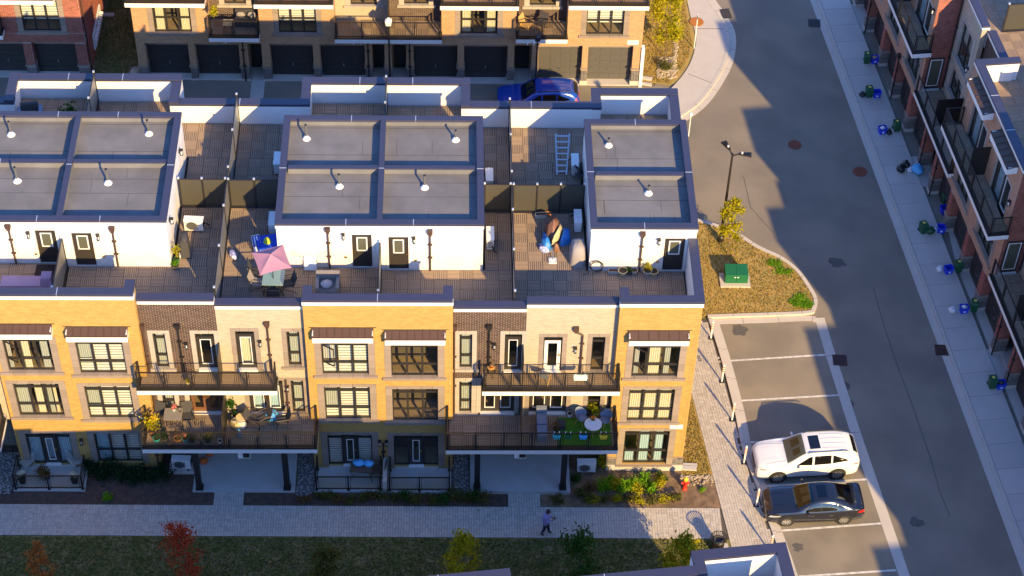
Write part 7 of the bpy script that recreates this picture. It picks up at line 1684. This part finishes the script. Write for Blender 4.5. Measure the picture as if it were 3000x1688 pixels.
# ================================================================ trees and planting
def tree(name, label, x, y, z, h, r, leaf, n, seed, trunk_h=None, size=.075, slim=1., group=None, levels=7, start=.25, lean=(0, 0), tr=.035):
    """tapered trunk with limbs and a crown of leaf clumps gathered round the limb ends"""
    t = thing(name, label, 'tree', (x, y, z), 0, group); rr = random.Random(seed)
    tk = MB(); top = Vector((lean[0], lean[1], h * .93)); pts = [Vector((0, 0, 0))]
    for k in range(1, 7): f = k / 6; pts.append(top * f + Vector((rr.uniform(-.05, .05), rr.uniform(-.05, .05), 0)) * r)
    for k in range(6): tk.cone(pts[k], pts[k + 1], tr * (1 - k / 6.5), tr * (1 - (k + 1) / 6.5), 7)
    cl = []
    for k in range(levels * 4):
        f = start + (1 - start) * (k + rr.random()) / (levels * 4); i = min(int(f * 6), 5); b = pts[i].lerp(pts[i + 1], f * 6 - i)
        a = rr.uniform(0, 6.28); w = r * (math.sin(math.pi * min(1, (f - start) / (1 - start) * .85 + .15)) ** .7) * rr.uniform(.55, 1.05)
        e = b + Vector((math.cos(a) * w, math.sin(a) * w, w * rr.uniform(.3, 1.0) * slim)); tk.cone(b, e, tr * .35 * (1.1 - f), .006, 4)
        per = max(4, int(n / (levels * 4))); g = np.random.RandomState(seed * 97 + k)
        for c, q in ((e, .6), (b.lerp(e, .6), .4)): cl.append(np.array(c) + g.normal(size=(int(per * q), 3)) * np.array((1, 1, .9)) * r * .17)
    tk.build('trunk', 'bark', t); leaves('crown', np.concatenate(cl), size, leaf, t, seed)
    return t
p = gp('13', 2165, 1118); tree('tree', 'young yellow green tree in the lawn beside the street lamp', p.x, p.y, gz(p.x) + .09, 4.25, .64, 'leaf_yellowgreen', 2000, 1, size=.07, start=.30)
leaves('fallen_leaves', [(p.x + random.Random(i).gauss(-.1, .5), p.y + random.Random(i + 999).gauss(.5, .5), gz(p.x) + .12) for i in range(160)], .05, 'leaf_yellowgreen', None, 5, .7, kind='stuff')
p = gp('03', 1535, 600); tree('tree', 'yellow green tree in the stone ringed bed behind the rear garages', p.x, p.y, gz(p.x) + .08, 5.6, 1.0, 'leaf_yellowgreen', 4200, 2, size=.075, start=.2)
p2 = gp('03', 1540, 690)
def shrub(label, x, y, h, rx, ry, leaf, n, seed, group=None, size=.05, z=0., name='shrub'):
    t = thing(name, label, 'shrub', (x, y, gz(x) + .02 + z), 0, group); leaves('foliage', cloud((0, 0, h * .5), rx, ry, h * .55, n, seed, 12, .5), size, leaf, t, seed)
    rr = random.Random(seed); m = MB()
    for k in range(6): a = rr.uniform(0, 6.28); m.cone((0, 0, 0), (math.cos(a) * rx * .5, math.sin(a) * ry * .5, h * .7), .012, .004, 4)
    m.build('stems', 'bark', t); return t
shrub('low olive shrub at the foot of the tree in the stone ringed bed', p2.x, p2.y, .6, .55, .5, 'leaf_olive', 520, 3)
mb = MB(); rr = random.Random(8)
for k in range(420):
    f = rr.random(); yy = 28.4 + 5.2 * f; xx = 18.55 + .95 * f + rr.gauss(0, .22); edge = abs(rr.gauss(0, 1))
    if k < 240: yy = 28.5 + rr.random() * 1.9; xx = 18.15 + rr.random() * .95 + (yy - 28.5) * .15
    else: yy = 28.5 + rr.random() * 5.0; xx = 19.1 + (yy - 28.5) * .13 + rr.gauss(0, .07)
    s_ = rr.uniform(.04, .11); mb.blob((xx, yy, gz(xx) + .07), s_, s_ * .8, s_ * .7, 0, 6, 4, .25, k)
mb.build('stone_border', 'rock', kind='stuff')
mb = MB()
for k in range(150): xx = 17.3 + rr.random() * 1.5; yy = -.34 - rr.random() * (.22 if k % 3 else .6); s_ = rr.uniform(.03, .075); mb.blob((xx, yy, gz(xx) + .05), s_, s_ * .8, s_ * .7, 0, 6, 4, .25, k)
mb.build('stone_border', 'rock', kind='stuff')
H = 4.5; FTR = 'young trees on the front lawn'
def top_tree(label, t_, x, y, h, r, leaf, n, seed, slim=1., **k):
    q = zp(t_, x, y, h); tree('tree', label, q.x, q.y, gz(q.x), h, r, leaf, n, seed, slim=slim, group=FTR, **k)
top_tree('slender red maple at the left of the front lawn', '31', 1800, 935, 4.7, .80, 'leaf_red', 2100, 11, 1.9, size=.06, start=.12)
top_tree('orange brown maple near the bottom left corner', '31', 350, 1125, 4.5, .55, 'leaf_orange', 1300, 12, 1.9, size=.06, start=.12)
top_tree('olive yellow tree on the shaded lawn under the third front window group', '32', 710, 1165, 4.2, .80, 'leaf_olive', 1900, 13, 1.2, start=.15)
top_tree('yellow green tree on the shaded lawn left of the walking person', '32', 2100, 1040, 4.6, .85, 'leaf_yellowgreen', 2100, 14, 1.3, start=.15)
top_tree('dark green tree on the shaded lawn in front of the walking person', '33', 690, 975, 4.8, .95, 'leaf_green', 1700, 15, 1.2, start=.12, size=.08)
top_tree('yellow tree in the sun beside the dark roof edge', '33', 1745, 985, 4.9, .80, 'leaf_yellowgreen', 2600, 16, 1.4, start=.12)
rr = random.Random(21)
ORD = ('leftmost', 'second', 'third', 'fourth', 'fifth', 'sixth', 'seventh', 'eighth', 'ninth')
def nth(k): return ORD[k] + (' from the left' if k else '')
for k in range(8):                                # dark hedge under the left windows
    x = -10.35 + .46 * k + rr.uniform(-.08, .08); shrub(nth(k) + ' of the dark green shrubs beside the left patio', x, -.45 + rr.uniform(-.45, .25), .75, .48, .62, 'leaf_dark', 620, 30 + k, 'dark shrubs under the left windows', .055)
shrub('single bright green tuft at the edge of the path', gp('31', 1085, 690).x, gp('31', 1085, 690).y + .1, .35, .3, .27, 'leaf_bright', 380, 41, None, .05)
for k in range(17):
    x = -.3 + .52 * k + rr.uniform(-.15, .15); olive = k < 9
    shrub(nth(k) + ' of the brownish shrubs before the middle patios' if olive else nth(k - 9) + ' of the green shrubs before the middle patios', x, -1.88 + rr.uniform(-.2, .14), .48 if olive else .7, .42, .30 if olive else .38, 'leaf_olive' if k % 3 else ('leaf_brown' if olive else 'leaf_green'), 300 if olive else 430, 50 + k, 'brownish shrubs before the middle patios' if olive else 'green shrubs before the middle patios', .045)
for k in range(9):
    x = 13.5 + .34 * k + rr.uniform(-.1, .1); shrub(nth(k) + ' of the bright green feathery shrubs before the end bay', x, -1.05 - .12 * (k % 2) + rr.uniform(-.2, .2), .62, .34, .40, 'leaf_bright' if k % 3 != 2 else 'leaf_yellowgreen', 560, 70 + k, 'bright green shrubs in the sun', .05)
for k in range(8):
    x = 13.1 + .55 * k; shrub(nth(k) + ' of the olive shrubs along the front edge of the sunny bed', x, -1.88 + rr.uniform(-.12, .12), .45, .36, .28, 'leaf_olive' if k % 2 else 'leaf_yellowgreen', 330, 80 + k, 'olive shrubs at the front of the sunny bed', .045)
for k, (x, y) in enumerate(((12.35, -.75), (12.5, -1.6), (12.9, -1.9), (11.4, -1.95), (12.9, -1.25), (16.4, -.55))): shrub(('round dark shrub beside the right porch', 'dark olive shrub by the corner of the right porch', 'dark olive shrub at the shaded end of the sunny bed', 'small green shrub left of the right porch corner', 'brown green shrub at the edge of the shade', 'green shrub between the end bay window and the hydrant')[k], x, y, .5, .35, .33, ('leaf_green', 'leaf_olive', 'leaf_olive', 'leaf_olive', 'leaf_brown', 'leaf_green')[k], 380, 95 + k, None, .045)
p = gp('33', 2000, 600); shrub('small green tuft right of the hydrant', gp('33', 1910, 590).x, gp('33', 1910, 590).y, .2, .18, .16, 'leaf_bright', 160, 111, None, .04)
x_ = gp('33', 910, 370); shrub('yellow green shrub climbing beside the sunny air conditioner', x_.x, x_.y + .1, 1.0, .42, .36, 'leaf_yellowgreen', 620, 112, None, .05)
# ferns hanging from the upper balcony at the very top
t = thing('hanging_plant', 'yellow green plant hanging at the top edge above the left rear balcony', 'plant', (-6.6, 27.1, 5.75)); leaves('foliage', cloud((0, 0, 0), .35, .3, .35, 300, 5, 7, .5), .06, 'leaf_yellowgreen', t); MB().lathe([(.12, -.3), (.16, -.1)], n=10).build('pot', 'charcoal_fabric', t)
# rear balconies
def rear_table(label, x, y, z): table(label, (x, y, z), 0, .55, .55, .6, 'pot_cream', name='side_table')
rear_table('small pale table on the left rear balcony', -5.95, 27.75, 3.8)
t = thing('outdoor_sofa', 'charcoal outdoor sofa on the left rear balcony', 'sofa', (-5.0, 28.3, 3.8)); MB().box(-.62, -.3, .1, .62, .3, .42).build('seat', 'charcoal_fabric', t); MB().box(-.62, .301, .1, .62, .45, .8).build('backrest', 'charcoal_fabric', t)
for x in (-.31, .31): MB().blob((x, .16, .58), .27, .1, .2, 0, 10, 6, .08).build('cushion', 'grey_fabric', t, True)
sling_chair('wooden chair at the left of the last rear balcony', (10.55, 27.9, 3.84), R(60), 'wood_light', 'wood_light'); sling_chair('dark chair at the middle of the last rear balcony', (11.35, 28.0, 3.84), R(-30), 'charcoal_fabric', 'wood_dark')
t = thing('splash_block', 'pale concrete splash block at the corner of the end bay', 'concrete block', (17.75, .06, gz(17.5) + .04), R(-4)); MB().box(-.35, -.12, 0, .35, .12, .09).build('block', 'kerb', t); MB().box(-.30, .121, .02, .38, .3, .07).build('apron', 'kerb', t)
p = gp('03', 1310, 800); t = thing('splash_block', 'pale concrete splash blocks beside the last grey garage', 'concrete block', (17.55, p.y, gz(17.5) + .05), R(-12)); MB().box(-.35, -.12, 0, .35, .12, .09).build('block', 'kerb', t); MB().box(-.35, -.6, 0, .4, -.4, .09).build('block', 'kerb', t)
p = gp('01', 1095, 160); t = thing('concrete_block', 'small concrete block lying in the strip of grass between the rear houses', 'concrete block', (p.x, p.y, gz(p.x) + .02)); MB().box(-.32, -.14, 0, .32, .14, .1).build('block', 'concrete', t); MB().box(-.3, -.12, .101, .3, .12, .11).build('face', 'kerb', t)
p = gp('01', 1370, 740); t = thing('rock', 'pale boulder at the corner of the rear row by the grass strip', 'rock', (p.x, p.y, gz(p.x))); MB().blob((0, 0, .18), .34, .28, .22, 0, 9, 6, .2, 4).build('boulder', 'rock', t, True)
for x, z in ((.12, 11.05), (-.02, 11.0)): pass
